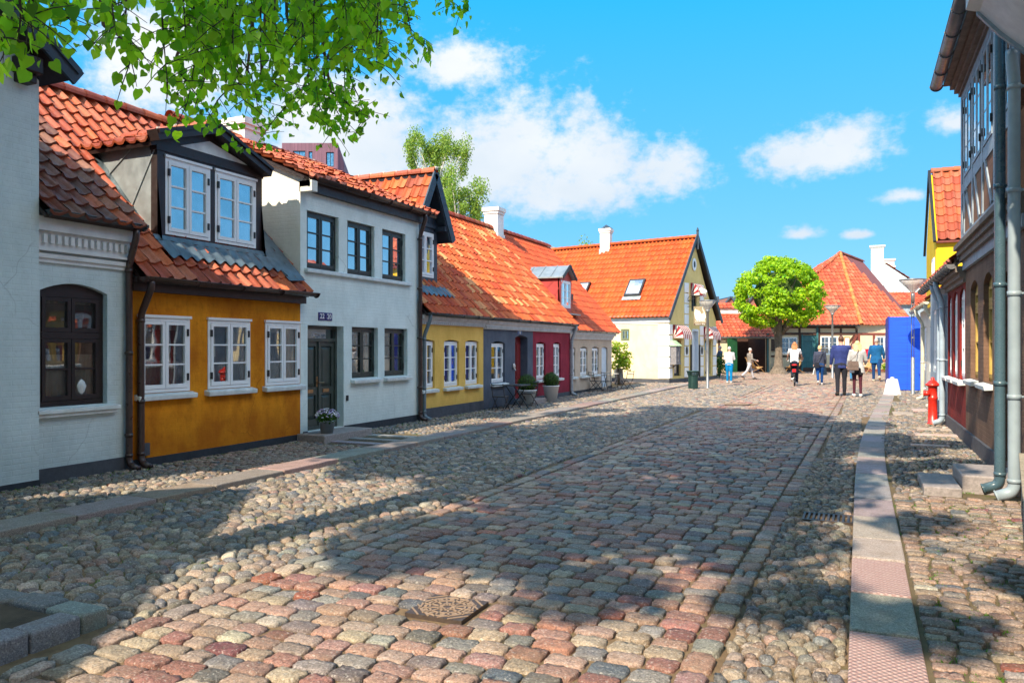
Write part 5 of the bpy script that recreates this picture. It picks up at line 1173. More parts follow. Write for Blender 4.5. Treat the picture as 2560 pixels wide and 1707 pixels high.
mb = MB(); pr = [(0, 4.48), (.18, 4.56), (.40, 4.78), (.60, 5.02), (.72, 5.06), (.72, 5.2), (0, 5.2)]; mb.prism([RN(9.22, a, z) for a, z in pr], (0, -17, 0)); mb.obj('coved_eave', WHITEC, h)
mb = MB(); mb.prism([RN(9.26, a, z) for a, z in [(-.02, 4.44), (.19, 4.52), (.42, 4.75), (.62, 5.0), (.62, 5.06), (.38, 4.84), (.16, 4.62), (-.02, 4.54)]], (0, -.05, 0)); mb.obj('eave_trim', M_plain('blue_grey_paint', (.22, .30, .36), .5, .3, 9), h)
mb = MB(); S = Vector((3.2, 0, 3.0)); tile_roof(mb, (.95, -8, 5.25), (0, 1, 0), S, 17.2, S.length, .42, .5, PAL_OLD); mb.obj('roof', [TILE, DARKW], h)
downpipe(RN, h, 9.33, .30, 4.62, .28, .02, M_plain('pale_grey_pipe', (.27, .33, .37), .4, .2, 3), .057, neck=.2)

h = thing('brown_half_timbered_house', 'brown house with jettied upper floor, pale blue timbers and brick infill', 'house', (XR, 12.3, 0))
BW = [(11.95, 12.75), (13.3, 14.15)]
mb = MB(); wall_open(mb, Rr, 9.55, 14.75, -.1, 2.95, [(a, b, 1.12, 2.62, .12) for a, b in BW]+[(10.3, 11.3, .2, 2.5, .1)], .14); mb.poly([Rr(9.55, 0, 0), Rr(9.55, -3, 0), Rr(9.55, -3, 5), Rr(9.55, 0, 5)]); mb.obj('wall', BROWN, h)
plinth(Rr, h, 9.9, 14.75, .26, PLINTHG, .04, gaps=[(10.25, 11.35)])
OCH = M_plain('ochre_frame', (.42, .27, .06), .5, .2, 5)
for a, b in BW: window(Rr, h, a+.003, b-.003, 1.125, 2.615, OCH, -.07, 3, 1, 2, False, GLASS, .12, 2.2, WHITES)
mb = MB(); mb.box(Rr, 10.3, 11.3, -.13, -.08, .2, 2.5); mb.box(Rr, 10.42, 10.76, -.08, -.06, .4, 1.2); mb.box(Rr, 10.84, 11.18, -.08, -.06, .4, 1.2); mb.obj('door', DARKW, h)
PBLUE = M_plain('pale_blue_timber', (.27, .33, .39), .6, .25, 6, wear=(.22, .24, .26)); WOODB = M_plain('weathered_brown_wood', (.16, .125, .10), .7, .3, 6)
mb = MB(); mb.box(Rr, 9.6, 14.75, -.05, .05, 2.86, 3.0); mb.obj('jetty_band', PBLUE, h)
mb = MB(); mb.box(Rr, 9.6, 14.72, -.05, .10, 3.0, 3.09); mb.box(Rr, 9.6, 14.70, -.05, .14, 3.09, 3.17); mb.box(Rr, 9.6, 14.66, -.05, .19, 3.17, 3.24); mb.obj('jetty_moulding', WOODB, h)
UX = Fr((1.50, 0), (0, 1), (-1, 0)); UB = M_wall('brick_infill', (.30, .145, .08), (.20, .10, .065), 1.0, .3)
UW = [(9.75, 10.55), (11.05, 11.9), (12.05, 12.9), (13.05, 13.9)]
mb = MB(); wall_open(mb, UX, 9.6, 14.3, 3.24, 5.72, [(a, b, 4.16, 5.50) for a, b in UW], .1); mb.poly([UX(14.3, 0, 3.2), UX(14.3, -4, 3.2), UX(14.3, -4, 7), UX(14.3, 0, 5.7)]); mb.obj('brick_infill', UB, h)
mb = MB(); k = .014
for z0, z1 in ((3.24, 3.36), (4.02, 4.16), (5.50, 5.60)): mb.box(UX, 9.6, 14.32, -.04, k, z0, z1)
for a in (9.6, 10.58, 10.9, 11.91, 12.91, 13.91): mb.box(UX, a+.02, a+.115, -.04, k+.003, 3.36, 5.5)
mb.box(UX, 14.18, 14.32, -.3, k+.004, 3.3, 5.6)
for a, b in ((14.15, 13.65), (13.15, 13.75), (12.3, 12.75), (11.2, 11.75)): mb.bar(UX(a, .002, 3.38), UX(b, .002, 4.02), .085, .03, (-1, 0, 0))
mb.obj('timber_frame', PBLUE, h)
for a, b in UW: window(UX, h, a+.003, b-.003, 4.165, 5.495, PBLUE, .012, 3, 1, 2, True, GLASSU, pb=.004)
mb = MB()
for b0, z0, z1 in ((.05, 5.60, 5.66), (.11, 5.66, 5.73), (.17, 5.73, 5.80), (.26, 5.80, 5.86)): mb.box(UX, 9.6, 14.34, -.05, b0, z0, z1)
mb.obj('eave_moulding', WOODB, h)
gutter(UX, h, 9.5, 14.36, .36, 5.83, M_plain('grey_gutter', (.16, .16, .17), .45, .2, 5, metal=.4), .085); downpipe(UX, h, 9.72, .34, 5.75, .13, .03, M_plain('teal_pipe', (.06, .11, .14), .28, .2, 3, spec=.7), .053, neck=.16)
mb = MB(); S = Vector((3.2, 0, 3.4)); tile_roof(mb, (1.16, 9.5, 5.92), (0, 1, 0), S, 4.85, S.length, .42, .5, PAL_OLD); mb.obj('roof', [TILE, DARKW], h)
h = thing('dark_red_house', 'single storey dark red house with narrow arched windows on the right', 'house', (XR, 16.3, 0))
RW = [(14.95, 15.7), (16.05, 16.72), (17.05, 17.6)]
mb = MB(); wall_open(mb, Rr, 14.75, 17.75, -.1, 2.95, [(a, b, 1.05, 2.62, .10) for a, b in RW], .12, -.01); mb.obj('wall', DRED, h)
plinth(Rr, h, 14.75, 17.75, .26, PLINTHG, .03)
for a, b in RW: window(Rr, h, a+.003, b-.003, 1.055, 2.615, WHITEW, -.05, 3, 1, 2, True, GLASS, .10, None, WHITES)
mb = MB()
for b0, z0, z1 in ((.04, 2.68, 2.76), (.09, 2.76, 2.84), (.15, 2.84, 2.94)): mb.box(Rr, 14.76, 17.75, -.05, b0, z0, z1)
mb.obj('cornice', WOODB, h)
gutter(Rr, h, 14.82, 21.6, .20, 2.98, M_plain('grey_gutter', (.1, .1, .1)), .085, clips=.5); BP = M_plain('blue_grey_pipe', (.34, .42, .50), .35, .2, 5)
downpipe(Rr, h, 17.72, .20, 2.92, .09, .03, BP, .052); downpipe(Rr, h, 18.6, .20, 2.92, .07, .03, BP, .045)
mb = MB(); S = Vector((3, 0, 2.6)); tile_roof(mb, (1.42, 14.75, 3.03), (0, 1, 0), S, 6.9, S.length, .42, .5, PAL_OLD); mb.obj('roof', [TILE, DARKW], h)
mb = MB(); mb.box(Rr, 14.78, 15.3, -.75, .12, 3.04, 3.12); mb.hexa([Rr(14.70, -.1, 3.10), Rr(15.4, -.1, 3.10), Rr(15.4, -.7, 3.10), Rr(14.7, -.7, 3.1), Rr(14.70, -.1, 3.30), Rr(15.4, -.1, 3.30), Rr(15.4, -.7, 3.55), Rr(14.7, -.7, 3.55)]); mb.obj('zinc_upstand', ZINC, h)
h = thing('blue_grey_house', 'pale blue grey house beyond the dark red one', 'house', (1.66, 20, 0)); RB = Fr((1.68, 0), (0, 1), (-1, 0))
mb = MB(); wall_open(mb, RB, 17.75, 22.8, -.1, 2.95, [(19.4, 20.1, 1.0, 2.5), (21.2, 21.9, 1.0, 2.5)], .1); mb.obj('wall', BLUEG, h); plinth(RB, h, 17.75, 22.8, .2, PLINTHG)
for a, b in ((19.4, 20.1), (21.2, 21.9)): window(RB, h, a, b, 1.0, 2.5, WHITEW, -.02, 3, 1, 2, False, GLASS)
mb = MB(); mb.box(RB, 18.75, 19.2, 0, .08, 0, 2.7); mb.obj('door', M_plain('light_blue_paint', (.48, .56, .60), .5), h)
h = thing('cream_cottage', 'small cream cottage with two swan necked cream downpipes beside the blue box', 'house', (1.8, 25.5, 0)); RC = Fr((1.85, 0), (0, 1), (-1, 0))
mb = MB(); wall_open(mb, RC, 22.8, 29.2, -.1, 2.75, [(24.6, 25.4, .9, 2.2), (26.6, 27.4, .9, 2.2)], .1); mb.poly([RC(22.8, 0, 0), RC(22.8, -3, 0), RC(22.8, -3, 3), RC(22.8, 0, 2.7)]); mb.obj('wall', CREAM_S, h)
for a, b in ((24.6, 25.4), (26.6, 27.4)): window(RC, h, a, b, .9, 2.2, WHITEW, -.02, 3, 1, 2, False, GLASS)
CP = M_plain('cream_pipe', (.55, .52, .42), .5, .2, 5)
gutter(RC, h, 22.8, 29.2, .26, 2.78, CP, .07); downpipe(RC, h, 23.2, .26, 2.72, .08, 0, CP, .05); downpipe(RC, h, 26.3, .30, 2.72, .12, 0, CP, .05)
mb = MB(); S = Vector((3, 0, 2.4)); tile_roof(mb, (1.6, 22.8, 2.82), (0, 1, 0), S, 6.4, S.length, .42, .5, PAL_OLD); mb.obj('roof', [TILE, DARKW], h)
h = thing('tall_yellow_house', 'tall strong yellow house whose old tiled roof slope faces down the street', 'house', (3.6, 38, 0))
ty, tx, tw_ = 36.0, 2.84, 1.75; FY = Fr((0, ty), (1, 0), (0, -1))
mb = MB(); mb.prism([(tx, ty, 0), (tx, ty+4.8, 0), (tx, ty+4.8, 6.0), (tx, ty+2.4, 9.1), (tx, ty, 6.0)], (tw_, 0, 0)); mb.obj('wall', TALLY, h)
mb = MB(); S = Vector((0, 2.6, 3.3)); tile_roof(mb, (tx+.06, ty-.2, 5.95), (1, 0, 0), S, tw_, S.length, .36, .46, PAL_OLD, amp=.045, rough=1.5); S2 = Vector((0, -2.6, 3.2)); tile_roof(mb, (tx+.06, ty+5, 5.95), (1, 0, 0), S2, tw_, S2.length, .4, .5, PAL_OLD)
ridge_caps(mb, (tx, ty+2.4, 9.22), (tx+tw_, ty+2.4, 9.22), .15, .4, PAL_OLD, .9); mb.obj('roof', [TILE, DARKW], h)
mb = MB(); mb.bar((tx-.06, ty-.3, 5.86), (tx-.06, ty+2.4, 9.26), .10, .10); mb.bar((tx-.06, ty+5.1, 5.86), (tx-.06, ty+2.4, 9.26), .10, .10); mb.obj('verge_board', IRON, h)
mb = MB(); mb.box(FY, tx+.02, tx+tw_, .0, .2, 5.82, 5.90); mb.obj('eave_board', M_plain('red_brown_paint', (.16, .03, .02), .5), h)
RT = Fr((tx, 0), (0, 1), (-1, 0)); window(RT, h, ty+.4, ty+1.3, 3.7, 5.3, WHITEW, .04, 3, 1, 2, False, GLASS)
# ------------------------------------------------------------------ trees and plants
LEAF_T = {   # blade outlines: heart shaped lime leaf, plain leaf; folded along the midrib, point drooping
 'heart': ([(0, 0, 0), (.30, -.10, .06), (.48, .18, .10), (.42, .50, .08), (.20, .82, .02), (0, 1.08, -.10), (-.20, .82, .02), (-.42, .50, .08), (-.48, .18, .10), (-.30, -.10, .06), (0, .45, -.02)],
           [(0, 1, 2, 10), (10, 2, 3), (10, 3, 4, 5), (0, 10, 8, 9), (10, 7, 8), (10, 5, 6, 7)]),
 'plain': ([(0, 0, 0), (.36, .40, .10), (.0, 1, -.05), (-.36, .40, .10), (0, .42, -.02)], [(0, 1, 4), (1, 2, 4), (4, 2, 3), (0, 4, 3)])}
def leaves(name, P, DIR, NRM, SZ, mat, parent, kind='plain', cols=None, extra=None):
    """P positions, DIR leaf axis, NRM rough face normal, SZ length"""
    T, F = LEAF_T[kind]; T = np.array(T, 'f'); n = len(P); m = len(T)
    DIR = DIR/np.maximum(np.linalg.norm(DIR, axis=1, keepdims=True), 1e-6); X = np.cross(DIR, NRM); X /= np.maximum(np.linalg.norm(X, axis=1, keepdims=True), 1e-6); N = np.cross(X, DIR)
    V = P[:, None, :]+SZ[:, None, None]*(T[None, :, :1]*X[:, None]+T[None, :, 1:2]*DIR[:, None]+T[None, :, 2:]*N[:, None])
    org = np.array(worg(parent)) if parent is not None else np.zeros(3); V = V-org
    loops = []; sizes = []
    for f in F: sizes.append(len(f))
    fl = np.concatenate([np.array(f) for f in F]); L_ = (fl[None]+(np.arange(n)*m)[:, None]).ravel(); S = np.tile(np.array(sizes), n)
    me = bpy.data.meshes.new(name); me.vertices.add(n*m); me.vertices.foreach_set('co', V.astype('f').ravel()); me.loops.add(len(L_)); me.loops.foreach_set('vertex_index', L_.astype('i'))
    me.polygons.add(len(S)); me.polygons.foreach_set('loop_start', np.concatenate([[0], np.cumsum(S)[:-1]]).astype('i')); me.update(); me.validate()
    if cols is None: cols = np.clip(1+rng.normal(0, .30, (n, 1))*np.array([[1.2, .8, .7]])+rng.normal(0, .05, (n, 3)), .3, 2)
    ca_ = me.color_attributes.new('Col', 'FLOAT_COLOR', 'POINT'); cc = np.ones((n, m, 4), 'f'); cc[:, :, :3] = cols[:, None, :]; ca_.data.foreach_set('color', cc.ravel())
    me.materials.append(mat); o = bpy.data.objects.new(name, me); COL.objects.link(o)
    if parent is not None: o.parent = parent
    return o
def rnd_dirs(n): v = rng.normal(0, 1, (n, 3)); return v/np.linalg.norm(v, axis=1, keepdims=True)
def clump_points(clumps, per, shell=.75, up=.35, droop=.4):
    P, D, N = [], [], []
    for (c, r), k in zip(clumps, per):
        d = rnd_dirs(k); rr = (shell+(1-shell)*rng.random((k, 1))) if shell > 0 else rng.random((k, 1))**(1/3)
        P.append(np.array(c)+d*np.array(r)*rr); n = d+np.array([0, 0, up])+rng.normal(0, .45, (k, 3)); N.append(n)
        t = np.cross(d, rng.normal(0, 1, (k, 3)))+np.array([0, 0, -droop]); D.append(t)
    return np.concatenate(P), np.concatenate(D), np.concatenate(N)
BARK = M_plain('bark', (.16, .125, .095), .9, .45, 9, .9, 30); BARKD = M_plain('dark_twig', (.035, .028, .02), .8, .3, 20); BIRCHB = M_plain('birch_bark', (.62, .58, .52), .7, .35, 7, .3)
LIME = M_leaf('lime_leaf', (.14, .33, .012), (.50, .92, .025), .58); BIRCHL = M_leaf('birch_leaf', (.18, .30, .045), (.40, .52, .06), .40); MAPLE = M_leaf('maple_leaf', (.27, .46, .012), (.50, .72, .014), .42); BOX = M_leaf('box_leaf', (.05, .12, .012), (.08, .18, .012), .25); VINE = M_leaf('vine_leaf', (.22, .36, .02), (.5, .55, .03), .42)

# big lime tree standing in the kerbed pit just outside the left edge; its boughs hang into the picture and shade the road
lt = thing('lime_tree', 'lime tree whose bright green leafy boughs hang down across the upper left sky', 'tree', (-5.3, 1.9, 0))
TK = (-5.3, 1.9)
TWIGS = [(-3.17,2.09,3.13,-3.29,2.19,2.92),(-3.05,1.93,3.0,-3.29,2.13,2.86),(-3.4,2.32,3.26,-3.32,2.27,3.01),(-3.37,2.44,3.28,-3.42,2.45,3.1),(-3.6,2.78,3.49,-3.46,2.8,3.23),(-3.58,3.0,3.61,-3.59,2.98,3.27),(-3.68,3.29,3.75,-3.63,3.29,3.12),(-3.96,3.71,3.99,-4.01,3.79,3.19),(-5.22,4.79,3.95,-4.85,4.9,3.43),(-3.56,3.45,3.8,-3.52,3.46,3.18),(-4.72,4.68,4.01,-5.11,4.72,3.68),(-3.74,3.81,3.99,-3.57,3.68,3.21),(-3.99,4.24,4.23,-4.03,4.32,3.37),(-3.15,3.52,3.75,-3.27,3.65,3.21),(-3.4,3.96,3.99,-3.36,3.93,3.32),(-4.62,5.17,3.91,-4.3,5.22,3.68),(-3.9,4.83,4.47,-3.96,5.02,3.46),(-4.71,5.78,3.94,-5.02,5.56,3.46),(-4.07,5.3,3.95,-3.81,5.3,3.36),(-3.39,4.51,4.23,-3.33,4.56,3.44),(-3.59,4.97,3.94,-3.52,5.16,3.41),(-3.19,4.6,4.23,-3.03,4.51,3.56),(-3.68,5.59,4.69,-3.29,5.72,4.1),(-3.38,5.28,4.57,-3.23,5.31,4.05),(-3.6,6.06,4.87,-3.36,6.4,4.72),(-4.4,5.48,3.94,-4.2,5.59,3.49),(-4.88,5.27,3.94,-5.35,5.31,3.59),(-3.87,4.41,3.91,-3.59,4.41,3.41),(-3.84,5.08,3.63,-3.6,5.15,3.38),(-4.39,4.61,3.87,-4.32,4.78,3.51),(-3.89,4.62,4.05,-3.8,4.92,3.65),(-3.76,5.33,4.38,-3.5,5.47,4.07),(-3.89,3.08,3.41,-3.64,3.04,3.14),(-4.25,4.23,4.28,-4.27,4.29,3.86),(-4.02,4.91,4.53,-4.01,4.81,4.14),(-3.98,4.01,4.13,-4.16,4.15,3.58),(-2.73,3.76,3.78,-2.86,3.95,3.43),(-3.86,4.74,4.43,-3.72,4.69,3.86),(-3.58,4.49,4.26,-3.59,4.42,3.67),(-3.93,4.04,4.13,-4.13,4.17,3.63),(-3.99,5.14,4.62,-3.99,5.27,4.04),(-4.56,4.92,4.64,-4.64,5.11,4.19),(-2.77,3.91,3.85,-2.79,3.87,3.54),(-2.77,4.12,3.94,-2.69,4.01,3.43),(-3.82,4.37,4.25,-3.78,4.33,3.8),(-4.23,5.05,4.63,-4.28,5.25,4.09),(-2.73,3.79,3.79,-2.62,3.77,3.32),(-3.28,4.57,4.24,-3.18,4.58,3.61),(-3.5,4.48,4.24,-3.53,4.48,3.65),(-4.84,4.93,4.7,-4.9,4.92,4.0),(-3.63,3.36,3.78,-3.59,3.38,3.41),(-3.2,3.28,3.66,-3.36,3.5,3.28),(-3.27,3.97,3.97,-3.24,3.86,3.43),(-3.83,5.41,4.71,-3.62,5.28,4.07),(-3.16,3.27,3.64,-3.4,3.46,3.35),(-3.51,3.43,3.78,-3.7,3.61,3.45),(-5.2,4.7,4.67,-5.36,4.95,4.3),(-3.16,4.5,4.18,-3.17,4.51,3.74),(-3.67,4.53,4.29,-3.82,4.76,3.89)]
mb = MB(); mb.tube([(*TK, -.1), (TK[0], TK[1], .4), (TK[0]+.05, TK[1]+.1, 3.0), (TK[0]+.1, TK[1]+.2, 6.0), (TK[0]+.2, TK[1]+.3, 9.5), (TK[0]+.3, TK[1]+.4, 11.5)], [.42, .30, .27, .22, .12, .04], 14)
tt = Vector((TK[0]+.1, TK[1]+.2, 5.0)); hubs = []
for hx, hy, hz in ((-3.9, 2.9, 4.3), (-3.6, 4.2, 5.0), (-2.7, 4.6, 5.4), (-2.2, 5.6, 5.4), (-3.2, 5.4, 5.2), (-1.6, 6.0, 5.6)):
    H = Vector((hx, hy, hz)); mid = (tt+H)/2+Vector((0, 0, .9)); mb.tube([tt, mid, H], [.11, .07, .035], 8); hubs.append(H)
P, D, N, SZ = [], [], [], []
tw = MB()
for q in TWIGS:
    a, b = Vector(q[:3]), Vector(q[3:]); hb = min(hubs, key=lambda H: (H-a).length); m_ = (hb+a)/2+Vector((0, 0, .25)); mb.tube([hb, m_, a], [.03, .018, .011], 6)
    L_ = (b-a).length; pts = []; bow = Vector((random.uniform(-.08, .08), random.uniform(-.08, .08), .0))*L_
    for k in range(7): f = k/6; pts.append(a.lerp(b, f)+bow*math.sin(math.pi*f)*1.5+Vector((0, 0, .05*L_*math.sin(math.pi*f))))
    tw.tube(pts, [.009-.0011*k for k in range(7)], 5)
    side = [pts]
    for k in range(1, 7):
        for _ in range(2):
            s = pts[k]; d = Vector((random.uniform(-1, 1), random.uniform(-1, 1), random.uniform(-.9, .25))).normalized()*random.uniform(.10, .30); e = [s, s+d*.5+Vector((0, 0, .01)), s+d]; tw.tube(e, [.0035, .0028, .0015], 4); side.append(e)
    for e in side:
        n = max(3, int(sum((e[i+1]-e[i]).length for i in range(len(e)-1))/(.070 if b.y < 3.4 else .047)))
        for k in range(n):
            f = (k+.5)/n*(len(e)-1); i = min(int(f), len(e)-2); p = e[i].lerp(e[i+1], f-i)
            P.append(p+Vector((random.gauss(0, .025), random.gauss(0, .025), random.gauss(-.015, .02)))); D.append((random.gauss(0, .55), random.gauss(0, .55), -1.0)); N.append((random.gauss(.1, .8), random.gauss(-.5, .8), random.uniform(.1, .9))); SZ.append(random.uniform(.030, .074))
P = np.array([tuple(p) for p in P]); D = np.array(D); N = np.array(N); SZ = np.array(SZ)
# unseen crown: leaf masses set back along the sun from the wanted ground shade
cl = []
for gx in np.arange(-6.0, .5, .85):
    for gy in np.arange(6.1, 20.0, .92):
        x, y = gx+random.gauss(0, .22), gy+random.gauss(0, .25)
        if x < -4.2 and y < 6.3+(-4.2-x)*1.55: continue
        if x > -.3 and random.random() < .6: continue
        if x > -1.6 and y < 6.7: continue
        if -5.2 < x < -1.8 and 6.6 < y < 11.2 and random.random() < .38: continue
        if x < -5.4 and random.random() < .45: continue
        if y > 18.0 and (x > -1.0 or x < -5): continue
        z = 8.2+max(0, gy-9)*.27+random.uniform(-.4, 1.2); r = random.uniform(.75, 1.05); cl.append(((x-.2096*z, y-1.131*z, z), (r, r, r*.75)))
for gx, gy, r in ((.35, 5.0, .42), (1.1, 6.3, .38), (.5, 7.9, .4), (.8, 10.4, .5), (.3, 11.4, .55), (1.2, 12.0, .5), (.6, 13.2, .6), (1.3, 14.4, .5), (.5, 15.2, .5), (-6.2, 12.4, .6), (-6.8, 13.9, .55), (-7.2, 16.2, .4), (-6.3, 17.4, .55), (-6.0, 10.6, .6), (-7.4, 11.4, .4), (-6.9, 9.6, .4), (-5.6, 9.0, .5), (-3.2, 5.2, .5), (-1.6, 5.0, .55), (-.4, 5.3, .5), (-2.4, 5.6, .5), (-6.0, 19.0, .6), (-4.8, 20.4, .6), (-3.4, 20.2, .6)):
    z = 8.6+random.uniform(0, 1.0)+max(0, gy-12)*.25; cl.append(((gx-.2096*z, gy-1.131*z, z), (r, r, r*.8)))
P2, D2, N2 = clump_points(cl, [int(600*c[1][0]**2)+20 for c in cl], 0)
for c, r in cl[::3]: C_ = Vector(c); base = Vector((TK[0]+.15, TK[1]+.25, min(c[2]-.8, 9.5))); mb.tube([base, base.lerp(C_, .55)+Vector((0, 0, .3)), C_], [.07, .04, .015], 6)
mb.obj('trunk', BARK, lt, True); tw.obj('twig', BARKD, lt, True)
leaves('foliage', np.concatenate([P, P2]), np.concatenate([D, D2]), np.concatenate([N, N2]), np.concatenate([SZ, rng.uniform(.13, .20, len(P2))]), LIME, lt, 'heart')

# clipped round tree on the square
x, y = C2(16.05, 47.0); rt = thing('round_tree', 'bushy bright green round-headed tree with a bare pale trunk on the square', 'tree', (x, y, 0))
mb = MB(); mb.tube([(x, y, -.1), (x, y, .12), (x, y, .5), (x+.03, y, 1.4), (x-.03, y, 2.6), (x, y, 4)], [.75, .50, .27, .21, .24, .2], 14)
for k in range(7): a = k*.9; mb.tube([(x, y, 2.2+.15*k), (x+1.1*math.cos(a), y+1.1*math.sin(a), 3.3+.25*k), (x+1.9*math.cos(a), y+1.9*math.sin(a), 4.0+.3*k)], [.12, .07, .03], 7)
mb.obj('trunk', BARK, rt, True); cl = []
for _ in range(240):
    d = Vector(rnd_dirs(1)[0]); z = d.z
    R_ = 2.62*(1-.10*max(0, z)) ; rr = random.uniform(.80, .93); hz = 2.45 if z > 0 else 2.45
    cx, cy, cz = x+d.x*R_*rr, y+d.y*R_*rr, 4.75+z*hz*rr
    if z < -.5 and (d.x**2+d.y**2) < .35: continue
    s = random.uniform(.30, .52); cl.append(((cx, cy, cz), (s, s, s*.62)))
P, D, N = clump_points(cl, [80]*len(cl), .6, .9, .25); leaves('crown', P, D, N, rng.uniform(.13, .22, len(P)), MAPLE, rt, 'plain')
mb = MB(); mb.ell((x, y, 4.75), (1.45, 1.45, 1.4), 18, 12); mb.col = None; o = mb.obj('shade_core', M_plain('core_shade_green', (.05, .09, .008), .9, .4, 3), rt)  # added dark core, its colour stands for the shade inside the crown
# birches behind the roofs
def birch(X, Y, zt, r, label, n=42, seed=1, leafn=130, trunk=True, col=BIRCHL, weep=True):
    random.seed(seed); x, y = C2(X, Y); b = thing('birch_tree', label, 'tree', (x, y, 0)); mb = MB()
    mb.tube([(x, y, 0), (x+.1, y, zt*.35), (x-.1, y, zt*.6), (x+.1, y, zt*.97)], [.24, .2, .14, .03], 9); cl = []
    for k in range(n):
        f = random.uniform(.45, 1.0); a = random.uniform(0, 6.28); ra = r*(1.05-abs(f-.68)*1.25)*random.uniform(.35, 1); c = Vector((x+ra*math.cos(a), y+ra*math.sin(a), zt*f-.2))
        s = random.uniform(.30, .62); cl.append((tuple(c), (s*.85, s*.85, s*random.uniform(.9, 1.7))))
        if k % 2 == 0: q = Vector((x, y, zt*f*.72)); mb.tube([q, q.lerp(c, .5)+Vector((0, 0, .25)), c], [.06, .035, .012], 5)
    mb.obj('trunk', BIRCHB, b, True); P, D, N = clump_points(cl, [leafn]*n, .25, .2, 1.2); leaves('crown', P, D, N, rng.uniform(.07, .14, len(P)), col, b)
birch(-4.1, 42, 12.9, 2.4, 'tall airy birch standing behind the roof ridge beside the white chimney', 110, 4, 300)
birch(-2.7, 39, 9.9, 1.8, 'lower dense birch crown half hidden by the long roof beside the tall one', 60, 9, 320)
birch(4.6, 46, 7.9, 1.3, 'small leafy birch filling the gap between two orange roofs', 26, 12, 260)
random.seed(21)
# climbing shrub at the corner of the beige house
v = thing('climbing_shrub', 'yellow green climbing shrub against the corner of the pale yellow wall', 'shrub', (-9.4, 32.4, 0)); cl = []
mb = MB(); mb.tube([(-9.4, 32.4, 0), (-9.45, 32.4, .7), (-9.35, 32.4, 1.2), (-9.4, 32.45, 1.6)], [.06, .05, .04, .02], 7); mb.obj('stem', BARK, v, True)
for k in range(26): f = random.random(); cl.append(((-9.36+random.gauss(0, .17), 32.4+random.gauss(0, .2), .75+.95*f), (.20, .22, .22)))
P, D, N = clump_points(cl, [46]*len(cl), .4, .4, .4); leaves('foliage', P, D, N, rng.uniform(.07, .14, len(P)), VINE, v)
# box balls in white pots
POT = M_plain('white_pot', (.70, .72, .74), .45, .06, 4)
def boxball(x, y, r, hp, label, z0=.035):
    b = thing('potted_box_ball', label, 'potted plant', (x, y, z0), 'box balls in white pots'); mb = MB()
    mb.lathe((x, y, z0), [(.0, 0), (r*.62, 0), (r*.92, hp), (r*.98, hp+.005), (r*.98, hp+.03), (r*.86, hp+.03), (r*.84, hp-.03), (0, hp-.03)], 20); mb.obj('pot', POT, b, True)
    P, D, N = clump_points([((x, y, z0+hp+r*.72), (r, r, r))], [1100], .82, .1, .1); leaves('foliage', P, D, N, rng.uniform(.022, .042, len(P)), BOX, b); mb = MB(); mb.ell((x, y, z0+hp+r*.72), (r*.86, r*.86, r*.86), 14, 10); mb.obj('shade_core', M_plain('core_shade_box', (.018, .035, .006), .9), b)  # dark core inside the ball stands for shade between the leaves
boxball(-8.13, 19.25, .27, .40, 'clipped box ball in a white pot behind the dark cafe table')
boxball(-8.10, 20.95, .25, .44, 'clipped box ball in a white pot between red door and claret wall')
# basket of white flowers on the doorstep
fb = thing('flower_pot', 'zinc bucket of small white and mauve flowers on the green door step', 'flower pot', (-8.18, 10.72, .155)); x, y = -8.18, 10.72; mb = MB()
mb.lathe((x, y, .155), [(0, 0), (.10, 0), (.135, .20), (.142, .20), (.142, .215), (.125, .215), (.12, .17), (0, .17)], 18); mb.obj('bucket', ZINC, fb, True)
P, D, N = clump_points([((x, y, .42), (.19, .19, .12))], [420], .3, .5, .2); leaves('foliage', P, D, N, rng.uniform(.03, .055, len(P)), BOX, fb)
mb = MB()
for _ in range(120): d = Vector(rnd_dirs(1)[0]); d.z = abs(d.z); p = Vector((x, y, .43))+Vector((d.x*.20, d.y*.20, d.z*.14)); mb.m = random.randrange(2); mb.ell(p, (.016, .016, .009), 6, 4)
mb.obj('blossom', [M_plain('white_petal', (.8, .8, .85), .6), M_plain('mauve_petal', (.42, .34, .62), .6)], fb, True)
# green plants by the shop and the far house
for X, Y, s, lab in ((10.95, 41.2, .45, 'leafy green plants growing at the right foot of the yellow gable'), (24.2, 50.2, .45, 'rounded green bush at the foot of the half timbered wall near the blue box')):
    x, y = C2(X, Y); b = thing('bush', lab, 'bush', (x, y, 0)); cl = [((x+random.gauss(0, s*.5), y+random.gauss(0, s*.5), random.uniform(.2, 1.1) if X < 20 else random.uniform(.15, .5)), (.25, .25, .22)) for _ in range(16)]
    P, D, N = clump_points(cl, [45]*16, .4, .4, .3); leaves('foliage', P, D, N, rng.uniform(.08, .15, len(P)), VINE if X > 20 else BOX, b); mb = MB(); mb.tube([(x, y, 0), (x, y, .6)], .04, 6); mb.obj('stem', BARK, b)
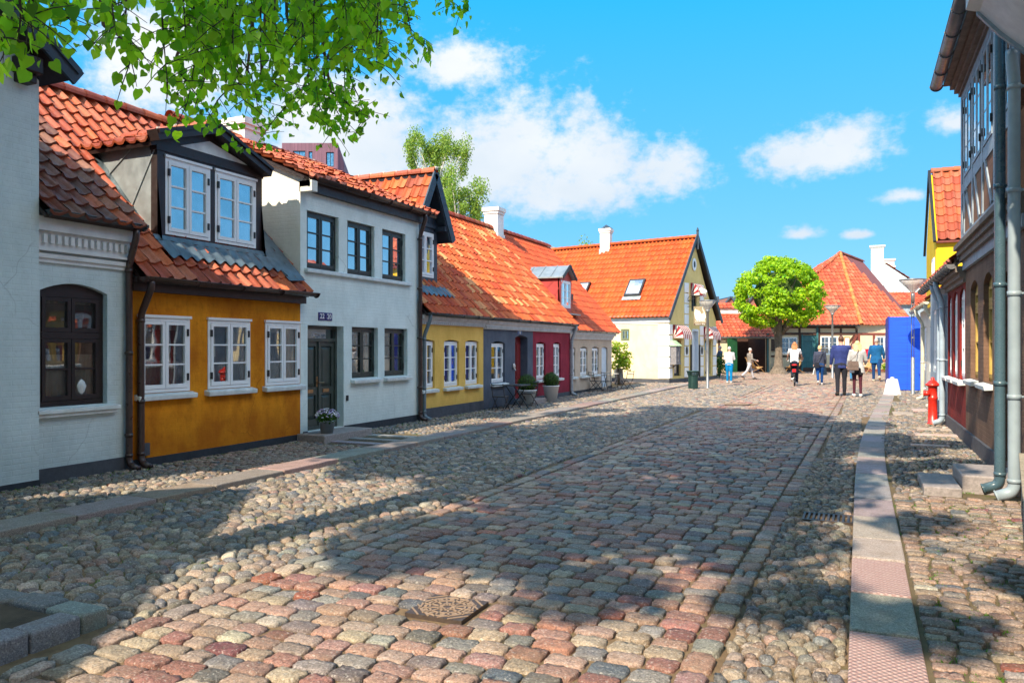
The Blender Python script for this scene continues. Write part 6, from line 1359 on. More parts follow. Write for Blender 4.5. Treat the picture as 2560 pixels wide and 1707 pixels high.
# ------------------------------------------------------------------ street furniture
LAMPM = M_plain('lamp_grey', (.24, .25, .26), .4, .15, 6, metal=.6)
t = NT('lamp_shade_glass'); t.set(Base_Color=(.75, .74, .70), Roughness=.15, Alpha=.55, Specular_IOR_Level=.6); SHADE = t.m
def lamp(x, y, H, label, z0=0.0, rods=True):
    l = thing('street_lamp', label, 'street lamp', (x, y, z0), 'uplight street lamps'); mb = MB(); c = (x, y, z0); k = H/3.85; g = k**1.7
    if rods:
        mb.lathe(c, [(.075, 0), (.075, .02), (.062, .04), (.062, 1.25*k), (.045, 1.27*k)], 14)
        for a in range(4): t_ = math.pi/4+a*math.pi/2; dx, dy = .05*math.cos(t_), .05*math.sin(t_); mb.tube([(x+dx, y+dy, z0+1.2*k), (x+dx, y+dy, z0+3.1*k)], .013, 6)
        for zz in (1.9, 2.6): mb.lathe((x, y, z0+zz*k), [(.055, 0), (.055, .03)], 10)
        mb.lathe((x, y, z0+3.05*k), [(.06, 0), (.06, .28*k), (.05, .36*k)], 12)
    else: mb.lathe(c, [(.075, 0), (.075, .02), (.06, .04), (.055, 2.0*k), (.05, 3.35*k), (.085, 3.38*k), (.085, 3.46*k)], 14)
    mb.obj('pole', LAMPM, l, True); m = MB(); m.lathe((x, y, z0), [(.055, 3.40*k), (.085, 3.46*k), (.25*g, 3.64*k), (.42*g, 3.83*k), (.415*g, 3.835*k), (.24*g, 3.66*k), (.05, 3.47*k)], 24); m.obj('shade', SHADE, l, True)
    m = MB(); m.lathe((x, y, z0), [(.0, 3.845*k), (.43*g, 3.835*k), (.435*g, 3.86*k), (.30*g, 3.885*k), (0, 3.895*k)], 24); m.obj('lid', LAMPM, l, True); m = MB()
    for a in range(3): t_ = 2.1*a+.4; m.tube([(x+.06*math.cos(t_), y+.06*math.sin(t_), z0+3.44*k), (x+.415*g*math.cos(t_), y+.415*g*math.sin(t_), z0+3.84*k)], .008, 5)
    m.obj('stay', LAMPM, l)
lamp(1.64, 29.38, 3.86, 'tall grey street lamp with split pole standing in front of the blue box'); lamp(-1.28, 43.9, 3.75, 'grey street lamp in the middle of the square before the half timbered house', rods=False); lamp(-5.39, 30.8, 3.40, 'grey street lamp in front of the yellow gable and its swan sign', rods=False)
# litter bin
b = thing('litter_bin', 'dark green slatted litter bin standing beside the street lamp at the gable', 'litter bin', (-5.85, 30.3, 0)); BINM = M_plain('bin_green', (.018, .055, .05), .45, .3, 8); mb = MB(); x, y = -5.85, 30.3
mb.lathe((x, y, .02), [(.0, 0), (.165, 0), (.165, .5), (.15, .5), (.15, .04), (0, .04)], 20)
for k in range(22): a = 2*math.pi*k/22; dx, dy = math.cos(a), math.sin(a); mb.bar((x+.18*dx, y+.18*dy, .0), (x+.18*dx, y+.18*dy, .48), .026, .014, (dx, dy, 0)); mb.bar((x+.18*dx, y+.18*dy, .48), (x+.235*dx, y+.235*dy, .66), .026, .014, (dx, dy, 0))
mb.obj('basket', BINM, b); mb = MB(); mb.lathe((x, y, .64), [(.20, 0), (.26, .03), (.265, .05), (.20, .055), (.19, .03)], 22); mb.obj('rim', BINM, b, True)
# red hydrant
hy = thing('fire_hydrant', 'bright red fire hydrant with conical cap on the right pavement', 'fire hydrant', (1.37, 18.05, .035)); HR = M_plain('hydrant_red', (.62, .025, .012), .32, .12, 6, spec=.6, wear=(.45, .02, .015)); c = (1.37, 18.05, .035)
mb = MB(); mb.lathe(c, [(.105, 0), (.105, .02), (.088, .03), (.086, .50), (.094, .51), (.094, .55), (.086, .56), (.086, .76), (.10, .765), (.10, .80)], 22); mb.obj('barrel', HR, hy, True)
mb = MB(); mb.lathe(c, [(.10, .775), (.135, .78), (.138, .81), (.11, .83), (.06, .885), (.035, .90), (.035, .94), (.012, .955)], 22); mb.obj('cap', HR, hy, True)
mb = MB(); mb.tube([(1.37-.06, 18.0, .66), (1.37-.16, 17.98, .66)], .055, 14); mb.tube([(1.37-.15, 17.98, .66), (1.37-.175, 17.98, .66)], .065, 14); mb.obj('outlet', HR, hy, True); mb = MB(); mb.ell((1.37-.15, 17.98, .76), (.03, .03, .02), 8, 6); mb.obj('outlet_cap', WHITEW, hy)
# white concrete foot and blue box
mb = MB(); c = (1.0, 28.8, 0); mb.lathe(c, [(.29, 0), (.27, .04), (.17, .52), (.155, .55), (.06, .56), (.055, .60), (.02, .61)], 20, 1.0, .85); o = top(mb.obj('concrete_foot', M_plain('white_concrete', (.78, .77, .73), .8, .12, 6, .2, wear=(.42, .42, .40)), None, True), 'white tapered concrete weight with a lifting eye beside the blue box', 'concrete weight')
bb = thing('blue_box', 'tall bright cobalt blue plywood box standing on the right pavement', 'box', (1.65, 33, 0)); t = NT('cobalt_boards'); P = t.geo.outputs['Position']; W = t.wallvec(); gr = t.noise(W, 3, 4, .6, (.3, 9, 1))
CB = t.set(Base_Color=t.mix(t.ramp(gr, .3, .7), (.0, .052, .62), (.0, .095, .82)), Roughness=.55, Normal=t.bump(gr, .25, .01)); FB = Fr((0, 31.6), (1, 0), (0, -1))
mb = MB(); mb.box(FB, .97, 2.9, -3, 0, .06, 2.70); mb.obj('panel', CB, bb)
mb = MB()
for x0 in (1.58, 2.2): mb.box(FB, x0, x0+.006, -.01, .0025, .06, 2.70)
for zz in (.3, 1.35, 2.5):
    for x0 in (1.05, 1.54, 1.63, 2.16, 2.25): mb.lathe((x0, 31.6, zz), [(.0, -.006), (.009, -.006), (.009, .006), (0, .006)], 6)
mb.obj('seams_and_screws', IRON, bb)
for x0 in (.955, 2.86): mb = MB(); mb.box(FB, x0, x0+.045, -3, .015, .06, 2.72); mb.obj('edge_batten', M_plain('dark_blue_paint', (.005, .02, .32), .5), bb)
mb = MB(); mb.box(FB, 1.1, 2.8, -2.9, -.1, 0, .06); mb.obj('base', IRON, bb)
# steps, railing, stone bollard
mb = MB(); mb.box(WF, 1.02, 1.56, 9.72, 10.70, -.05, .215); bev(top(mb.obj('stone_step', STEPM), 'tall weathered stone step against the brown wall by the teal pipe', 'step'), .02, 3)
mb = MB(); mb.box(WF, .63, .99, 9.42, 10.45, -.05, .115); bev(top(mb.obj('stone_step', STEPM), 'low reddish stone slab step in front of the taller step on the right', 'step'), .015, 3)
r = thing('iron_railing', 'low grey iron railing with a wooden top rail at the right picture edge', 'railing', (1.1, 6.8, 0)); RM = M_plain('railing_grey', (.14, .15, .16), .45, .25, 6)
ra, rb = Vector((1.40, 8.55, 0)), Vector((.80, 4.55, 0)); mb = MB()
for k in range(29): q = ra.lerp(rb, (k+.5)/29); mb.bar(q, q+Vector((0, 0, .56)), .02, .02, (0, 1, 0))
mb.bar(ra+Vector((0, 0, .12)), rb+Vector((0, 0, .12)), .03, .03); mb.obj('bars', RM, r)
for f in (0, .5, 1): mb = MB(); q = ra.lerp(rb, f); mb.bar(q, q+Vector((0, 0, .58)), .045, .045, (0, 1, 0)); mb.obj('post', RM, r)
mb = MB(); mb.bar(ra+Vector((0, 0, .60)), rb+Vector((0, 0, .60)), .085, .035); mb.obj('top_rail', M_plain('rail_wood', (.36, .30, .22), .6, .3, 10), r)
mb = MB(); mb.lathe((-9.50, 32.75, 0), [(.20, 0), (.19, .2), (.175, .45), (.16, .62), (.10, .70), (.02, .72)], 14); top(mb.obj('stone_bollard', STEPM, None, True), 'rough round topped stone bollard below the climbing shrub', 'bollard')
# bistro furniture
BIS = M_plain('bistro_black', (.014, .016, .02), .4, .3, 12); BISW = M_plain('bistro_slat', (.075, .075, .08), .5, .3, 14)
def bistro_chair(label, grp, slat=BISW):
    c = thing('bistro_chair', label, 'chair', (0, 0, 0), grp); m = MB()
    for k in range(5): m.box(WF, -.19, .19, -.17+k*.075, -.17+k*.075+.058, .43, .448)
    m.obj('seat', slat, c); m = MB()
    for s in (-1, 1):     # front leg runs up into the back; rear leg crosses it
        m = MB(); m.bar((s*.20, .24, 0), (s*.20, -.16, .46), .022, .016, (1, 0, 0)); m.bar((s*.20, -.16, .46), (s*.19, -.25, .84), .022, .016, (1, 0, 0)); m.obj('back_leg', BIS, c)
        m = MB(); m.bar((s*.18, -.28, 0), (s*.18, .18, .43), .022, .016, (1, 0, 0)); m.obj('leg', BIS, c)
    for yy, zz in ((-.19, .10), (.17, .08), (.19, .43), (-.17, .43)): m = MB(); m.bar((-.20, yy, zz), (.20, yy, zz), .016, .018); m.obj('stretcher', BIS, c)
    for z0, yy in ((.66, -.215), (.77, -.24)): m = MB(); m.bar((-.20, yy, z0+.03), (.20, yy, z0+.03), .06, .014, (0, .3, 1)); m.obj('back_slat', slat, c)
    return c
def bistro_table(label, grp, r=.34, square=True):
    c = thing('bistro_table', label, 'table', (0, 0, 0), grp); m = MB()
    if square: m.box(WF, -.36, .36, -.30, .30, .715, .735); m.box(WF, -.36, .36, -.30, .30, .70, .712)
    else: m.lathe((0, 0, 0), [(0, .71), (.33, .71), (.335, .72), (.33, .735), (0, .735)], 24)
    bev(m.obj('table_top', BISW if square else M_plain('pale_table', (.5, .46, .40), .5, .2, 10), c), .006)
    for s in (-1, 1):
        m = MB(); m.bar((s*.26, -.28, 0), (s*.26, .24, .70), .024, .018, (1, 0, 0)); m.obj('leg', BIS, c); m = MB(); m.bar((s*.24, .28, 0), (s*.24, -.24, .70), .024, .018, (1, 0, 0)); m.obj('leg', BIS, c)
    for yy in (-.2, .2): m = MB(); m.bar((-.26, yy, .12), (.26, yy, .12), .016, .016); m.obj('stretcher', BIS, c)
    return c
def put(o, x, y, rz, s=1, z=.035): o.location = (x, y, z); o.rotation_euler = (0, 0, R(rz)); o.scale = (s, s, s); return o
put(bistro_table('dark folding bistro table under the window of the slate grey house', 'bistro furniture by the grey house'), -7.98, 18.22, 90, .84)
ch = put(bistro_chair('dark folding chair on the near side of the grey house table', 'bistro furniture by the grey house'), -8.12, 17.55, 0, .80)
put(clone(ch, (0, 0, 0), 0, 'dark folding chair on the far side of the grey house table near the box ball'), -7.95, 18.98, 170, .80)
put(bistro_table('small pale topped bistro table outside the door of the beige house', 'bistro furniture by the beige house', square=False), -8.22, 27.3, 0, .84)
put(clone(ch, (0, 0, 0), 0, 'dark slatted chair with its back to the street at the beige house table', 'bistro furniture by the beige house'), -8.16, 26.55, 8, .84)
put(clone(ch, (0, 0, 0), 0, 'dark slatted chair left of the pale topped table by the beige wall', 'bistro furniture by the beige house'), -8.55, 26.5, -40, .84)
put(clone(ch, (0, 0, 0), 0, 'dark chair right of the pale topped table nearest the stone bollard', 'bistro furniture by the beige house'), -7.80, 27.9, 150, .84)
# deck chairs, sign boards and bins across the square
CANV = M_plain('tan_canvas', (.42, .25, .10), .8, .2, 8); WOODL = M_plain('deck_wood', (.36, .19, .07), .6, .25, 10)
def deck_chair(label):
    c = thing('deck_chair', label, 'deck chair', (0, 0, 0), 'deck chairs across the square')
    for s in (-1, 1):
        m = MB(); m.bar((s*.29, .62, .05), (s*.29, -.38, .98), .03, .03); m.obj('back_frame', WOODL, c); m = MB(); m.bar((s*.26, -.55, .05), (s*.26, .50, .42), .03, .03); m.obj('seat_frame', WOODL, c)
    m = MB(); pts = [(-.37, .97), (-.28, .72), (-.12, .50), (.10, .32), (.30, .28), (.47, .40)]
    for (a, z), (b_, zz) in zip(pts, pts[1:]): m.hexa([(-.25, a, z), (.25, a, z), (.25, b_, zz), (-.25, b_, zz), (-.25, a, z+.012), (.25, a, z+.012), (.25, b_, zz+.012), (-.25, b_, zz+.012)])
    m.obj('canvas', CANV, c); m = MB(); m.bar((-.29, -.37, .97), (.29, -.37, .97), .03, .03); m.bar((-.27, .5, .42), (.27, .5, .42), .03, .03); m.bar((-.27, -.5, .08), (.27, -.5, .08), .03, .03); m.obj('cross_bar', WOODL, c); return c
dc = deck_chair('tan deck chair just left of the round tree trunk'); put(dc, *C2(14.6, 47.2), -66+24, 1, 0)
for X, Y, rz, lab in ((17.15, 47.2, 120, 'tan deck chair right behind the round tree trunk'), (19.95, 46.8, -62, 'tan deck chair standing just left of the woman in the dark jacket'), (21.4, 46.8, 118, 'tan deck chair partly hidden behind the man in the navy jacket')): put(clone(dc, (0, 0, 0), 0, lab), *C2(X, Y), rz+24, 1, 0)
ab = thing('sign_board', 'white faced tilted pavement sign board behind the cyclist', 'sign board', (0, 0, 0)); m = MB(); m.hexa([(-.28, -.02, .05), (.28, -.02, .05), (.28, .02, .05), (-.28, .02, .05), (-.28, -.30, 1.1), (.28, -.30, 1.1), (.28, -.26, 1.1), (-.28, -.26, 1.1)]); m.obj('panel', WHITEW, ab); m = MB(); m.hexa([(-.30, -.55, .0), (.30, -.55, .0), (.30, -.51, .0), (-.30, -.51, .0), (-.30, -.31, 1.12), (.30, -.31, 1.12), (.30, -.27, 1.12), (-.30, -.27, 1.12)]); m.obj('back_panel', IRON, ab); put(ab, *C2(17.6, 45.2), 60, 1, 0)
gp = thing('parasol_base', 'folded dark green parasol in a pot before the teal door', 'parasol', (*C2(19.4, 49.5), 0)); X, Y = C2(19.4, 49.5); m = MB(); m.lathe((X, Y, 0), [(.30, 0), (.30, .1), (.06, .14), (.04, 1.0)], 12); m.obj('stand', IRON, gp); m = MB(); m.lathe((X, Y, .5), [(.05, 0), (.22, .1), (.26, .5), (.12, .8), (.03, .95)], 12); m.obj('canopy', M_plain('parasol_green', (.01, .07, .06), .8, .3, 6), gp, True)
m = MB(); X, Y = C2(15.15, 48.9); m.lathe((X, Y, 0), [(.02, 0), (.30, .02), (.33, .25), (.16, .4), (.05, .5)], 10); top(m.obj('bag', M_plain('navy_bag', (.015, .025, .06), .7, .3, 6), None, True), 'dark navy bag lying on the ground behind the left deck chair', 'bag')
m = MB(); X, Y = C2(12.95, 46.6); m.lathe((X, Y, 0), [(.16, 0), (.12, .06), (.09, .35), (.11, .38), (.26, .42), (.24, .52), (.05, .55)], 10); top(m.obj('stone_lantern', STEPM, None, True), 'small grey stone pedestal in front of the open green door', 'pedestal')
# ------------------------------------------------------------------ people
def bake(mb, name, mat, parent, vox, smooth=2):
    me = mb.mesh('tmp', mat); o = bpy.data.objects.new('tmp', me); COL.objects.link(o)
    m = o.modifiers.new('r', 'REMESH'); m.mode = 'VOXEL'; m.voxel_size = vox; m.use_smooth_shade = True
    if smooth: s = o.modifiers.new('s', 'SMOOTH'); s.factor = .5; s.iterations = smooth
    bpy.context.view_layer.update(); n = bpy.data.meshes.new_from_object(o.evaluated_get(bpy.context.evaluated_depsgraph_get()))
    bpy.data.objects.remove(o); bpy.data.meshes.remove(me); n.name = name
    if not n.materials: n.materials.append(mat)
    r = bpy.data.objects.new(name, n); COL.objects.link(r); r.parent = parent; return r
def cloth(name, col, rough=.85): return M_plain('cloth_'+name, col, rough, .28, 9, .5, 90, spec=.2)
SKIN = M_plain('skin', (.58, .32, .23), .5, .12, 20, spec=.4); SKINL = M_plain('skin_light', (.66, .40, .31), .5, .12, 20, spec=.4)
V3 = lambda *a: Vector(a)
def person(loc, head, H, label, top_c, leg_c, shoe_c, hair_c, hair='short', legs=((0, 0), (0, 0)), arms=((5, 12), (5, 12)), abd=(8, 8), hem=.86, sleeve='long', skirt=None, w=1.0, look=(0, 0), lean=0, girth=1.0, seated=None, bare_legs=None, top_flare=1.0, collar=None):
    p = thing('person', label, 'person', (0, 0, 0)); s = H/1.78
    hipz = .90; J = {}
    for i, sx in enumerate((-1, 1)):
        a, k = (R(q) for q in legs[i]); hip = V3(sx*.085*w, 0, hipz); knee = hip+V3(sx*.005, math.sin(a)*.43, -math.cos(a)*.43); b = a-k; ank = knee+V3(0, math.sin(b)*.41, -math.cos(b)*.41); pit = min(0, b)*.9; toe = ank+V3(sx*.025, math.cos(pit)*.17, -.05+math.sin(pit)*.17); J[i] = (hip, knee, ank, toe)
    if seated is None: dz = -min(min(j[2].z-.085, j[3].z-.025) for j in J.values())
    else: dz = seated-hipz
    up = V3(0, math.sin(R(lean)), math.cos(R(lean))); T = lambda x, y, z: V3(x, y, 0)+V3(0, 0, hipz)+up*(z-hipz)+V3(0, 0, 0)
    A = {}
    for i, sx in enumerate((-1, 1)):
        sh = T(sx*.185*w, -.005, 1.43); c, e = (R(q) for q in arms[i]); ab = R(abd[i]); el = sh+V3(sx*math.sin(ab)*.29, math.sin(c)*.29*math.cos(ab), -math.cos(c)*.29*math.cos(ab)); d = c+e; ab2 = ab*.35 if e < 60 else -ab*1.2
        wr = el+V3(sx*math.sin(ab2)*.25, math.sin(d)*.25*math.cos(ab2), -math.cos(d)*.25*math.cos(ab2)); A[i] = (sh, el, wr, (wr-el).normalized())
    hc = T(look[0]*.02, .015, 1.645); yaw = R(look[0]*60); RT_ = Matrix.Rotation(-yaw, 3, 'Z')
    sh3 = lambda v: (v+V3(0, 0, dz))*s
    m = MB(); ell = lambda c, r, rot=None: m.ell(sh3(c), tuple(q*s for q in r), 12, 8, rot); tub = lambda pts, rr, seg=10: m.tube([sh3(q) for q in pts], [q*s for q in rr], seg)
    # body: one skin
    ell(hc+V3(0, 0, .01), (.072, .092, .108), RT_); ell(hc+RT_ @ V3(0, .035, -.055), (.052, .058, .058), RT_); ell(hc+RT_ @ V3(0, .098, -.018), (.012, .018, .022), RT_)
    for sx in (-1, 1): ell(hc+RT_ @ V3(sx*.074, -.008, -.01), (.012, .022, .032), RT_)
    tub([T(0, -.01, 1.42), T(0, 0, 1.52), hc+V3(0, -.01, -.06)], [.075, .056, .054]); tub([T(0, 0, hipz-.05), T(0, 0, 1.08), T(0, 0, 1.3), T(0, -.01, 1.45)], [.085, .075, .085, .06])
    for i in (0, 1):
        sh, el, wr, d = A[i]; sx = (-1, 1)[i]; tub([T(sx*.10*w, -.005, 1.42), sh, el, wr], [.06, .048, .038, .026]); side = V3(0, 1, 0) if abs(d.y) < .8 else V3(0, 0, 1); fw = (side-d*side.dot(d)).normalized(); n_ = d.cross(fw)
        tub([wr-d*.01, wr+d*.045, wr+d*.085], [.025, .038, .033], 8)
        for f in range(4):
            q = wr+d*.08+fw*(.030-f*.020); ln = (.068, .078, .074, .058)[f]; tub([q, q+d*ln*.5, q+d*ln*.92-n_*sx*.018], [.0105, .0098, .008], 6)
        q = wr+d*.03+fw*.030; tub([q, q+fw*.028+d*.028, q+fw*.034+d*.062], [.012, .011, .009], 6)
        hip, knee, ank, toe = J[i]; tub([hip, knee, ank], [.080, .050, .036]); tub([ank, toe+V3(0, -.03, .02), toe], [.04, .035, .026])
    bake(m, 'body', SKINL if hair == 'blonde' else SKIN, p, .0085*s)
    m = MB(); e = MB()
    for sx in (-1, 1): e.ell(sh3(hc+RT_ @ V3(sx*.030, .082, .012)), (.012*s, .010*s, .007*s), 8, 6)
    e.ell(sh3(hc+RT_ @ V3(0, .090, -.058)), (.022*s, .008*s, .005*s), 8, 5); e.obj('eyes_and_mouth', M_plain('dark_feature', (.10, .04, .035), .5), p, True)
    # hair
    HM = M_plain('hair_%s' % hair_c[3], hair_c[:3], .55, .35, 30, .5, 140)
    if hair != 'bald':
        ell(hc+RT_ @ V3(0, -.018, .034), (.083, .094, .098), RT_)
        if hair in ('long', 'blonde'):
            ln = .30 if hair == 'long' else .16
            for k in range(7): a = (k-3)/3; tub([hc+RT_ @ V3(a*.07, -.055+.02*abs(a), .03), hc+V3(a*.088, -.085+.03*abs(a), -.09), T(a*.095+random.uniform(-.01, .01), -.115+.03*abs(a), 1.56-ln*(.8+.2*math.cos(a*2)))], [.04, .040, .018], 8)
        if hair == 'cap': ell(hc+RT_ @ V3(0, .075, .05), (.065, .07, .014), RT_)
        if hair == 'bob': ell(hc+RT_ @ V3(0, -.03, -.015), (.092, .090, .088), RT_)
    else: ell(hc+RT_ @ V3(0, -.045, -.012), (.077, .062, .05), RT_)
    bake(m, 'hair', HM, p, .011*s)
    # upper garment
    m = MB(); g = girth
    prof = [(hem, .165*top_flare), (.93, .158*top_flare**.6), (1.05, .148), (1.2, .160), (1.33, .172), (1.41, .160), (1.465, .10), (1.50, .068)]
    vs = []; fs = []; n = 22
    for z, r_ in prof:
        for k in range(n):
            a = 2*math.pi*k/n; q = T(r_*w*g*1.08*math.cos(a), r_*g*.70*math.sin(a)+(-.012 if z > 1.2 else 0), z); vs.append(sh3(q))
    for i in range(len(prof)-1):
        for k in range(n): fs.append((i*n+k, i*n+(k+1) % n, (i+1)*n+(k+1) % n, (i+1)*n+k))
    fs += [list(range(n))[::-1], list(range((len(prof)-1)*n, len(prof)*n))]; m.add(vs, fs)
    for i in (0, 1):
        sh, el, wr, d = A[i]; sx = (-1, 1)[i]
        if sleeve == 'long': tub([T(sx*.08*w, -.01, 1.42), sh, sh.lerp(el, .5), el, el.lerp(wr, .5), wr-d*.005], [.075, .075, .066, .060, .052, .044])
        else: tub([T(sx*.08*w, -.01, 1.42), sh, sh.lerp(el, .62)], [.072, .072, .062])
    bake(m, 'jacket' if sleeve == 'long' else 'shirt', top_c, p, .014*s, 3)
    if collar: m = MB(); m.tube([sh3(T(0, -.012, 1.485)), sh3(T(0, -.004, 1.525))], [.082*s, .068*s], 14); m.obj('collar', collar, p, True)
    # trousers or skirt and tights
    m = MB()
    if skirt: ell(V3(0, 0, hipz), (.17*w, .125, .12)); tub([V3(0, 0, hipz), V3(0, 0, hipz-.22)], [.15*w, .175*w], 16); bake(m, 'skirt', skirt, p, .014*s); m = MB()
    else: ell(V3(0, 0, hipz+.02), (.165*w*g, .120*g, .13))
    k = .78 if skirt else 1
    for i in (0, 1): hip, knee, ank, toe = J[i]; tub([hip+V3(0, 0, .02), hip.lerp(knee, .5), knee, knee.lerp(ank, .45), ank+V3(0, 0, .01)], [.105*k*g, .088*k*g, .066*k, .062*k, .052*k])
    bake(m, 'tights' if skirt else 'trousers', leg_c, p, .014*s, 3)
    for i in (0, 1):
        hip, knee, ank, toe = J[i]; m = MB(); d = (toe-ank); hl = ank+V3(0, -.035, -.045); tub([hl, ank+V3(0, .02, -.02), ank.lerp(toe, .65)+V3(0, 0, .012), toe+V3(0, .02, .008)], [.046, .056, .048, .034]); bake(m, 'shoe', shoe_c, p, .014*s)
    p.location = loc; p.rotation_euler = (0, 0, head); return p
def at(px_x, Yc): return (*C2(px_x, Yc), 0.0)
away = YAW            # facing away from the camera along the view
K = cloth
person(at(9.72, 34.9), away-.35, 1.62, 'man in pale grey sweater and bright blue trousers with his back turned', K('pale_grey', (.62, .60, .62)), K('bright_blue', (.0, .20, .48)), K('white_shoe', (.7, .7, .7)), (.62, .58, .54, 'white'), 'short', ((4, 3), (-3, 2)), ((8, 80), (10, 85)), girth=1.12, look=(.3, 0), lean=4)
person(at(11.1, 41.6), away+.9, 1.66, 'person in dark top and blue jeans with grey cap, half hidden behind the pale sweater', K('navy_top', (.05, .08, .14)), K('jeans_dark', (.02, .07, .17)), K('light_shoe', (.6, .6, .62)), (.30, .30, .32, 'greycap'), 'cap', ((0, 0), (6, 6)), ((20, 60), (10, 40)))
person(at(11.75, 38.6), away-R(80), 1.60, 'grey haired man in a grey brown jacket walking to the right past the doorway', K('taupe', (.26, .23, .21)), K('pale_grey_trousers', (.48, .46, .50)), K('dark_shoe', (.06, .05, .05)), (.55, .52, .50, 'grey'), 'short', ((22, 4), (-26, 22)), ((0, 62), (4, 70)), hem=.80, lean=3)
person(at(13.10, 33.2), away-.3, 1.68, 'woman with short blonde hair in dark quilted jacket and jeans walking away', K('charcoal_blue', (.045, .052, .085)), K('jeans_blue', (.008, .055, .20)), K('white_shoe', (.7, .7, .7)), (.68, .46, .22, 'blonde'), 'bob', ((-18, 22), (10, 3)), ((-8, 15), (8, 20)), girth=1.15, hem=.80, w=1.05)
person(at(10.80, 25.6), away-.3, 1.95, 'tall brown haired man in a navy blue suit jacket and black trousers', K('navy_suit', (.030, .045, .17)), K('black_trouser', (.022, .024, .034)), K('black_shoe', (.02, .02, .02)), (.10, .04, .02, 'brown'), 'short', ((-2, 6), (8, 4)), ((4, 14), (12, 30)), (10, 10), hem=.80, w=1.12, girth=1.02)
person(at(11.09, 25.05), away-.3, 1.79, 'blonde woman in a light grey coat, black skirt and dark tights', K('light_grey_coat', (.46, .46, .46)), K('burgundy_tights', (.075, .018, .03)), K('white_shoe', (.7, .7, .7)), (.66, .42, .20, 'blonde'), 'blonde', ((2, 2), (-4, 4)), ((8, 30), (12, 55)), (12, 14), hem=.74, skirt=K('black_skirt', (.015, .015, .02)), top_flare=1.22, girth=1.04)
person(at(17.0, 36.4), away-.4, 2.0, 'man with cropped grey hair in a long bright blue coat and jeans', K('blue_coat', (.010, .10, .27)), K('jeans_navy', (.01, .045, .15)), K('pale_shoe', (.62, .56, .48)), (.45, .40, .38, 'cropped'), 'short', ((6, 3), (-20, 26)), ((5, 12), (12, 12)), (14, 14), hem=.74, w=1.10, girth=1.12, top_flare=1.15)
person(at(16.25, 37.2), away+math.pi, 1.78, 'dark haired woman facing the camera, mostly hidden behind the light grey coat', K('navy_cardigan', (.04, .05, .10)), K('jeans_light', (.05, .20, .40)), K('dark_shoe', (.06, .05, .05)), (.06, .03, .02, 'dark'), 'bob', ((0, 0), (3, 3)), ((30, 80), (50, 60)), (12, 25))
m = MB(); X, Y = C2(16.78, 36.9); m.box(Fr((X, Y), tuple(cR), tuple(cF)), -.10, .10, -.03, .03, 1.15, 1.52); o = bev(top(m.obj('red_folder', M_plain('red_card', (.68, .01, .03), .5, .08)), 'bright red folder held up between the grey coat and the blue coat', 'folder'), .01)
# shoulder bags
def bag(loc, label, col, w, h, d, strap_pts, rot=0):
    b = thing('shoulder_bag', label, 'bag', loc); m = MB(); c = Vector(loc); F = Fr((c.x, c.y), tuple(cR), tuple(cF)); BM = M_plain('leather_'+label.split()[0], col, .45, .25, 14)
    m.hexa([F(-w*.5, -d/2, c.z), F(w*.5, -d/2, c.z), F(w*.5, d/2, c.z), F(-w*.5, d/2, c.z), F(-w*.38, -d/2, c.z+h), F(w*.38, -d/2, c.z+h), F(w*.38, d/2, c.z+h), F(-w*.38, d/2, c.z+h)]); bev(m.obj('bag_body', BM, b), .03, 3)
    m = MB(); m.hexa([F(-w*.47, -d/2-.012, c.z+h*.45), F(w*.47, -d/2-.012, c.z+h*.45), F(w*.47, -d/2, c.z+h*.45), F(-w*.47, -d/2, c.z+h*.45), F(-w*.38, -d/2-.012, c.z+h), F(w*.38, -d/2-.012, c.z+h), F(w*.38, -d/2, c.z+h), F(-w*.38, -d/2, c.z+h)]); m.obj('flap', BM, b)
    m = MB(); pts = [F(*q) for q in strap_pts]; m.tube(pts, .011, 6); m.obj('strap', BM, b, True)
bag((*C2(10.84, 24.80), .86), 'taupe leather shoulder bag on the back of the light grey coat', (.17, .12, .10), .36, .30, .12, [(-.10, 0, 1.14), (.10, .02, 1.32), (.22, .10, 1.52), (.20, .28, 1.54)])
bag((*C2(12.88, 33.0), .72), 'black shoulder bag at the hip of the dark quilted jacket', (.02, .022, .03), .24, .24, .10, [(-.02, 0, .95), (.14, -.02, 1.18), (.30, .02, 1.40), (.28, .2, 1.42)])
# cyclist and bicycle
cy = at(11.72, 32.35); RED = M_plain('bike_red', (.55, .015, .02), .35, .1); bk = thing('bicycle', 'black town bicycle with red saddle bag and rear mudguard light, seen from behind', 'bicycle', (0, 0, 0)); m = MB(); RUB = M_plain('tyre', (.02, .02, .02), .8, .2); CHR = M_plain('chrome', (.6, .6, .62), .2, .1, metal=.9)
def wheel(yc):
    t_ = MB(); n = 28
    for k in range(n): a, b_ = 2*math.pi*k/n, 2*math.pi*(k+1)/n; t_.tube([(0, yc+.33*math.cos(a), .345+.33*math.sin(a)), (0, yc+.33*math.cos(b_), .345+.33*math.sin(b_))], .019, 7)
    w = t_.obj('wheel', RUB, bk, True); q = MB()
    for k in range(n): a, b_ = 2*math.pi*k/n, 2*math.pi*(k+1)/n; q.tube([(0, yc+.305*math.cos(a), .345+.305*math.sin(a)), (0, yc+.305*math.cos(b_), .345+.305*math.sin(b_))], .010, 5)
    for k in range(14): a = 2*math.pi*k/14; q.tube([(.02*(-1)**k, yc, .345), (0, yc+.3*math.cos(a), .345+.3*math.sin(a))], .0018, 3)
    q.tube([(-.05, yc, .345), (.05, yc, .345)], .018, 8); q.obj('rim', CHR, w)
wheel(-.52); wheel(.54)
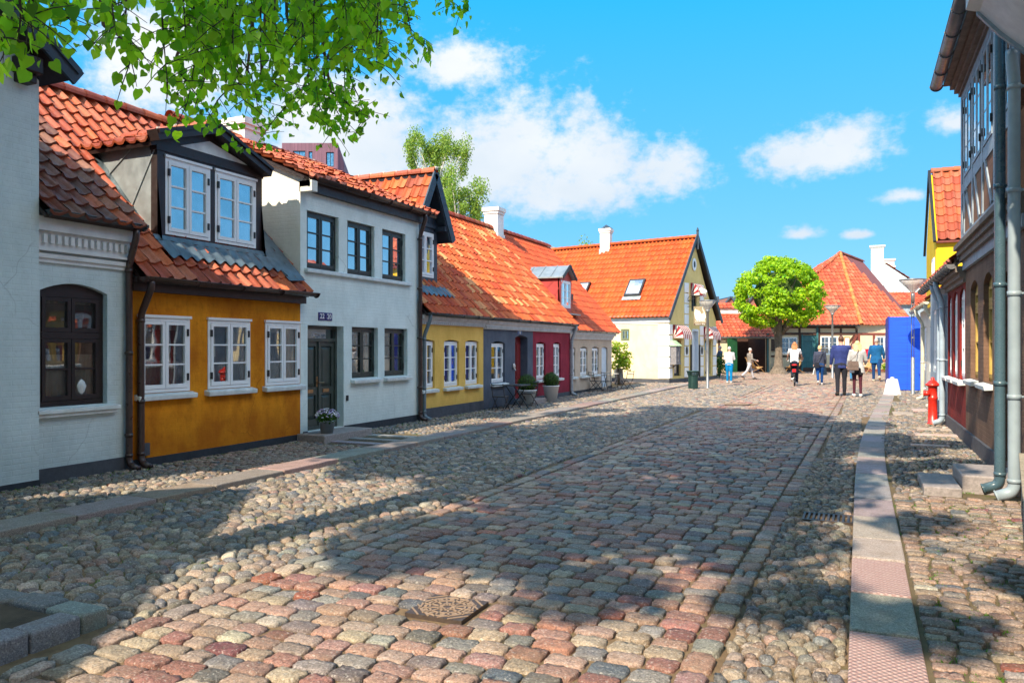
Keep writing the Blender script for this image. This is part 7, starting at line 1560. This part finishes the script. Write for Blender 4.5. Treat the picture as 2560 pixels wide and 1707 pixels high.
for a, b_, r_ in (((0, .40, .98), (0, .54, .345), .014), ((0, .36, .85), (0, -.02, .28), .018), ((0, .38, .92), (0, -.08, .62), .016), ((0, -.02, .28), (0, -.16, .82), .016), ((.05, -.52, .345), (0, -.12, .70), .009), ((-.05, -.52, .345), (0, -.12, .70), .009), ((.05, -.52, .345), (.03, -.02, .28), .009), ((-.05, -.52, .345), (-.03, -.02, .28), .009)): m.tube([a, b_], r_, 8)
m.obj('frame', IRON, bk, True); m = MB(); m.tube([(-.30, .28, 1.03), (-.18, .38, 1.06), (0, .40, 1.04), (.18, .38, 1.06), (.30, .28, 1.03)], .013, 8); m.obj('handlebar', CHR, bk, True); m = MB(); m.ell((0, -.20, .87), (.12, .14, .045), 14, 8); m.obj('saddle', RED, bk, True)
m = MB(); m.box(WF, -.07, .07, -.86, -.80, .60, .72); m.obj('rear_light', RED, bk); m = MB(); m.box(WF, -.07, .07, -.80, -.25, .70, .715); m.tube([(.06, -.6, .70), (.05, -.52, .345)], .006, 5); m.tube([(-.06, -.6, .70), (-.05, -.52, .345)], .006, 5); n = 10
for k in range(n): a, b_ = math.pi*(.25+.85*k/n), math.pi*(.25+.85*(k+1)/n); p_ = lambda t_: (0, -.52-.375*math.cos(t_-.2), .345+.375*math.sin(t_-.2)); m.bar(p_(a), p_(b_), .05, .006, (0, 0, 1))
m.obj('carrier', IRON, bk); m = MB(); m.tube([(-.09, -.02, .28), (.09, -.02, .28)], .015, 8); m.tube([(.09, -.02, .28), (.09, .08, .15)], .01, 6); m.tube([(-.09, -.02, .28), (-.09, -.12, .41)], .01, 6); m.box(WF, .06, .15, .02, .13, .13, .16); m.box(WF, -.15, -.06, -.17, -.06, .40, .43); m.obj('pedals', IRON, bk)
bk.location = cy; bk.rotation_euler = (0, 0, away-.37)
q = person((0, 0, 0), 0, 1.78, 'woman with long wavy auburn hair in a white shirt riding the bicycle away', K('white_tee', (.80, .79, .80)), K('dark_jeans', (.018, .022, .04)), K('white_shoe', (.7, .7, .7)), (.42, .17, .06, 'auburn'), 'long', ((48, 78), (22, 14)), ((38, 18), (38, 18)), (16, 16), sleeve='short', seated=.96, lean=8, hem=.92, w=.98)
pc = Vector(cy)-Vector((-math.sin(away-.37), math.cos(away-.37), 0))*.17; q.location = pc; q.rotation_euler = (0, 0, away-.37)
